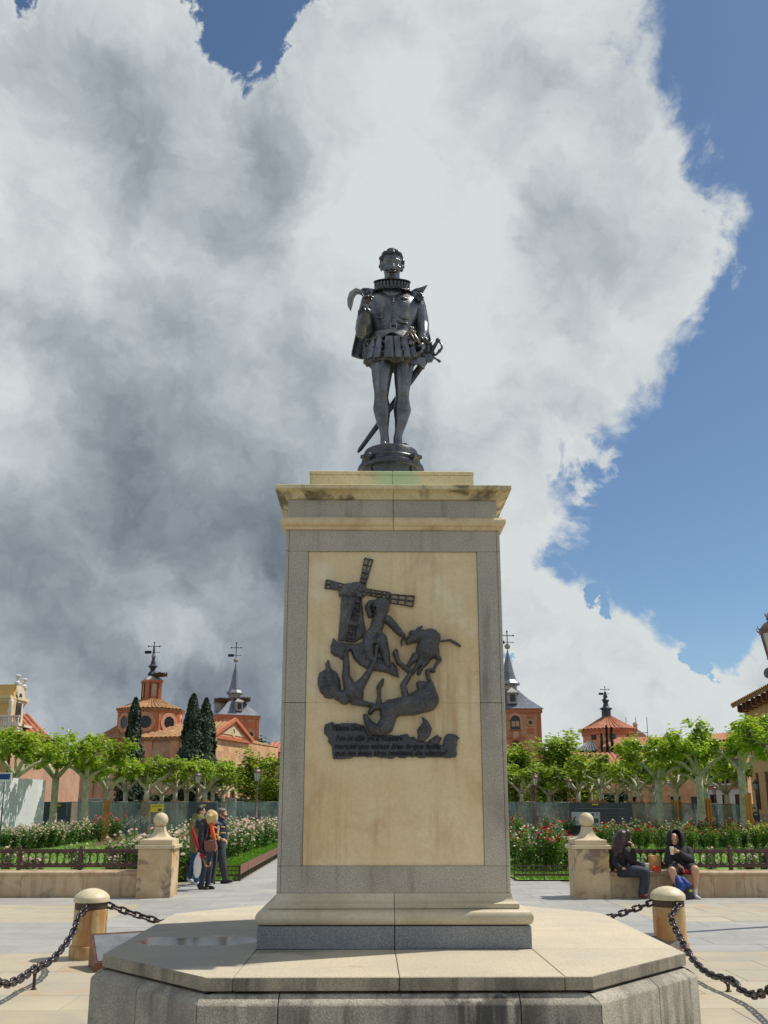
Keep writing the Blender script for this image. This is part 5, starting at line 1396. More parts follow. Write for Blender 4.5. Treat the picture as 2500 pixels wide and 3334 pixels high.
# street lamps with tapered lanterns
surf('lamp_iron', rgb(134,104,100), rgb(108,84,82), .5, metal=.3, vs=5, fs=50, fine=.1, bump=.1)
surf('lamp_iron_dark', rgb(80,84,92), rgb(64,68,76), .5, metal=.3, vs=5, fs=50, fine=.1, bump=.1)
m, t, b = new_mat('lamp_glass'); b.inputs['Base Color'].default_value = (.62, .62, .58, 1); b.inputs['Roughness'].default_value = .35; b.inputs['Transmission Weight'].default_value = .25
def lamp_parts(iron):
    pole = MB().lathe([(.20,0),(.20,.10),(.17,.14),(.15,.5),(.17,.54),(.13,.60),(.09,.75),(.085,1.1),(.11,1.13),(.11,1.18),(.07,1.22),(.055,2.5),(.075,2.53),(.05,2.58),(.045,2.80),(.075,2.84),(.05,2.88),(.03,2.92)], 14)
    ln = MB()
    for i in range(6):
        a = R(60*i); ln.bar((.105*math.cos(a), .105*math.sin(a), 2.95), (.185*math.cos(a), .185*math.sin(a), 3.36), .016, .016)
    ln.lathe([(.11,2.92),(.125,2.935),(.125,2.95),(.09,2.955)], 6); ln.lathe([(.19,3.36),(.215,3.37),(.215,3.40),(.19,3.405)], 6)
    gl = MB().lathe([(.098,2.957),(.178,3.358)], 6)
    rf = MB().lathe([(.222,3.405),(.215,3.43),(.16,3.50),(.10,3.545),(.06,3.56),(.05,3.59),(.075,3.61),(.05,3.64),(.02,3.66)], 6)
    for i in range(6):
        a = R(60*i); rf.tube([(.21*math.cos(a), .21*math.sin(a), 3.405), (.245*math.cos(a), .245*math.sin(a), 3.43), (.255*math.cos(a), .255*math.sin(a), 3.475)], [.016, .012, .004], 5)
    return [('pole', pole.mesh('pole', iron, 45)), ('lantern_frame', ln.mesh('lantern_frame', iron)), ('glass', gl.mesh('glass', 'lamp_glass')), ('lantern_roof', rf.mesh('lantern_roof', iron, 40))]
LP = {k: lamp_parts(k) for k in ('lamp_iron', 'lamp_iron_dark')}
def lamp(px, top, Y, label, iron='lamp_iron'):
    p = at(px, top, Y); s_ = p.z/3.66; o = thing('street_lamp', label, 'lamp', (p.x, Y, 0), .4, 'street lamps round the gardens'); o.scale = (s_, s_, s_)
    for nm, me in LP[iron]: link(nm, me, o)
lamp(838, 2497, 38, 'lamp post standing in the pale rose hedge by the path')
lamp(645, 2511, 46, 'lamp post between plane trees above the walkers\' heads')
lamp(417, 2540, 57, 'lamp post half hidden in the far plane trees by the cypress')
lamp(1741, 2518, 45.5, 'lamp post beside the brick tower behind the fence')
lamp(1853, 2532, 50, 'lamp post under the light green tree beyond the banner')
lamp(1830, 2565, 64, 'distant lamp post beyond the fence near the parking sign')
lamp(2324, 2558, 60, 'lamp post before the balconied house')
lamp(2458, 2538, 52, 'dark lamp post before the sand-coloured house', 'lamp_iron_dark')
# the big lantern and camera-like spotlight close by at the edge of the view
Yl = 7.0; p = at(2502, 2002, Yl); s_ = 1.0
o = thing('tall_street_lantern', 'large crowned street lantern on a tall post with a round floodlight', 'lamp', (p.x+.02, Yl, 0), .2)
zb, zt = at(2500, 2147, Yl).z, p.z; k = (zt-zb)/.76
for nm, me in LP['lamp_iron']:
    if nm == 'pole': continue
    e = link(nm, me, o, (0, 0, zb-2.92*k)); e.scale = (k, k, k)
MB().lathe([(.16,0),(.16,.5),(.12,.6),(.07,.9),(.06,zb-.45),(.09,zb-.4),(.05,zb-.3),(.045,zb-.05),(.08,zb)], 16).obj('post', 'lamp_iron', o, smooth=40)
for i in range(7):
    a = 2*math.pi*i/7; MB().tube([(.05*math.cos(a), .05*math.sin(a), zt-.05), (.085*math.cos(a), .085*math.sin(a), zt+.03)], [.012, .006], 5).obj('crown_leaf', 'lamp_iron', o)
q = at(2497, 2194, Yl-.25)-Vector((p.x+.02, Yl, 0))
fm = MB().lathe([(.02,-.09),(.09,-.08),(.098,0),(.098,.03),(.09,.03),(.085,.012),(.005,.01)], 24).mesh('floodlight', 'fence_pole', 40); fm.transform(Matrix.Rotation(R(105), 4, 'X'))
link('floodlight', fm, o, q)
MB().tube([q+Vector((0,.02,0)), Vector((0,0,q.z-.05))], .02, 8).obj('floodlight_arm', 'fence_pole', o)
# road signs
def roadsign(px, py, Y, kind, label):
    p = at(px, py, Y); o = thing('road_sign', label, 'sign', (p.x, Y, 0))
    MB().tube([(0, .03, 0), (0, .03, p.z+.3)], .03, 8).obj('pole', 'fence_pole', o, smooth='all')
    if kind == 'no_entry':
        d = MB().lathe([(.29,-.01),(.30,0),(.29,.01)], 28).mesh('disc', 'sign_red', 40); d.transform(Matrix.Rotation(R(90), 4, 'X')); link('disc', d, o, (0, 0, p.z))
        MB().box(-.2, .2, -.016, -.0105, p.z-.045, p.z+.045).obj('white_bar', 'sign_white', o)
    else:
        MB().box(-.27, .27, -.012, .012, p.z-.42, p.z+.42, b=.004).obj('board', 'sign_white', o)
        d = MB().lathe([(.19,-.004),(.19,.004)], 24).mesh('disc', 'sign_blue', 40); d.transform(Matrix.Rotation(R(90), 4, 'X')); link('disc', d, o, (0, -.018, p.z+.16))
        MB().box(-.18, .18, -.018, -.0125, p.z-.3, p.z-.24).obj('text_line', 'sign_blue', o)
roadsign(2080, 2606, 62, 'no_entry', 'round red no-entry sign beyond the fence')
roadsign(1812, 2607, 62, 'parking', 'white plate with a blue disc beyond the fence')
# yellow bin at the edge
p = gr(2497, 2738); surf('bin_yellow', rgb(240,206,20), rgb(228,190,16), .4, bump=0)
o = thing('yellow_bin', 'bright yellow plastic bin at the end of the rose bed', 'bin', (p.x, p.y, 0), .2)
Hb = zat(2490, 2682, p.y)
MB().sqlathe([(.34, .06), (.40, Hb*.8), (.40, Hb*.82)]).obj('tub', 'bin_yellow', o)
MB().sqlathe([(.42, Hb*.825), (.43, Hb*.86), (.36, Hb*.97), (.30, Hb)]).obj('lid', 'bin_yellow', o, smooth=30)
# ================================================================== buildings
surf('brick_orange', rgb(212,156,120), rgb(198,138,102), .85, vs=.5, fs=6, fine=.10, bump=.25, bs=9, blotch=(rgb(214,164,130), .5, .45, .7, .6), streak=(rgb(140,84,60), .3, .5, .7), rnd=.03)
surf('brick_red', rgb(202,122,84), rgb(186,108,74), .85, vs=.6, fs=6, fine=.10, bump=.2, bs=9, rnd=.03)
surf('render_pink', rgb(204,166,138), rgb(186,144,118), .85, vs=.6, fs=5, fine=.10, bump=.2, bs=6, blotch=(rgb(202,160,128), .5, .5, .62, .8), rnd=.03)
surf('facade_peach', rgb(214,168,126), rgb(198,146,106), .85, vs=.7, fs=5, fine=.08, bump=.2, bs=6, blotch=(rgb(226,190,140), .8, .5, .6, .8), rnd=.03)
surf('panel_pale', rgb(206,176,146), rgb(188,148,118), .85, vs=.8, fs=5, fine=.08, bump=.2, blotch=(rgb(168,112,84), .9, .55, .65, .7))
surf('stucco_yellow', rgb(222,184,118), rgb(206,166,100), .8, vs=.6, fs=6, fine=.06, bump=.1)
surf('stucco_cream', rgb(226,206,166), rgb(210,190,150), .8, vs=.6, fs=6, fine=.06, bump=.1)
surf('stucco_white', rgb(226,222,212), rgb(208,202,192), .8, vs=1, fs=6, fine=.06, bump=.1)
surf('sandstone', rgb(214,180,120), rgb(198,162,104), .8, vs=.6, fs=6, fine=.06, bump=.1)
surf('roof_tile', rgb(178,136,92), rgb(148,104,70), .85, vs=1.4, fs=7, fine=.25, bump=.3, bs=10, blotch=(rgb(150,140,84), 1.0, .5, .66, .6), stain=(rgb(206,178,140), 2.5, .58, .7, .6), rnd=.03)
surf('roof_red', rgb(192,126,96), rgb(168,104,80), .85, vs=1.4, fs=7, fine=.25, bump=.3, bs=10, stain=(rgb(214,160,120), 2.5, .58, .7, .5), rnd=.03)
surf('slate', rgb(128,132,142), rgb(100,106,120), .4, vs=1.2, fs=9, fine=.18, bump=.3, bs=8, stain=(rgb(134,134,134), 1.5, .55, .7, .5), rnd=.03)
surf('slate_dark', rgb(60,66,82), rgb(44,50,64), .4, vs=1.2, fs=9, fine=.15, bump=.2)
surf('lead', rgb(168,162,156), rgb(146,140,136), .5, vs=2, fs=9, fine=.1, bump=.1)
surf('window_dark', rgb(34,36,44), rgb(24,26,32), .15, bump=0); surf('shutter', rgb(112,66,50), rgb(92,54,42), .6, bump=0)
surf('iron_black', rgb(34,34,38), rgb(26,26,30), .5, metal=.4, bump=0); surf('twigs', rgb(104,80,58), rgb(76,58,44), .95, vs=8, fs=20, fine=.4, bump=.8)
def P3(p, z): return (p[0], p[1], z)
def tileroof(a, b, c, d, mat, name, parent, pitch=.36, rad=.10, loc=Vector((0,0,0))):
    """a-b eave, d-c ridge (world points); ribs run from eave to ridge"""
    a, b, c, d = [Vector(p)-loc for p in (a, b, c, d)]
    n = max(2, int((b-a).length/pitch)); nr = (b-a).cross(d-a).normalized()
    if nr.z < 0: nr = -nr
    seg = 4; prof = [0, .8, 1, .8]
    lo, hi = [], []
    N = n*seg
    for i in range(N+1):
        h = prof[i % seg]*rad; u = i/N
        lo.append(a.lerp(b, u)+nr*h); hi.append(d.lerp(c, u)+nr*h)
    mb = MB(); mid = [l.lerp(h, .5)-Vector((0,0,.03)) for l, h in zip(lo, hi)]
    mb.loft([lo, mid, hi], closed=False)
    und = [p-nr*(rad+.10) for p in (a, b, c, d)]; mb.add(und, [(3, 2, 1, 0)])
    mb.add([a-nr*(rad+.10), b-nr*(rad+.10), b, a], [(0, 1, 2, 3)])
    return mb.obj(name, mat, parent)
def prismw(pts, z0, z1, name, mat, parent, loc):
    mb = MB(); q = [Vector((p[0], p[1], 0))-Vector((loc.x, loc.y, 0)) for p in pts]
    if area_signed(q) < 0: q = q[::-1]
    mb.loft([[(p.x, p.y, z) for p in q] for z in (z0, z1)]); return mb.obj(name, mat, parent)
def area_signed(q): return sum(q[i-1].x*q[i].y-q[i].x*q[i-1].y for i in range(len(q)))/2
def on_wall(p, q, u, z, off, loc):       # point on the wall p-q at fraction u, height z, off metres out (to the viewer)
    p, q = Vector((p[0], p[1], 0)), Vector((q[0], q[1], 0)); d = (q-p).normalized(); n = Vector((d.y, -d.x, 0))
    c = p.lerp(q, .5)
    if (CAMLOC-c).dot(n) < 0: n = -n
    return p.lerp(q, u)+n*off+Vector((0, 0, z))-loc, d, n
def wallshape(p, q, u, z, outline, off, th, name, mat, parent, loc):
    """flat outline (metres along wall, up) standing th thick on a wall"""
    c, d, n = on_wall(p, q, u, z, off, loc); mb = MB()
    mb.loft([[c+d*x+Vector((0, 0, y))+n*k for x, y in outline] for k in (0, th)]); return mb.obj(name, mat, parent)
def rectout(w, h): return [(-w/2, 0), (w/2, 0), (w/2, h), (-w/2, h)]
def archout(w, h, n=10): return [(-w/2, 0), (w/2, 0)]+[(w/2*math.cos(math.pi*i/n), h-w/2+w/2*math.sin(math.pi*i/n)) for i in range(n+1)]
def circ(r, n=20): return [(r*math.cos(2*math.pi*i/n), r*math.sin(2*math.pi*i/n)) for i in range(n)]
def ringwall(p, q, u, z, r0, r1, off, th, name, mat, parent, loc, arch=None):
    c, d, n = on_wall(p, q, u, z, off, loc); mb = MB()
    o1, o0 = (circ(r1), circ(r0)) if arch is None else (archout(*arch[0]), archout(*arch[1]))
    if arch: o1, o0 = o1[1:], o0[1:]
    P = lambda o, k: [c+d*x+Vector((0, 0, y))+n*k for x, y in o]
    mb.loft([P(o0, 0), P(o0, th), P(o1, th), P(o1, 0)], closed=arch is None, caps=False); return mb.obj(name, mat, parent)
def vane(parent, base, h, loc, s=1.0):
    b = Vector(base)-loc; m_ = MB(); m_.tube([b, b+Vector((0,0,h))], .035*s, 6)
    m_.bar(b+Vector((-.45*s,0,h*.72)), b+Vector((.45*s,0,h*.72)), .05*s, .05*s)
    for dx, dz in ((-.45,.72), (.45,.72), (0, 1.0)): m_.ell(b+Vector((dx*s, 0, h*dz)), .07*s, n=6, k=4)
    m_.obj('cross', 'iron_black', parent)
    f = MB(); f.bar(b+Vector((-.6*s,0,h*.28)), b+Vector((.5*s,0,h*.28)), .04*s, .04*s); f.box(b.x-.72*s, b.x-.2*s, b.y-.02, b.y+.02, b.z+h*.28-.12*s, b.z+h*.28+.12*s)
    f.obj('wind_vane', 'iron_black', parent)
def spire(parent, c, rows, mat, n, name, loc, a0=0):
    MB().lathe([(r, z) for r, z in rows], n, c[0]-loc.x, c[1]-loc.y, a0=a0).obj(name, mat, parent)
def nest(parent, p, r, loc):
    mb = MB(); rr = random.Random(int(p[0]*100)); c = Vector(p)-loc
    mb.lathe([(r*.5,-.3*r),(r,-.1*r),(r*1.05,.2*r),(r*.8,.28*r),(r*.3,.1*r)], 12, c.x, c.y)
    for i in range(len(mb.v)): mb.v[i] = (mb.v[i][0], mb.v[i][1], mb.v[i][2]+c.z)
    for _ in range(60):
        a = rr.uniform(0, 6.28); q = c+Vector((math.cos(a)*r, math.sin(a)*r, rr.uniform(-.2, .3)*r)); d = Vector((-math.sin(a), math.cos(a), rr.uniform(-.4,.4)))*r*.45
        mb.bar(q-d, q+d, .03, .03)
    mb.obj('stork_nest', 'twigs', parent)

# ---- church: long nave with a gable front, octagonal drum with lantern
YC = 78
C_ = at(693, 2394, YC); zE = C_.z
A_ = at(303, 2405, 82.6); B_ = at(905, 2432, 95)
loc = Vector((C_.x, C_.y, 0))
ch = thing('brick_church', 'orange brick church with octagonal drum, lantern turret and tiled gable roof', 'church', loc)
C2, A2_, B2 = Vector((C_.x, C_.y)), Vector((A_.x, A_.y)), Vector((B_.x, B_.y)); D2 = A2_+(B2-C2)
G2 = C2.lerp(B2, .50)                                  # end of the gable along the facade
prismw([C2, A2_, A2_+(G2-C2), G2], 0, zE, 'nave_wall', 'render_pink', ch, loc)
wallshape(P3(C2,0), P3(G2,0), .5, 0, rectout((G2-C2).length, zE-.26), .004, .012, 'facade_wall', 'facade_peach', ch, loc)
prismw([G2, A2_+(G2-C2), D2, B2], 0, zE-.25, 'aisle_wall', 'facade_peach', ch, loc)
rg_ = (C2+G2)/2; zR = zat(753, 2350, rg_.y)
rdA = rg_+(A2_-C2)
ov = (C2-G2).normalized()*.35
tileroof(P3(A2_+ov, zE-.12), P3(C2+ov, zE-.12), P3(rg_, zR), P3(rdA, zR), 'roof_tile', 'roof_slope', ch, .5, .12, loc)
tileroof(P3(A2_+(G2-C2), zE), P3(G2, zE), P3(rg_, zR), P3(rdA, zR), 'roof_tile', 'roof_slope', ch, .5, .12, loc)
tileroof(P3(G2, zE-.2), P3(B2, zE-.2), P3(B2+(A2_-C2)*.4, zE+1.3), P3(G2+(A2_-C2)*.4, zE+1.3), 'roof_tile', 'aisle_roof', ch, .5, .12, loc)
# pediment on the gable front
fd = (G2-C2).normalized(); fl = (G2-C2).length
wallshape(P3(C2,0), P3(G2,0), .5, zE, [(-fl/2, 0), (fl/2, 0), (0, zR-zE)], .02, .15, 'pediment', 'brick_orange', ch, loc)
for s in (-1, 1):
    wallshape(P3(C2,0), P3(G2,0), .5, zE, [(s*fl*.53, -.1), (s*fl*.53, .25), (0, zR-zE+.38), (0, zR-zE+.05)] if s < 0 else [(0, zR-zE+.05), (0, zR-zE+.38), (s*fl*.53, .25), (s*fl*.53, -.1)], .17, .3, 'raking_cornice', 'brick_red', ch, loc)
    wallshape(P3(C2,0), P3(G2,0), .5, zE+.28, [(s*.45, .02), (s*fl*.32, .02), (s*.45, (zR-zE)*.46)], .175, .05, 'pale_panel', 'stucco_cream', ch, loc)
wallshape(P3(C2,0), P3(G2,0), .5, zE-.25, rectout(fl*1.04, .3), .02, .3, 'cornice', 'brick_red', ch, loc)
ringwall(P3(C2,0), P3(G2,0), .5, zE+(zR-zE)*.40, .25, .5, .18, .06, 'oculus_ring', 'stucco_cream', ch, loc)
for (u, z, w, h) in ((.2, .45, .9, .9), (.2, .72, .9, .9), (.5, .58, .9, .9), (.8, .45, .9, .9), (.8, .74, .9, .9), (.2, .2, .9, .9), (.8, .2, .9, .9)):
    wallshape(P3(C2,0), P3(G2,0), u, zE*z, rectout(w, h), .01, .03, 'pale_panel', 'panel_pale', ch, loc)
dr = wallshape(P3(C2,0), P3(G2,0), .52, 0, archout(1.5, 3.0), .02, .06, 'church_door', 'shutter', ch, loc)
ringwall(P3(C2,0), P3(G2,0), .52, 0, 0, 0, .02, .25, 'door_surround', 'stucco_cream', ch, loc, arch=((2.3, 3.5), (1.5, 3.0)))
for u, w in ((.18, 2.4), (.42, 2.4), (.63, 2.6), (.85, 2.2)):
    wallshape(P3(C2,0), P3(A2_,0), u, 1.0, rectout(w, zE*.72), .01, .05, 'pale_panel', 'panel_pale', ch, loc)
for u in (0.0, .30, .52, .74, 1.0):
    wallshape(P3(C2,0), P3(A2_,0), u, 0, rectout(.9, zE-.15), .01, .12, 'brick_pier', 'brick_orange', ch, loc)
wallshape(P3(C2,0), P3(A2_,0), .5, zE-.3, rectout((A2_-C2).length*1.0, .3), .02, .25, 'cornice', 'brick_red', ch, loc)
wallshape(P3(C2,0), P3(A2_,0), .52, 2.2, rectout(.7, 1.1), .06, .03, 'window', 'window_dark', ch, loc)
# octagonal drum
YD = 85; dc = at(486, 2400, YD); rD = (at(588, 2330, YD).x-at(385, 2330, YD).x)/2/math.cos(R(10))
dc2 = Vector((dc.x, dc.y)); zD0, zD1 = zE-.5, zat(486, 2314, YD)
oct_ = [dc2+Vector((math.cos(R(-112+45*i+4)), math.sin(R(-112+45*i+4))))*rD for i in range(8)]
prismw(oct_, zD0-3, zD1, 'drum_wall', 'brick_orange', ch, loc)
o2 = [dc2+(p-dc2)*1.04 for p in oct_]; prismw(o2, zD1-.35, zD1, 'drum_cornice', 'brick_red', ch, loc)
o3 = [dc2+(p-dc2)*1.02 for p in oct_]; prismw(o3, zD0+.1, zD0+.5, 'drum_band', 'brick_orange', ch, loc)
zL = zat(490, 2282, YD)
for i in range(8):
    a, b_ = dc2+(oct_[i]-dc2)*1.09, dc2+(oct_[(i+1) % 8]-dc2)*1.09
    tileroof(P3(a, zD1), P3(b_, zD1), P3(dc2+(b_-dc2)*.26, zL+.1), P3(dc2+(a-dc2)*.26, zL+.1), 'roof_tile', 'drum_roof', ch, .42, .10, loc)
    p, q = oct_[i], oct_[(i+1) % 8]
    if ((p+q)/2-dc2).y < 1.5:
        wallshape(P3(p,0), P3(q,0), .5, (zD0+zD1)/2+.35, circ(.62), .02, .05, 'round_window', 'window_dark', ch, loc)
        ringwall(P3(p,0), P3(q,0), .5, (zD0+zD1)/2+.35, .62, 1.0, .01, .14, 'window_ring', 'brick_orange', ch, loc)
        for u in (.07, .93): wallshape(P3(p,0), P3(q,0), u, zD0+.6, rectout(.35, zD1-zD0-1.0), .01, .08, 'brick_pier', 'brick_red', ch, loc)
# lantern turret (turned a little), slate cap, spirelet, nest
tc = at(493, 2250, YD); tw = (at(530, 2250, YD).x-at(456, 2250, YD).x)*.70*.5
zT0, zT1 = zL-.3, zat(493, 2217, YD)
sq = [Vector((tc.x, YD))+Vector((math.cos(R(-90-45+30+90*i)), math.sin(R(-90-45+30+90*i))))*tw*1.41 for i in range(4)]
prismw(sq, zT0, zT1, 'lantern_wall', 'brick_red', ch, loc)
sq2 = [Vector((tc.x, YD))+(p-Vector((tc.x, YD)))*1.12 for p in sq]; prismw(sq2, zT1-.22, zT1, 'lantern_cornice', 'brick_red', ch, loc); prismw(sq2, zT0+.1, zT0+.45, 'lantern_base', 'brick_red', ch, loc)
for i in range(4):
    p, q = sq[i], sq[(i+1) % 4]
    if (CAMLOC.xy-((p+q)/2)).dot(((p+q)/2)-Vector((tc.x, YD))) > 0:
        wallshape(P3(p,0), P3(q,0), .5, zT0+.65, rectout(.62, (zT1-zT0)*.55), .01, .03, 'lantern_window', 'panel_pale', ch, loc)
        for s in (.27, .73): wallshape(P3(p,0), P3(q,0), s, zT0+.5, rectout(.16, (zT1-zT0)*.66), .01, .1, 'window_jamb', 'shutter', ch, loc)
spire(ch, (tc.x, YD), [(tw*1.5, zT1), (tw*1.35, zT1+.12), (tw*.62, zT1+.5), (tw*.42, zT1+.6)], 'lead', 4, 'lantern_roof', loc, R(-15))
zs = zT1+.55
spire(ch, (tc.x, YD), [(.42,zs),(.55,zs+.12),(.38,zs+.35),(.22,zs+.55),(.30,zs+.75),(.5,zs+.95),(.28,zs+1.15),(.16,zs+1.7),(.09,zs+3.0),(.05,zat(497,2143,YD))], 'slate_dark', 8, 'spirelet', loc)
zb_ = zat(499, 2136, YD); MB().ell(Vector((tc.x, YD, zb_))-loc, .24, n=12, k=8).obj('spire_ball', 'lead', ch, smooth='all')
vane(ch, (tc.x, YD, zb_), zat(500, 2092, YD)-zb_, loc, 1.3); nest(ch, (tc.x+.95, YD-.4, zT1+.55), .62, loc)

# ---- slate-spired towers
def tower(name, label, cx, Y, hw, rot, zE_, zP, zS, zTip, zBall, zVane, face_windows, base='brick_orange'):
    loc = Vector((cx, Y, 0)); o = thing(name, label, 'tower', loc, 0); c = Vector((cx, Y))
    sq = [c+Vector((math.cos(R(-135+rot+90*i)), math.sin(R(-135+rot+90*i))))*hw*1.414 for i in range(4)]
    prismw(sq, 0, zE_, 'tower_wall', base, o, loc)
    prismw([c+(p-c)*1.05 for p in sq], zE_-.35, zE_+.05, 'tower_cornice', 'brick_red', o, loc)
    a0 = R(-135+rot); n = 4
    spire(o, (cx, Y), [(hw*1.414*1.10, zE_+.06), (hw*1.414*1.04, zE_+.16), (hw*1.414*.62, zE_+(zP-zE_)*.5), (hw*1.414*.25, zP)], 'slate', 4, 'tower_roof', loc, a0)
    spire(o, (cx, Y), [(hw*.30, zP-.25), (hw*.31, zP+.35), (hw*.42, zP+.45), (hw*.42, zP+.55)], 'lead', 8, 'spire_base', loc, a0)
    spire(o, (cx, Y), [(hw*.44, zP+.56), (hw*.30, zP+.95), (hw*.24, zP+1.5), (.04, zTip)], 'slate', 8, 'spire', loc, a0)
    MB().ell((0, 0, zBall), .30, n=12, k=8).obj('spire_ball', 'lead', o, smooth='all'); vane(o, (cx, Y, zBall), zVane-zBall, loc, 1.4)
    for i in range(4):
        p, q = sq[i], sq[(i+1) % 4]; mid = (p+q)/2
        if (CAMLOC.xy-mid).dot(mid-c) <= 0: continue
        nn = (mid-c).normalized(); k = c+nn*hw*.62; zz = zE_+(zP-zE_)*.38
        dm = MB(); d = Vector((-nn.y, nn.x)); w = hw*.17
        f = [k+nn*.35*hw-d*w, k+nn*.35*hw+d*w, k-nn*.2*hw+d*w, k-nn*.2*hw-d*w]
        dm.loft([[(v.x-cx, v.y-Y, z) for v in f] for z in (zz-.3, zz+.75)]); do = dm.obj('dormer', 'lead', o)
        cc = k+nn*.1*hw; MB().loft([[((cc+(v-cc)*s).x-cx, (cc+(v-cc)*s).y-Y, z) for v in f] for s, z in ((1.25, zz+.75), (1.2, zz+.82), (.08, zz+1.35))]).obj('dormer_roof', 'lead', do)
        MB().loft([[(v.x-cx, v.y-Y, z) for v in (k+nn*.355*hw-d*w*.6, k+nn*.355*hw+d*w*.6, k+nn*.33*hw+d*w*.6, k+nn*.33*hw-d*w*.6)] for z in (zz-.1, zz+.62)]).obj('dormer_opening', 'window_dark', do)
        face_windows(o, P3(p, 0), P3(q, 0), loc, hw, zE_)
    return o, loc
def fwL(o, p, q, loc, hw, zE_):
    ringwall(p, q, .5, zE_-3.9, 0, 0, .01, .12, 'arch_surround', 'brick_red', o, loc, arch=((1.7, 3.2), (1.1, 2.8)))
    w = wallshape(p, q, .5, zE_-3.9, archout(1.1, 2.8), .02, .04, 'arched_window', 'window_dark', o, loc)
    for u in (.2, .8):
        wallshape(p, q, u, zE_-2.2, circ(.3), .02, .04, 'round_window', 'window_dark', o, loc); ringwall(p, q, u, zE_-2.2, .3, .55, .01, .1, 'window_ring', 'brick_orange', o, loc)
        wallshape(p, q, u, zE_-1.4, rectout(1.0, .7), .01, .06, 'brick_panel', 'brick_red', o, loc)
    for u in (.04, .33, .67, .96): wallshape(p, q, u, 0, rectout(.4, zE_-.4), .005, .09, 'brick_pier', 'brick_red', o, loc)
YT = 105
cx = at(762, 2300, YT).x; hwL = (at(845, 2330, YT).x-at(676, 2330, YT).x)/2/1.28
oT, lT = tower('spired_tower', 'brick tower with slate spire and dormers rising behind the church gable', cx, YT, hwL, 24, zat(760, 2336, YT), zat(762, 2272, YT), 0, zat(762, 2160, YT), zat(762, 2150, YT), zat(762, 2093, YT), fwL)
nest(oT, (cx-1.3, YT-1.0, zat(717, 2284, YT)), .95, lT); nest(oT, (cx+1.1, YT-.9, zat(787, 2282, YT)), .95, lT)
def fwR(o, p, q, loc, hw, zE_):
    d = (Vector(q)-Vector(p)); 
    if abs(d.x) < abs(d.y): return
    zc = zat(1667, 2375, 80)
    ringwall(p, q, .53, zc, 0, 0, .01, .12, 'arch_surround', 'brick_orange', o, loc, arch=((1.35, 1.65), (.95, 1.38)))
    w = wallshape(p, q, .53, zc, archout(.95, 1.38), .02, .04, 'arched_window', 'window_dark', o, loc)
    for s in (-.2, .2): wallshape(p, q, .53+s/5.4, zc+.3, rectout(.34, .5), .07, .02, 'pane', 'panel_pale', w, loc)
    wallshape(p, q, .53, zc-.08, rectout(1.2, .08), .01, .2, 'window_sill', 'brick_red', o, loc)
    wallshape(p, q, .53, zat(1667, 2402, 80), [(-.95, 0), (.95, 0), (0, .72)], .01, .10, 'pediment', 'brick_red', o, loc)
    wallshape(p, q, .53, zat(1667, 2402, 80)+.02, rectout(.55, .62), .115, .04, 'coat_of_arms', 'panel_pale', o, loc)
    z2 = zat(1667, 2450, 80)
    ringwall(p, q, .53, z2, 0, 0, .01, .12, 'arch_surround', 'brick_red', o, loc, arch=((1.4, 1.45), (1.0, 1.2))); wallshape(p, q, .53, z2, archout(1.0, 1.2), .02, .04, 'arched_window', 'shutter', o, loc)
    for u in (.8, .2):
        zr = zat(1713, 2352, 80); wallshape(p, q, u, zr, circ(.2), .02, .04, 'round_window', 'window_dark', o, loc); ringwall(p, q, u, zr, .2, .36, .01, .1, 'window_ring', 'brick_orange', o, loc)
        for z in (zr+.45, zr-1.0): wallshape(p, q, u, z, rectout(.62, .45), .01, .05, 'brick_panel', 'brick_red', o, loc)
    for u in (.035, .965): wallshape(p, q, u, 0, rectout(.36, zE_-.4), .005, .09, 'brick_pier', 'brick_red', o, loc)
YR = 83; cx = at(1658, 2300, YR).x; hwR = at(1746, 2330, YR).x-cx
oR, lR = tower('spired_tower', 'brick tower with slate spire and glazed arched window, standing apart from the church', cx, YR, hwR, -1, zat(1658, 2309, YR-hwR), zat(1658, 2245, YR), 0, zat(1658, 2116, YR), zat(1658, 2105, YR), zat(1658, 2056, YR), fwR)
nest(oR, (cx+.1, YR-1.3, zat(1664, 2258, YR-1.3)), .6, lR)

# ---- domed chapel beyond the trees
YK = 112; kc = at(1980, 2390, YK); loc = Vector((kc.x, YK, 0))
kp = thing('domed_chapel', 'terracotta chapel with octagonal tiled roof and slate cupola', 'chapel', loc)
k2 = Vector((kc.x, YK)); rK = (at(2060, 2383, YK).x-at(1902, 2383, YK).x)/2*1.12; zK0, zK1 = 0, zat(1980, 2378, YK)
ok = [k2+Vector((math.cos(R(-112+45*i-6)), math.sin(R(-112+45*i-6))))*rK*.94 for i in range(8)]
prismw(ok, 0, zK1, 'drum_wall', 'brick_orange', kp, loc); prismw([k2+(p-k2)*1.05 for p in ok], zK1-.7, zK1, 'drum_cornice', 'brick_red', kp, loc)
zKt = zat(1976, 2334, YK)
for i in range(8):
    a, b_ = k2+(ok[i]-k2)*1.12, k2+(ok[(i+1) % 8]-k2)*1.12
    tileroof(P3(a, zK1), P3(b_, zK1), P3(k2+(b_-k2)*.14, zKt), P3(k2+(a-k2)*.14, zKt), 'roof_red', 'drum_roof', kp, .5, .13, loc)
    p, q = ok[i], ok[(i+1) % 8]
    if ((p+q)/2-k2).y < 0: wallshape(P3(p,0), P3(q,0), .5, zat(1964, 2412, YK), rectout(.75, 1.1), .02, .04, 'window', 'window_dark', kp, loc)
zz = zKt-.1; spire(kp, (kc.x-.1, YK), [(.62,zz),(.62,zz+1.0),(.85,zz+1.1),(.85,zz+1.2),(.4,zz+1.45),(.3,zz+1.9),(.5,zz+2.3),(.28,zz+2.6),(.14,zz+3.4),(.05,zat(1974,2274,YK))], 'slate_dark', 8, 'cupola', loc)
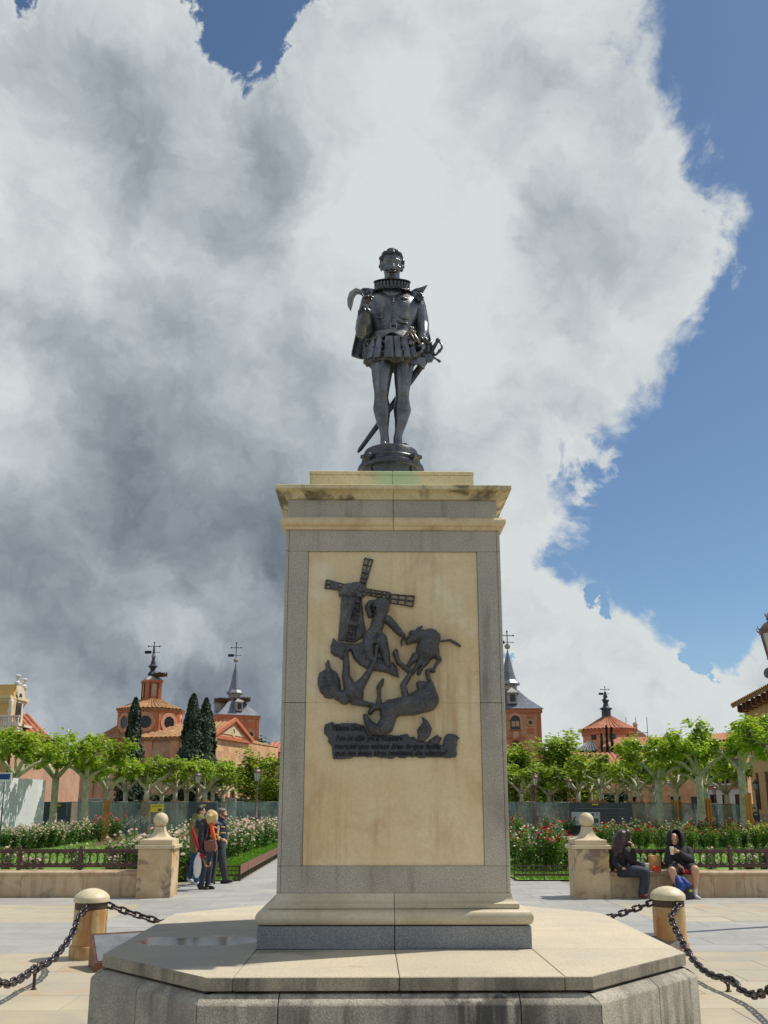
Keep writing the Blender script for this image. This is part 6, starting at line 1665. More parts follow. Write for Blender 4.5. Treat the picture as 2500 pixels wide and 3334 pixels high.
zb_ = zat(1974, 2268, YK); MB().ell((-.1, 0, zb_), .3, n=12, k=8).obj('spire_ball', 'slate_dark', kp, smooth='all'); vane(kp, (kc.x-.1, YK, zb_), zat(1974, 2236, YK)-zb_, loc, 1.2)
YN = 104; n0, n1 = at(1955, 2434, YN), at(2230, 2434, YN); zn = n0.z; zr = zat(2010, 2402, YN+3.5)
loc = Vector((n0.x, YN, 0)); hn = thing('tiled_hall', 'terracotta hall with arched openings and red tiled roof below the chapel', 'hall', loc)
prismw([(n0.x, YN), (n1.x, YN), (n1.x, YN+7), (n0.x, YN+7)], 0, zn, 'wall', 'brick_orange', hn, loc)
tileroof((n0.x-.3, YN-.4, zn), (n1.x, YN-.4, zn), (n1.x, YN+3.5, zr), (n0.x+3.2, YN+3.5, zr), 'roof_red', 'roof_slope', hn, .5, .13, loc)
for px in (1994, 2040, 2090, 2140):
    u = (at(px, 2460, YN).x-n0.x)/(n1.x-n0.x); wallshape((n0.x, YN, 0), (n1.x, YN, 0), u, zn-3.6, archout(1.6, 2.9), .02, .05, 'blind_arch', 'render_pink', hn, loc)
    ringwall((n0.x, YN, 0), (n1.x, YN, 0), u, zn-3.6, 0, 0, .02, .15, 'arch_surround', 'brick_red', hn, loc, arch=((2.1, 3.3), (1.6, 2.9)))
YS = 106; s0, s1 = at(1880, 2445, YS), at(1945, 2440, YS); loc = Vector((s0.x, YS, 0))
sr = thing('slate_annex', 'low annex with dark slate roof beside the domed chapel', 'annex', loc)
prismw([(s0.x, YS), (s1.x, YS), (s1.x, YS+4), (s0.x, YS+4)], 0, s0.z, 'wall', 'brick_orange', sr, loc)
tileroof((s0.x-.4, YS-.3, s0.z), (s1.x, YS-.3, s0.z), (s1.x, YS+2, zat(1930, 2414, YS+2)), (s1.x-.8, YS+2, zat(1930, 2414, YS+2)), 'slate_dark', 'roof_slope', sr, .4, .07, loc)
YG = 118; g0, g1, gt = at(2025, 2405, YG), at(2120, 2405, YG), at(2072, 2372, YG); loc = Vector((g0.x, YG, 0))
gb = thing('wrapped_gable', 'pale gabled roof under scaffolding behind the hall', 'building', loc)
mb = MB(); mb.loft([[(g0.x-loc.x, k, 0), (g1.x-loc.x, k, 0), (g1.x-loc.x, k, g0.z), (gt.x-loc.x, k, gt.z), (g0.x-loc.x, k, g0.z)] for k in (0, 5)]); mb.obj('gable', 'render_pink', gb)
mb = MB(); mb.loft([[(g0.x-loc.x-2.5, k, 0), (g0.x-loc.x, k, 0), (gt.x-loc.x-.4, k, gt.z), (g0.x-loc.x+.6, k, gt.z)] for k in (-.3, -.1)]); mb.obj('scaffold_sheet', 'lead', gb)
MB().lathe([(.3,gt.z-.1),(.3,gt.z+.5),(.4,gt.z+.6),(.2,gt.z+.9)], 8, gt.x-loc.x, .5).obj('chimney', 'panel_pale', gb)
for px in (2038, 2070, 2106):
    q = at(px, 2350, YG-.6); MB().tube([(q.x-loc.x, -.6, 0), (q.x-loc.x, -.6, q.z+.6)], .05, 6).obj('scaffold_pole', 'lead', gb)
q = at(2040, 2385, YG-.6); MB().tube([(q.x-loc.x, -.6, q.z), (at(2108, 2385, YG-.6).x-loc.x, -.6, q.z)], .06, 6).obj('scaffold_rail', 'lead', gb)

# ---- yellow building with urns and its lower red-roofed neighbour
YY = 60; loc = Vector((at(40, 2300, YY).x, YY, 0)); yb = thing('yellow_palace', 'yellow stucco corner pavilion with white cornice, urns and arched window', 'building', loc)
cA = Vector((loc.x, YY)); cB = Vector((at(78, 2300, YY+2.6).x, YY+2.6)); cL = Vector((at(-220, 2300, YY+1.0).x, YY+1.0)); bk_ = cB+(cL-cA)
zc1 = zat(40, 2278, YY)
prismw([cL, cA, cB, bk_], 0, zc1, 'wall', 'stucco_yellow', yb, loc); cen = (cA+cB+cL+bk_)/4
for k, z0, z1, mt in ((1.02, zc1-.25, zc1-.1, 'stucco_cream'), (1.06, zc1-.09, zc1+.1, 'stucco_cream'), (1.11, zc1+.1, zc1+.3, 'stucco_cream'), (1.0, zc1+.3, zc1+1.15, 'stucco_yellow')):
    off = (k-1)*6
    pl = []
    for p, d1 in ((cL, Vector((-1,-1))), (cA, Vector((-.2,-1))), (cB, Vector((1,.0))), (bk_, Vector((0,1)))): pl.append(p+d1*off*.55)
    prismw(pl, z0, z1, 'cornice' if mt == 'stucco_white' else 'parapet', mt, yb, loc)
for p in (cA+Vector((.1,.3)), cB+Vector((-.1,-.1))):
    MB().lathe([(.24,zc1+1.15),(.24,zc1+1.32),(.16,zc1+1.38),(.08,zc1+1.45),(.08,zc1+1.55),(.17,zc1+1.72),(.2,zc1+1.84),(.15,zc1+1.9),(.05,zc1+1.92)], 12, p.x-loc.x, p.y-loc.y).obj('urn', 'stucco_white', yb, smooth=40)
zw = zat(53, 2352, YY+1.4)
ringwall(P3(cA,0), P3(cB,0), .48, zw, 0, 0, .01, .12, 'window_surround', 'stucco_white', yb, loc, arch=((1.5, 2.7), (.95, 2.2)))
wallshape(P3(cA,0), P3(cB,0), .48, zw, archout(.95, 2.2), .02, .04, 'arched_window', 'window_dark', yb, loc)
wallshape(P3(cA,0), P3(cB,0), .5, zw-.35, rectout(3.6, .18), .02, .6, 'balcony_slab', 'stucco_white', yb, loc)
bm = MB().lathe([(.07,0),(.11,.25),(.05,.5),(.07,.75)], 8).mesh('baluster', 'stucco_white', 'all')
zq = zat(10, 2368, YY-.6); q0 = at(-60, 2368, YY-.6).x; q1 = at(60, 2368, YY-.6).x
n = 16
for i in range(n): link('baluster', bm, yb, (q0+(q1-q0)*(i+.5)/n-loc.x, -.6, zq))
MB().box(q0-loc.x, q1-loc.x, -.72, -.48, zq+.76, zq+.88, b=.02).obj('handrail', 'stucco_white', yb); MB().box(q0-loc.x, q1-loc.x, -.72, .2, zq-.3, zq-.002, b=.02).obj('balcony_floor', 'stucco_white', yb)
MB().lathe([(.12,zq),(.12,zq+.9),(.2,zq+1.2),(.14,zq+1.6),(.18,zq+1.9),(.06,zq+2.1)], 10, at(30, 2350, YY-.6).x-loc.x, -.6).obj('finial_figure', 'stucco_white', yb, smooth=50)
Y0 = 56; e0, e1 = at(30, 2412, Y0), at(178, 2412, Y0+6); r0, r1 = at(60, 2346, Y0+9), at(92, 2352, Y0+9); loc = Vector((e0.x, Y0, 0))
rh_ = thing('red_roofed_house', 'low house with a sweeping red tiled roof next to the yellow pavilion', 'house', loc)
prismw([(e0.x, Y0+.5), (e1.x-.4, Y0+6.3), (e1.x-.4, Y0+14), (e0.x-4, Y0+14)], 0, e0.z-.2, 'wall', 'render_pink', rh_, loc)
tileroof((e0.x-3, Y0, e0.z), (e1.x, Y0+6, e1.z), (r1.x, Y0+9, r1.z+.6), (r0.x-4, Y0+9, r1.z+.6), 'roof_red', 'roof_slope', rh_, .5, .13, loc)
Y0 = 96; e0, e1 = at(225, 2440, Y0), at(330, 2440, Y0); loc = Vector((e0.x, Y0, 0))
o = thing('ochre_roofed_house', 'low house with ochre tiled roof at the end of the church', 'house', loc)
prismw([(e0.x, Y0), (e1.x, Y0), (e1.x, Y0+8), (e0.x, Y0+8)], 0, e0.z, 'wall', 'render_pink', o, loc)
tileroof((e0.x-.4, Y0-.3, e0.z), (e1.x, Y0-.3, e0.z), (e1.x, Y0+4, zat(300, 2404, Y0+4)), (e0.x+2.5, Y0+4, zat(300, 2404, Y0+4)), 'roof_tile', 'roof_slope', o, .5, .13, loc)
# ---- houses closing the square on the other side
Y0 = 100; e0, e1 = at(868, 2452, Y0), at(935, 2452, Y0); loc = Vector((e0.x, Y0, 0))
o = thing('far_tiled_house', 'red tiled house glimpsed between the church and the pedestal', 'house', loc)
prismw([(e0.x, Y0), (e1.x, Y0), (e1.x, Y0+6), (e0.x, Y0+6)], 0, e0.z, 'wall', 'render_pink', o, loc)
tileroof((e0.x-.4, Y0-.3, e0.z), (e1.x, Y0-.3, e0.z), (e1.x, Y0+4, zat(890, 2418, Y0+4)), (e0.x, Y0+4, zat(890, 2418, Y0+4)), 'roof_red', 'roof_slope', o, .5, .13, loc)
def openings(o, p, q, loc, rows):
    for (u, z, w, h, mat, surr) in rows:
        wn = wallshape(p, q, u, z, rectout(w, h), .02, .04, 'window', mat, o, loc)
        if surr: wallshape(p, q, u, z-.12, rectout(w+.4, .12), .02, .14, 'window_sill', surr, wn, loc); wallshape(p, q, u, z+h, rectout(w+.4, .18), .02, .12, 'lintel', surr, wn, loc)
Y0 = 84; e0, e1 = at(1770, 2500, Y0), at(2310, 2500, Y0); loc = Vector((e0.x, Y0, 0))
o = thing('terracotta_house', 'long terracotta wall with square windows behind the far plane trees', 'house', loc)
prismw([(e0.x, Y0), (e1.x, Y0), (e1.x, Y0+7), (e0.x, Y0+7)], 0, e0.z, 'wall', 'facade_peach', o, loc)
wallshape((e0.x, Y0, 0), (e1.x, Y0, 0), .5, 0, rectout((e1-e0).x, .8), .01, .1, 'stone_base', 'panel_pale', o, loc)
openings(o, (e0.x, Y0, 0), (e1.x, Y0, 0), loc, [(u, 1.1, .9, 1.3, 'window_dark', 'panel_pale') for u in (.06, .11, .22, .33, .44, .55, .66, .78, .9)])
tileroof((e0.x, Y0-.4, e0.z), (e1.x, Y0-.4, e0.z), (e1.x, Y0+3.5, e0.z+1.6), (e0.x, Y0+3.5, e0.z+1.6), 'roof_red', 'roof_slope', o, .5, .13, loc)
Y0 = 68; e0, e1 = at(2285, 2400, Y0+6), at(2420, 2400, Y0); loc = Vector((e0.x, Y0+6, 0))
o = thing('balconied_house', 'orange house with black balconies over a white ground floor', 'house', loc)
pA, pB = (e0.x, Y0+6, 0), (e1.x, Y0, 0); L_ = math.hypot(e1.x-e0.x, 6)
prismw([(e0.x, Y0+6), (e1.x, Y0), (e1.x+3, Y0+6), (e0.x+3, Y0+12)], 0, 7.0, 'wall', 'facade_peach', o, loc)
wallshape(pA, pB, .5, 0, rectout(L_, 2.9), .01, .12, 'ground_floor', 'stucco_white', o, loc)
for u in (.2, .5, .8):
    wallshape(pA, pB, u, .6, rectout(.9, 1.9), .135, .04, 'shop_window', 'window_dark', o, loc)
    for z in (3.4,):
        wn = wallshape(pA, pB, u, z, rectout(.9, 2.0), .02, .04, 'balcony_door', 'window_dark', o, loc)
        wallshape(pA, pB, u, z-.15, rectout(1.6, .14), .02, .6, 'balcony_slab', 'stucco_white', wn, loc)
        for k in range(9):
            wallshape(pA, pB, u+(k-4)*.18/L_, z, rectout(.03, .95), .58, .03, 'baluster', 'iron_black', wn, loc)
        wallshape(pA, pB, u, z+.95, rectout(1.55, .06), .56, .06, 'balcony_rail', 'iron_black', wn, loc)
tileroof((e0.x-.3, Y0+5.6, 7.0), (e1.x, Y0-.4, 7.0), (e1.x+1.5, Y0+3, 7.9), (e0.x+1.5, Y0+9, 7.9), 'roof_red', 'roof_slope', o, .5, .13, loc)
pA2 = at(2422, 2296, 57); pB2 = at(2640, 2170, 40); loc = Vector((pA2.x, 57, 0)); zE3 = pA2.z
o = thing('sandstone_house', 'sand-coloured corner house with narrow windows and overhanging tiled eave', 'house', loc)
pA, pB = (pA2.x, 57, 0), (pB2.x, 40, 0); nrm = Vector((17, pB2.x-pA2.x)).normalized()
prismw([(pA2.x, 57), (pB2.x, 40), (pB2.x+9, 48), (pA2.x+9, 65)], 0, zE3-.1, 'wall', 'sandstone', o, loc)
L_ = math.hypot(pB2.x-pA2.x, 17)
wallshape(pA, pB, .5, zE3-.55, rectout(L_*1.01, .4), .02, .35, 'eave_cornice', 'brick_orange', o, loc)
wallshape(pA, pB, .5, 0, rectout(L_, 1.1), .01, .1, 'stone_base', 'panel_pale', o, loc)
for u in (.12, .28, .45, .62):
    wallshape(pA, pB, u, 1.4, rectout(.55, 2.4), .02, .04, 'narrow_window', 'window_dark', o, loc)
    wn = wallshape(pA, pB, u, 5.0, rectout(.9, 1.7), .02, .04, 'window', 'window_dark', o, loc); wallshape(pA, pB, u, 4.85, rectout(1.3, .14), .02, .35, 'balcony_slab', 'stucco_white', wn, loc)
    wallshape(pA, pB, u, 5.0, rectout(1.25, .8), .33, .03, 'balcony_grille', 'iron_black', wn, loc)
    for k in (-.4, .4): wallshape(pA, pB, u+k/L_*2, zE3-.6, rectout(.2, .5), .02, .7, 'eave_bracket', 'shutter', o, loc)
off = Vector((-nrm.x*.9, -nrm.y*.9)) if (Vector((CAMLOC.x, CAMLOC.y))-Vector((pA2.x, 57))).dot(nrm) < 0 else nrm*.9
tileroof((pA2.x+off.x, 57+off.y, zE3), (pB2.x+off.x, 40+off.y, zE3), (pB2.x+5, 45, zE3+2), (pA2.x+4, 61, zE3+2), 'roof_tile', 'roof_slope', o, .5, .13, loc)
Y0 = 122; e0, e1 = at(935, 2520, Y0), at(1620, 2520, Y0); loc = Vector((e0.x, Y0, 0))
o = thing('pink_terrace', 'long pink house row with red roof closing the square behind the path', 'house', loc)
prismw([(e0.x, Y0), (e1.x, Y0), (e1.x, Y0+8), (e0.x, Y0+8)], 0, 5.6, 'wall', 'render_pink', o, loc)
openings(o, (e0.x, Y0, 0), (e1.x, Y0, 0), loc, [(u, 1.2, 1.0, 1.6, 'window_dark', 'panel_pale') for u in (.08, .22, .36, .5, .64, .78, .92)])
tileroof((e0.x, Y0-.4, 5.6), (e1.x, Y0-.4, 5.6), (e1.x, Y0+4, 7.2), (e0.x, Y0+4, 7.2), 'roof_red', 'roof_slope', o, .5, .13, loc)
# ================================================================== people and what they carry
def cloth(n, c, c2=None, rough=.8): surf(n, c, c2, rough, vs=6, fs=60, fine=.12, bump=.25, bs=40, rnd=0)
surf('skin', rgb(206,158,128), rgb(196,142,112), .5, vs=8, fs=60, fine=.04, bump=.05, rnd=0)
cloth('olive_cloth', rgb(122,124,70), rgb(102,106,58)); cloth('jeans_blue', rgb(48,80,130), rgb(38,64,108)); cloth('black_puffer', rgb(40,44,54), rgb(30,33,42), .5)
cloth('black_cloth', rgb(42,42,46), rgb(30,30,34)); cloth('dark_jeans', rgb(58,66,78), rgb(44,50,62)); cloth('navy_cloth', rgb(36,46,78), rgb(28,36,62), .6); cloth('grey_trousers', rgb(62,64,72), rgb(50,52,60))
cloth('orange_scarf', rgb(236,104,32), rgb(220,84,20)); cloth('red_cloth', rgb(190,26,34), rgb(170,18,28)); cloth('white_cloth', rgb(224,222,218), rgb(204,202,200)); cloth('yellow_stripe', rgb(226,200,80), rgb(214,186,66))
surf('hair_dark', rgb(46,36,34), rgb(34,26,26), .5, vs=20, fs=80, fine=.3, bump=.5, rnd=0); surf('hair_blonde', rgb(214,190,132), rgb(184,156,96), .45, vs=20, fs=80, fine=.25, bump=.5, rnd=0)
surf('hair_grey', rgb(120,112,104), rgb(92,84,78), .5, vs=20, fs=80, fine=.3, bump=.5, rnd=0); surf('hair_plum', rgb(42,29,31), rgb(72,42,44), .35, vs=14, fs=80, fine=.3, bump=.5, rnd=0)
surf('shoe_black', rgb(30,28,30), rgb(22,20,22), .35, bump=.05, rnd=0); surf('shoe_white', rgb(220,220,222), rgb(150,150,156), .5, vs=14, bump=.05, rnd=0); surf('shoe_red', rgb(120,36,46), rgb(100,28,38), .5, bump=.05, rnd=0)
surf('leather_brown', rgb(142,92,80), rgb(116,70,62), .4, vs=10, fs=40, fine=.15, bump=.2, rnd=0); surf('wood_cane', rgb(196,146,74), rgb(176,124,58), .4, bump=0, rnd=0); surf('steel_grey', rgb(150,152,156), rgb(130,132,136), .3, metal=.8, bump=0, rnd=0)
surf('paper_brown', rgb(206,156,98), rgb(188,136,80), .8, vs=12, fs=30, fine=.1, bump=.4, bs=20, rnd=0); surf('paper_cup', rgb(240,236,214), rgb(226,220,196), .6, bump=0, rnd=0); surf('print_red', rgb(220,58,22), rgb(206,46,18), .6, bump=0, rnd=0)
surf('bag_blue', rgb(30,74,156), rgb(24,58,130), .6, vs=8, fs=50, fine=.12, bump=.3, rnd=0); surf('bag_black', rgb(36,40,50), rgb(26,29,38), .5, vs=8, fs=50, fine=.12, bump=.25, rnd=0)
m, t, b = new_mat('film_white'); b.inputs['Base Color'].default_value = (.82, .82, .80, 1); b.inputs['Roughness'].default_value = .3; b.inputs['Alpha'].default_value = .9
class Fig:
    def __init__(s, name, label, cat, org, sc, Y, foot, group=None):
        s.o0, s.sc, s.Y = org, sc, Y; p = s.w(*foot); s.loc = Vector((p.x, Y, 0)); s.u = sc*(Y-CAMLOC.y)/FPX
        s.root = thing(name, label, cat, s.loc, 0, group)
    def w(s, x, y, dy=0.0): return at(s.o0[0]+s.sc*x, s.o0[1]+s.sc*y, s.Y+dy)
    def p(s, x, y, dy=0.0): return s.w(x, y, dy)-s.loc
    def ch(s, mb, pts, n=12):            # (x, y, depth, radius in sketch units)
        return mb.chain([(s.p(x, y, d), r*s.u) for x, y, d, r in pts], n)
    def mk(s, name, mat, chains=(), ells=(), vox=.013, sm=3, parent=None, extra=None):
        mb = MB()
        for c in chains: s.ch(mb, c)
        for x, y, d, rx, ry, rz in ells: mb.ell(s.p(x, y, d), (rx*s.u, ry*s.u, rz*s.u))
        if extra: extra(mb)
        return robj(name, mb, mat, parent or s.root, vox, sm)
    def hand(s, mb, x, y, dy, d, n, size=.17, curl=.6, th=1): hand(mb, s.p(x, y, dy), Vector(d), Vector(n), size*.75, curl, th)
def headparts(f, mb, x, y, d, r, face):
    """skull, jaw, nose, brow, ear facing along `face` (world vector)"""
    fw = Vector(face).normalized(); sd = fw.cross(Vector((0,0,1))).normalized(); up = sd.cross(fw); c = f.p(x, y, d); r = r*f.u
    Mx = Matrix((sd, fw, up)).transposed(); H = lambda a, b_, c_: c+sd*a*r+fw*b_*r+up*c_*r
    mb.ell(H(0,-.1,.2), (.74*r,.92*r,.82*r), Mx); mb.ell(H(0,.12,-.3), (.62*r,.74*r,.85*r), Mx); mb.ell(H(0,.5,-.9), (.3*r,.3*r,.25*r), Mx)
    mb.cap(H(0,.84,.1), H(0,1.06,-.3), .1*r, .17*r); mb.cap(H(-.22,.8,-.68), H(.22,.8,-.68), .09*r, .09*r)
    for s in (-1, 1): mb.ell(H(.74*s,-.05,-.1), (.1*r,.22*r,.28*r), Mx); mb.cap(H(.15*s,.84,.22), H(.5*s,.66,.22), .1*r, .1*r)
    return H, Mx, r
O4, S4 = (540, 2580), .2411
G3 = 'walkers on the path'
# --- man in olive jacket
f = Fig('person', 'person in olive jacket, jeans and dotted sneakers walking behind the woman with the umbrella', 'person', O4, S4, 13.77, (370, 1240), G3)
bm_ = MB(); H, Mx, r = headparts(f, bm_, 468, 248, 0, 62, (1, .35, -.1))
for c in ([(455,300,0,40),(440,360,0,42)], [(430,400,0,70),(425,700,0,66)], [(395,760,0,46),(370,960,.02,36),(320,1150,.1,22)], [(425,760,0,46),(430,980,-.02,36),(405,1190,-.02,24)], [(370,420,-.12,34),(360,600,-.14,28),(420,740,-.16,20)], [(500,420,.12,34),(500,600,.14,28),(480,740,.12,20)]): f.ch(bm_, c)
f.hand(bm_, 420, 740, -.16, (.1,0,-1), (1,0,0)); f.hand(bm_, 480, 740, .12, (.1,0,-1), (1,0,0))
robj('body', bm_, 'skin', f.root, .011, 2)
f.mk('hair', 'hair_dark', (), [(455,222,0,60,66,52),(440,245,0,42,58,50)])
f.mk('jacket', 'olive_cloth', [[(430,345,0,76),(420,420,0,96),(412,560,0,92),(410,700,0,88),(412,755,0,84)], [(365,400,-.1,46),(350,560,-.14,42),(395,700,-.16,34)], [(495,400,.1,44),(500,600,.14,38),(485,720,.12,30)], [(440,315,0,52),(480,345,0,40)]])
f.mk('jeans', 'jeans_blue', [[(400,770,0,62),(375,960,.02,46),(325,1140,.1,34)], [(420,770,0,62),(428,980,-.02,48),(408,1185,-.02,36)]])
for pts in ([(300,1165,.1,22),(345,1200,.08,28),(385,1225,.06,22)], [(395,1215,-.02,26),(435,1245,-.02,22)]):
    f.mk('sneaker', 'shoe_white', [pts])
# --- woman with blonde hair
f = Fig('person', 'person with blonde hair in black puffer jacket and orange scarf carrying a handbag', 'person', O4, S4, 12.95, (520, 1290), G3)
bm_ = MB(); H, Mx, r = headparts(f, bm_, 636, 362, 0, 62, (1, -.15, -.55))
for c in ([(600,410,0,36),(570,450,0,40)], [(540,500,0,66),(540,760,0,64)], [(500,800,-.03,46),(500,1000,-.05,36),(478,1240,-.03,24)], [(560,800,.05,46),(580,1000,.05,36),(565,1230,.06,24)], [(490,470,-.14,36),(470,640,-.18,30),(478,800,-.2,22)], [(600,470,.12,36),(630,600,.14,28),(640,690,.05,20)]): f.ch(bm_, c)
f.hand(bm_, 478, 800, -.2, (.12,0,-1), (1,0,.1), .17, .9); f.hand(bm_, 640, 690, .05, (.6,-.2,-.6), (0,0,-1))
robj('body', bm_, 'skin', f.root, .011, 2)
f.mk('hair', 'hair_blonde', [[(625,315,0,72),(590,350,0,62),(560,395,0,38)], [(655,320,-.05,52),(668,370,-.08,34),(660,405,-.09,18)], [(600,340,-.08,56),(590,400,-.1,36)], [(610,300,.05,66),(625,395,.09,36)]], [(622,330,0,80,78,72)], sm=1, extra=lambda mb: [f.ch(mb, [(620+math.cos(a)*40, 275+8*math.sin(a*3), math.sin(a)*.07, 14), (615+math.cos(a)*78, 330+14*math.sin(a*5), math.sin(a)*.13, 15), (608+math.cos(a)*66, 392+22*math.sin(a*4), math.sin(a)*.12, 9)], 7) for a in [i*.3+1.6 for i in range(17)]])
pf = []
for k in range(7):
    y = 430+k*58; pf.append((532, y, 0, 104-3*abs(k-3), 92, 40))
f.mk('puffer_jacket', 'black_puffer', [[(545,420,0,70),(535,520,0,88),(530,660,0,86),(535,770,0,78)]]+[[(490-i*4, 450+i*62, -.14-.012*i, 47), (484-i*3, 478+i*62, -.145-.012*i, 46)] for i in range(6)]+[[(600,470,.1,46),(635,600,.14,40),(645,670,.06,32)]], pf, sm=1)
f.mk('hood', 'black_puffer', [[(440,400,-.02,42),(440,450,-.02,44),(470,470,0,40)], [(440,400,0,40),(510,390,0,34),(560,410,0,30)]])
f.mk('scarf', 'orange_scarf', [[(560,385,-.08,24),(600,410,-.11,26),(618,470,-.12,28),(630,540,-.13,30),(645,600,-.13,28),(660,640,-.12,22)], [(560,385,.06,24),(620,400,.02,24),(640,440,-.06,22)]])
f.mk('jeans', 'dark_jeans', [[(510,790,-.03,60),(505,1000,-.05,46),(482,1240,-.03,34)], [(565,790,.05,60),(582,1000,.05,45),(566,1230,.06,33)]])
for pts in ([(455,1255,-.03,36),(470,1290,-.03,32),(560,1302,-.06,24)], [(555,1250,.06,34),(570,1280,.05,30),(638,1290,.02,22)]): f.mk('boot', 'shoe_black', [pts])
WL = f
hb = Fig('handbag', 'brown leather shoulder bag at the blonde woman\'s hip', 'handbag', O4, S4, 12.72, (600, 790))
hb.loc.z = 0
mb = MB(); c = [hb.p(525, 650), hb.p(665, 655), hb.p(688, 740), hb.p(660, 790), hb.p(540, 795), hb.p(518, 740)]
mb.loft([[q+Vector((0, k, 0)) for q in c] for k in (-.06, -.03, .09, .12)]); bo = mb.obj('bag_body', 'leather_brown', hb.root, smooth=30)
MB().loft([[q+Vector((0, k, 0)) for q in (hb.p(520,648), hb.p(668,652), hb.p(680,712), hb.p(525,716))] for k in (-.075, -.061)]).obj('flap', 'leather_brown', hb.root)
MB().tube([hb.p(530, 655, .03), hb.p(560, 560, .05), hb.p(575, 450, .1), hb.p(560, 420, .2)], .012, 6).obj('strap', 'leather_brown', hb.root, smooth='all')
um = Fig('umbrella', 'furled red umbrella with curved wooden handle under the woman\'s arm', 'umbrella', O4, S4, 12.70, (450, 700))
mb = MB(); mb.tube([um.p(345,440), um.p(355,480), um.p(390,600), um.p(425,720), um.p(450,790)], [.006, .02, .042, .042, .016], 10); mb.obj('canopy', 'red_cloth', um.root, smooth='all')
MB().tube([um.p(450,790), um.p(490,880), um.p(515,930), um.p(535,985), um.p(565,1005), um.p(595,985), um.p(602,940)], [.012,.012,.014,.016,.016,.016,.014], 8).obj('handle', 'wood_cane', um.root, smooth='all')
cfm = MB(); cfm.tube([um.p(470,835,.0), um.p(500,895,.0)], [.055, .045], 10); cfm.obj('cuff', 'red_cloth', um.root, smooth='all')
pb = Fig('plastic_bag', 'white plastic carrier bag hanging from the woman\'s hand', 'bag', O4, S4, 12.68, (420, 1150))
mb = MB(); rr_ = random.Random(2); prf = [(445,810,10),(440,850,24),(430,930,44),(425,1010,50),(420,1090,44),(415,1140,24),(412,1158,6)]; rs = []
for x, y, rad in prf:
    c = pb.p(x, y); n = 18; rs.append([c+Vector((math.cos(2*math.pi*i/n)*rad*pb.u*(1+.16*math.sin(i*2.7+y)), math.sin(2*math.pi*i/n)*rad*pb.u*.6*(1+.16*math.sin(i*3.1+y)), 0)) for i in range(n)])
mb.loft(rs).obj('bag_film', 'film_white', pb.root, smooth='all')
# --- man with sunglasses and walking stick
f = Fig('person', 'person with grey hair, sunglasses and striped navy jacket leaning on a stick', 'person', O4, S4, 14.47, (740, 1220), G3)
bm_ = MB(); H, Mx, r = headparts(f, bm_, 765, 296, 0, 66, (1, -.25, -.45))
for c in ([(735,360,0,40),(720,410,0,44)], [(715,450,0,70),(715,700,0,66)], [(730,760,-.05,48),(765,950,-.1,38),(800,1180,-.06,24)], [(690,760,.05,48),(640,970,.1,38),(600,1200,.1,24)], [(690,450,-.16,38),(685,600,-.2,30),(740,640,-.2,24)], [(770,450,.14,36),(790,580,.16,28),(785,650,.02,22)]): f.ch(bm_, c)
f.hand(bm_, 745, 640, -.2, (1,-.1,-.1), (0,0,-1), .18, .7); f.hand(bm_, 785, 650, .02, (0,-.3,-1), (-1,0,0))
robj('body', bm_, 'skin', f.root, .011, 2)
f.mk('hair', 'hair_grey', (), [(750,250,0,66,70,42),(722,275,0,40,64,52)])
gl = MB(); gl.tube([H(-.45,.85,.08), H(-.1,1.02,.06), H(.1,1.02,.06), H(.5,.82,.08), H(.75,.1,.1)], .014, 6); gl.tube([H(-.5,.8,.08), H(-.75,.1,.1)], .01, 6)
for s in (-1, 1): gl.ell(H(.32*s,.92,.02), (.3*r,.08*r,.22*r), Mx, n=10, k=6)
gl.obj('sunglasses', 'shoe_black', f.root, smooth='all')
f.mk('jacket', 'navy_cloth', [[(735,400,0,70),(722,470,0,96),(718,580,0,94),(718,690,0,86)], [(685,440,-.14,50),(668,560,-.18,46),(690,640,-.2,40),(735,640,-.2,30)], [(770,440,.13,48),(795,570,.16,40),(790,630,.06,32)], [(725,365,0,52),(790,420,-.08,22)]])
for (x0, y0, x1, y1, d) in ((640,460,685,480,-.30),(665,560,700,580,-.32),(700,600,720,640,-.31),(745,545,800,548,-.17),(755,465,790,468,-.16),(660,650,720,600,-.30)):
    mb = MB(); mb.cap(f.p(x0, y0, d+.0), f.p(x1, y1, d+.0), 8*f.u, 8*f.u, 8); mb.obj('reflective_stripe', 'yellow_stripe', f.root, smooth='all')
f.mk('trousers', 'grey_trousers', [[(730,720,-.03,72),(765,950,-.1,52),(798,1165,-.06,40)], [(695,720,.04,72),(645,960,.1,52),(605,1190,.1,38)]])
for pts in ([(760,1205,-.06,28),(830,1200,-.08,26),(890,1200,-.1,16)], [(580,1215,.1,28),(640,1225,.08,18)]): f.mk('shoe', 'shoe_black', [pts])
ws = Fig('walking_stick', 'thin grey walking stick beside the man with sunglasses', 'walking stick', O4, S4, 14.3, (650, 1225))
MB().tube([ws.p(652,1228), ws.p(672,1050), ws.p(690,870), ws.p(700,760)], .014, 8).obj('shaft', 'steel_grey', ws.root, smooth='all'); MB().tube([ws.p(700,760), ws.p(720,745), ws.p(760,750)], .02, 8).obj('grip', 'shoe_black', ws.root, smooth='all'); MB().tube([ws.p(651,1232), ws.p(654,1210)], .024, 8).obj('ferrule', 'shoe_black', ws.root)
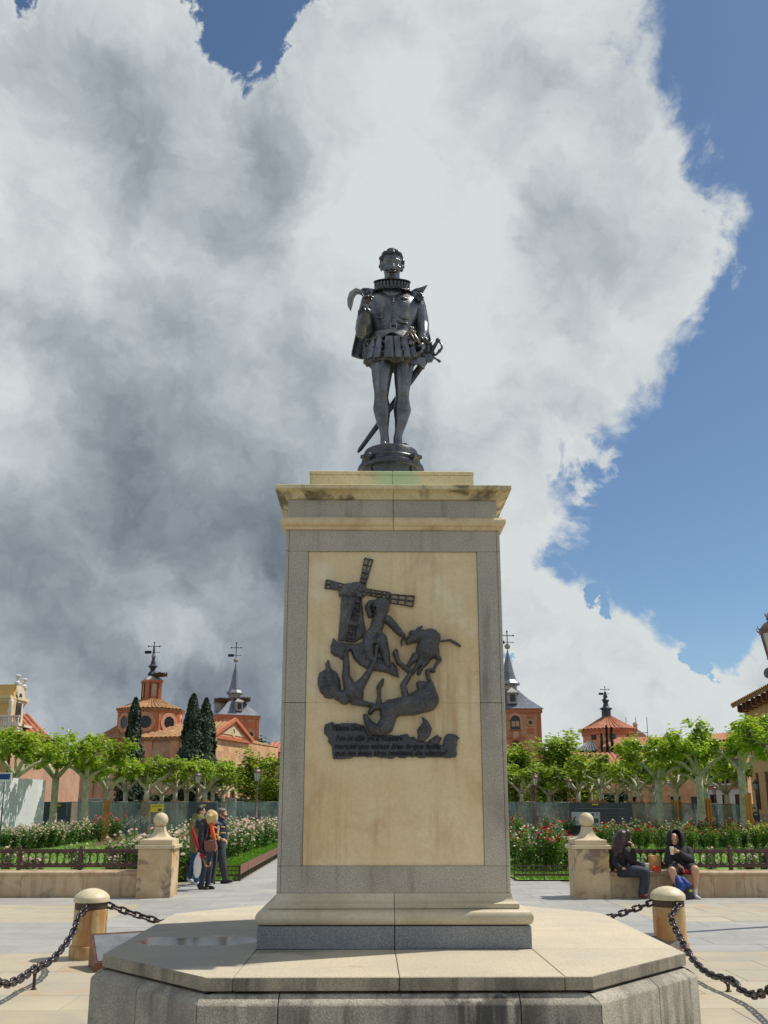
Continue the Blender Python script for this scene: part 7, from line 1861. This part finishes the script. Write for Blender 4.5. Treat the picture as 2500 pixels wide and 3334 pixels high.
# --- seated pair (sketch of the second crop)
O5, S5 = (1800, 2580), .3014; YW = 11.22; G2_ = 'pair seated on the wall'
f = Fig('person', 'person with long plum-brown hair in black hoodie and jeans eating on the wall', 'person', O5, S5, YW, (960, 1120), G2_)
bm_ = MB(); H, Mx, r = headparts(f, bm_, 770, 492, 0, 60, (1, -.15, -.1))
for c in ([(745,550,0,34),(730,600,0,38)], [(725,640,0,66),(715,800,.02,66)], [(700,840,-.05,50),(860,850,-.28,44),(985,855,-.40,36),(985,960,-.40,32),(960,1080,-.38,20)], [(720,830,.05,50),(880,840,-.18,44),(1000,850,-.32,36),(1000,960,-.32,32),(985,1085,-.32,20)], [(790,640,-.12,34),(860,740,-.2,28),(872,640,-.22,20),(868,600,-.22,17)], [(660,640,-.1,32),(650,760,-.15,28),(740,820,-.25,20)]): f.ch(bm_, c)
f.hand(bm_, 868, 600, -.22, (-.25,-.1,1), (-.9,0,0), .15, .6); f.hand(bm_, 740, 820, -.25, (1,0,-.1), (0,0,-1), .15, .4)
robj('body', bm_, 'skin', f.root, .010, 2)
f.mk('hair', 'hair_plum', [[(750,470,0,66),(700,540,-.04,62),(680,620,-.1,56),(665,690,-.13,40)], [(745,460,-.06,52),(735,560,-.14,46),(730,640,-.17,30)], [(700,520,.08,50),(650,600,.06,44),(635,660,0,30)], [(800,440,-.05,40),(812,500,-.07,22),(800,560,-.1,20)]], [(752,462,0,70,66,62)], sm=2, extra=lambda mb: [f.ch(mb, [(760+math.cos(a)*46, 440+10*math.sin(a*3), math.sin(a)*.09, 15), (735+math.cos(a)*66, 520+20*math.sin(a*5), math.sin(a)*.12-.02, 16), (705+math.cos(a)*62+14*math.sin(a*7), 600+20*math.sin(a*4), math.sin(a)*.12-.06, 15), (690+math.cos(a)*66, 665+45*math.sin(a*6), math.sin(a)*.12-.08, 8)], 7) for a in [i*.26+2.0 for i in range(18)]])
f.mk('hoodie', 'black_cloth', [[(730,600,0,74),(722,690,0,94),(715,800,.02,92),(712,850,.03,86)], [(785,640,-.12,48),(862,745,-.2,42),(874,680,-.22,34),(872,620,-.22,27)], [(660,640,-.1,46),(648,750,-.15,42),(720,815,-.24,32)], [(690,590,0,50),(760,590,-.06,40)]])
f.mk('jeans', 'dark_jeans', [[(705,850,-.02,66),(860,852,-.28,60),(985,862,-.40,50),(985,960,-.40,44),(965,1080,-.38,42)], [(725,840,.06,62),(880,845,-.18,56),(1002,856,-.32,48),(1002,960,-.32,42),(985,1080,-.32,40)]])
for pts in ([(945,1105,-.38,24),(975,1118,-.42,24),(1010,1122,-.46,16)], [(970,1100,-.32,22),(1010,1110,-.36,22)]): f.mk('shoe', 'shoe_red', [pts])
f = Fig('person', 'person in black hoodie and shorts with the hood up holding a paper cup', 'person', O5, S5, YW, (1470, 1150), G2_)
bm_ = MB(); H, Mx, r = headparts(f, bm_, 1312, 505, -.04, 58, (-.35, -1, -.15))
for c in ([(1330,560,0,34),(1345,600,0,38)], [(1360,640,0,70),(1365,780,.02,68)], [(1330,800,-.05,48),(1285,845,-.42,42),(1320,960,-.44,32),(1372,1075,-.42,19)], [(1430,800,-.05,48),(1535,835,-.38,43),(1535,960,-.40,34),(1532,1090,-.38,20)], [(1265,640,-.05,36),(1248,740,-.14,30),(1320,790,-.28,23),(1352,785,-.33,19)], [(1460,640,-.05,36),(1480,730,-.16,30),(1400,680,-.3,23),(1355,640,-.34,18)]): f.ch(bm_, c)
f.hand(bm_, 1352, 785, -.33, (.7,-.2,-.5), (0,-.3,-1), .16, .45); f.hand(bm_, 1350, 636, -.34, (-1,-.1,.1), (0,-.9,-.2), .16, .75)
robj('body', bm_, 'skin', f.root, .010, 2)
f.mk('hoodie', 'black_cloth', [[(1345,600,0,80),(1362,680,0,104),(1365,780,.02,100),(1366,810,.02,94)], [(1268,635,-.04,52),(1250,740,-.13,48),(1310,790,-.26,36),(1340,788,-.31,28)], [(1460,635,-.04,52),(1482,730,-.15,46),(1410,690,-.28,36),(1370,650,-.33,28)], [(1300,590,-.06,34),(1380,590,-.04,42)]])
hd = MB(); rs = []
for k, (y, rx, back) in enumerate(((405,28,.10),(418,52,.06),(450,68,.02),(500,74,.0),(545,72,.0),(585,62,.0))):   # open hood: a shell around the head, its mouth toward the camera
    ring = []
    for i in range(17):
        a = R(-62+ (304)*i/16 - 90+62+ 28); c = f.p(1322, y, .02)
        ang = R(-90+35+ 290*i/16)
        ring.append(c+Vector((math.cos(ang-R(18))*rx*f.u*1.08, math.sin(ang-R(18))*rx*f.u*1.25+back*.3-.02, 0)))
    rs.append(ring)
hd.loft(rs, closed=False); ho = hd.obj('hood', 'black_cloth', f.root, smooth='all'); ho.modifiers.new('t', 'SOLIDIFY').thickness = .02
f.mk('shorts', 'grey_trousers', [[(1340,815,-.02,66),(1295,840,-.36,56)], [(1420,815,-.02,66),(1515,830,-.30,58)], [(1380,820,0,70),(1380,840,-.1,56)]])
f.mk('red_lining', 'red_cloth', [[(1405,850,-.26,30),(1455,858,-.30,26)]])
for pts in ([(1345,1010,-.43,26),(1372,1085,-.42,23)], [(1534,1050,-.39,27),(1532,1110,-.38,24)]): f.mk('sock', 'white_cloth', [pts])
for pts in ([(1370,1110,-.42,28),(1392,1130,-.48,26),(1400,1136,-.54,20)], [(1530,1128,-.38,28),(1560,1145,-.46,28),(1585,1152,-.52,20)]): f.mk('sneaker', 'shoe_white', [pts])
c0 = f.p(1285, 620, -.40); cup = thing('paper_cup', 'cream paper cup held by the hooded person', 'cup', f.loc+c0-Vector((0,0,.07)), 0)
MB().lathe([(.030,-.02),(.043,.105),(.046,.112),(.044,.116)], 18).obj('cup_wall', 'paper_cup', cup, smooth=40); MB().lathe([(.045,.1165),(.046,.122),(.03,.128)], 18).obj('lid', 'white_cloth', cup, smooth=40)
MB().box(-.012, .014, -.046, -.037, .03, .075).obj('printed_mark', 'yellow_stripe', cup)
# things on and before the wall
zt = .496
def onwall(px, dy=0.0): p = at(px, 2840, YW+dy); return Vector((p.x, YW+dy, zt))
p = onwall(2133, -.02); o = thing('paper_bag', 'crumpled brown paper food bag standing on the wall between the pair', 'bag', p, .3)
mb = MB(); n = 20; rs = []
for k, (z, w, d) in enumerate(((0,.12,.07),(.1,.125,.075),(.2,.13,.06),(.27,.135,.04),(.30,.13,.035))):
    rs.append([(math.copysign(abs(math.cos(2*math.pi*i/n))**.6, math.cos(2*math.pi*i/n))*w*(1+.05*math.sin(i*2.3+k*1.7)), math.copysign(abs(math.sin(2*math.pi*i/n))**.6, math.sin(2*math.pi*i/n))*d*(1+.1*math.sin(i*3.1+k*2.1)), z+.014*math.sin(i*1.9+k) if k > 2 else z) for i in range(n)])
mb.loft(rs).obj('bag_paper', 'paper_brown', o, smooth=50); MB().box(-.10, -.02, -.085, -.076, .02, .09).obj('printed_patch', 'print_red', o)
p = onwall(2138, -.20); o = thing('fries_box', 'small red carton in front of the paper bag', 'carton', p, .1)
MB().loft([[(-.05,-.02,0),(.05,-.02,0),(.05,.02,0),(-.05,.02,0)], [(-.065,-.03,.09),(.065,-.03,.09),(.065,.03,.11),(-.065,.03,.11)]]).obj('carton', 'print_red', o)
p = onwall(2107, -.16); o = thing('drink_cup', 'white paper cup standing beside the paper bag', 'cup', p, 0)
MB().lathe([(.033,0),(.045,.14),(.048,.145),(.045,.15)], 18).obj('cup_wall', 'paper_cup', o, smooth=40); MB().lathe([(.047,.1505),(.047,.158),(.03,.163)], 18).obj('lid', 'white_cloth', o, smooth=40)
p = onwall(2125, -.16); o = thing('napkin', 'white paper napkin under the food on the wall', 'napkin', p+Vector((0,0,-.001)), .05)
MB().box(-.16, .17, -.06, .03, .0015, .005).obj('sheet', 'white_cloth', o)
o = thing('black_handbag', 'black handbag leaning on the railing between the pair', 'handbag', onwall(2085, .12), .1)
mb = MB(); mb.ell((0,0,.085), (.23,.09,.085)); mb.ell((-.08,0,.12), (.12,.08,.09)); o_ = robj('bag_body', mb, 'bag_black', o, .012, 3)
MB().tube([(-.15,-.03,.16),(-.1,-.05,.24),(.05,-.05,.25),(.14,-.03,.16)], .012, 8).obj('handle', 'bag_black', o, smooth='all')
bp = Fig('backpack', 'blue and black backpack standing between the hooded person\'s feet', 'backpack', O5, S5, 10.78, (1430, 1160))
mb = MB(); bp.ch(mb, [(1350,930,0,34),(1400,1010,0,62),(1430,1090,0,72),(1430,1130,0,66)]); bp.ch(mb, [(1390,950,0,40),(1450,1040,0,58),(1470,1120,0,52)]); robj('pack_body', mb, 'bag_black', bp.root, .012, 3)
mb = MB(); bp.ch(mb, [(1345,925,-.04,30),(1370,990,-.09,46),(1385,1030,-.11,44)]); bp.ch(mb, [(1400,940,-.07,30),(1440,990,-.10,38)]); robj('front_panel', mb, 'bag_blue', bp.root, .012, 2)
MB().tube([bp.p(1325,920,.0), bp.p(1302,1000,-.02), bp.p(1305,1090,-.02), bp.p(1330,1140,.0)], .018, 6).obj('shoulder_strap', 'bag_black', bp.root, smooth='all')
MB().box(*[v for v in (lambda a: (a.x-.03, a.x+.03, a.y-.14, a.y-.125, a.z-.02, a.z+.02))(bp.p(1465,1055))]).obj('yellow_tab', 'yellow_stripe', bp.root)
# far passer-by beside the dark lamp post
f = Fig('person', 'person in dark blue walking past the end of the mesh fence', 'person', (2150, 2500), .21098, 41.0, (1465, 930))
bm_ = MB(); H, Mx, r = headparts(f, bm_, 1440, 640, 0, 26, (-.6, -.8, 0))
for c in ([(1445,670,0,14),(1460,700,0,22)], [(1462,720,0,36),(1462,790,0,32)], [(1450,800,0,22),(1450,870,.05,18),(1445,930,.1,12)], [(1475,800,0,22),(1478,870,-.05,18),(1470,930,-.1,12)], [(1435,710,0,16),(1430,770,0,14),(1440,810,-.1,11)], [(1495,710,0,16),(1500,770,0,14),(1495,815,0,11)]): f.ch(bm_, c)
f.hand(bm_, 1440, 810, -.1, (0,0,-1), (1,0,0)); f.hand(bm_, 1495, 815, 0, (0,0,-1), (-1,0,0)); robj('body', bm_, 'skin', f.root, .016, 2)
f.mk('jacket', 'navy_cloth', [[(1462,705,0,34),(1462,800,0,40)], [(1435,710,0,22),(1430,780,0,20)], [(1494,710,0,22),(1500,790,0,20)]], vox=.02)
f.mk('trousers', 'jeans_blue', [[(1452,800,0,30),(1450,870,.05,24),(1446,930,.1,18)], [(1474,800,0,30),(1478,870,-.05,24),(1472,930,-.1,18)]], vox=.02); f.mk('hair', 'hair_dark', (), [(1440,628,.02,26,28,22)], vox=.016)
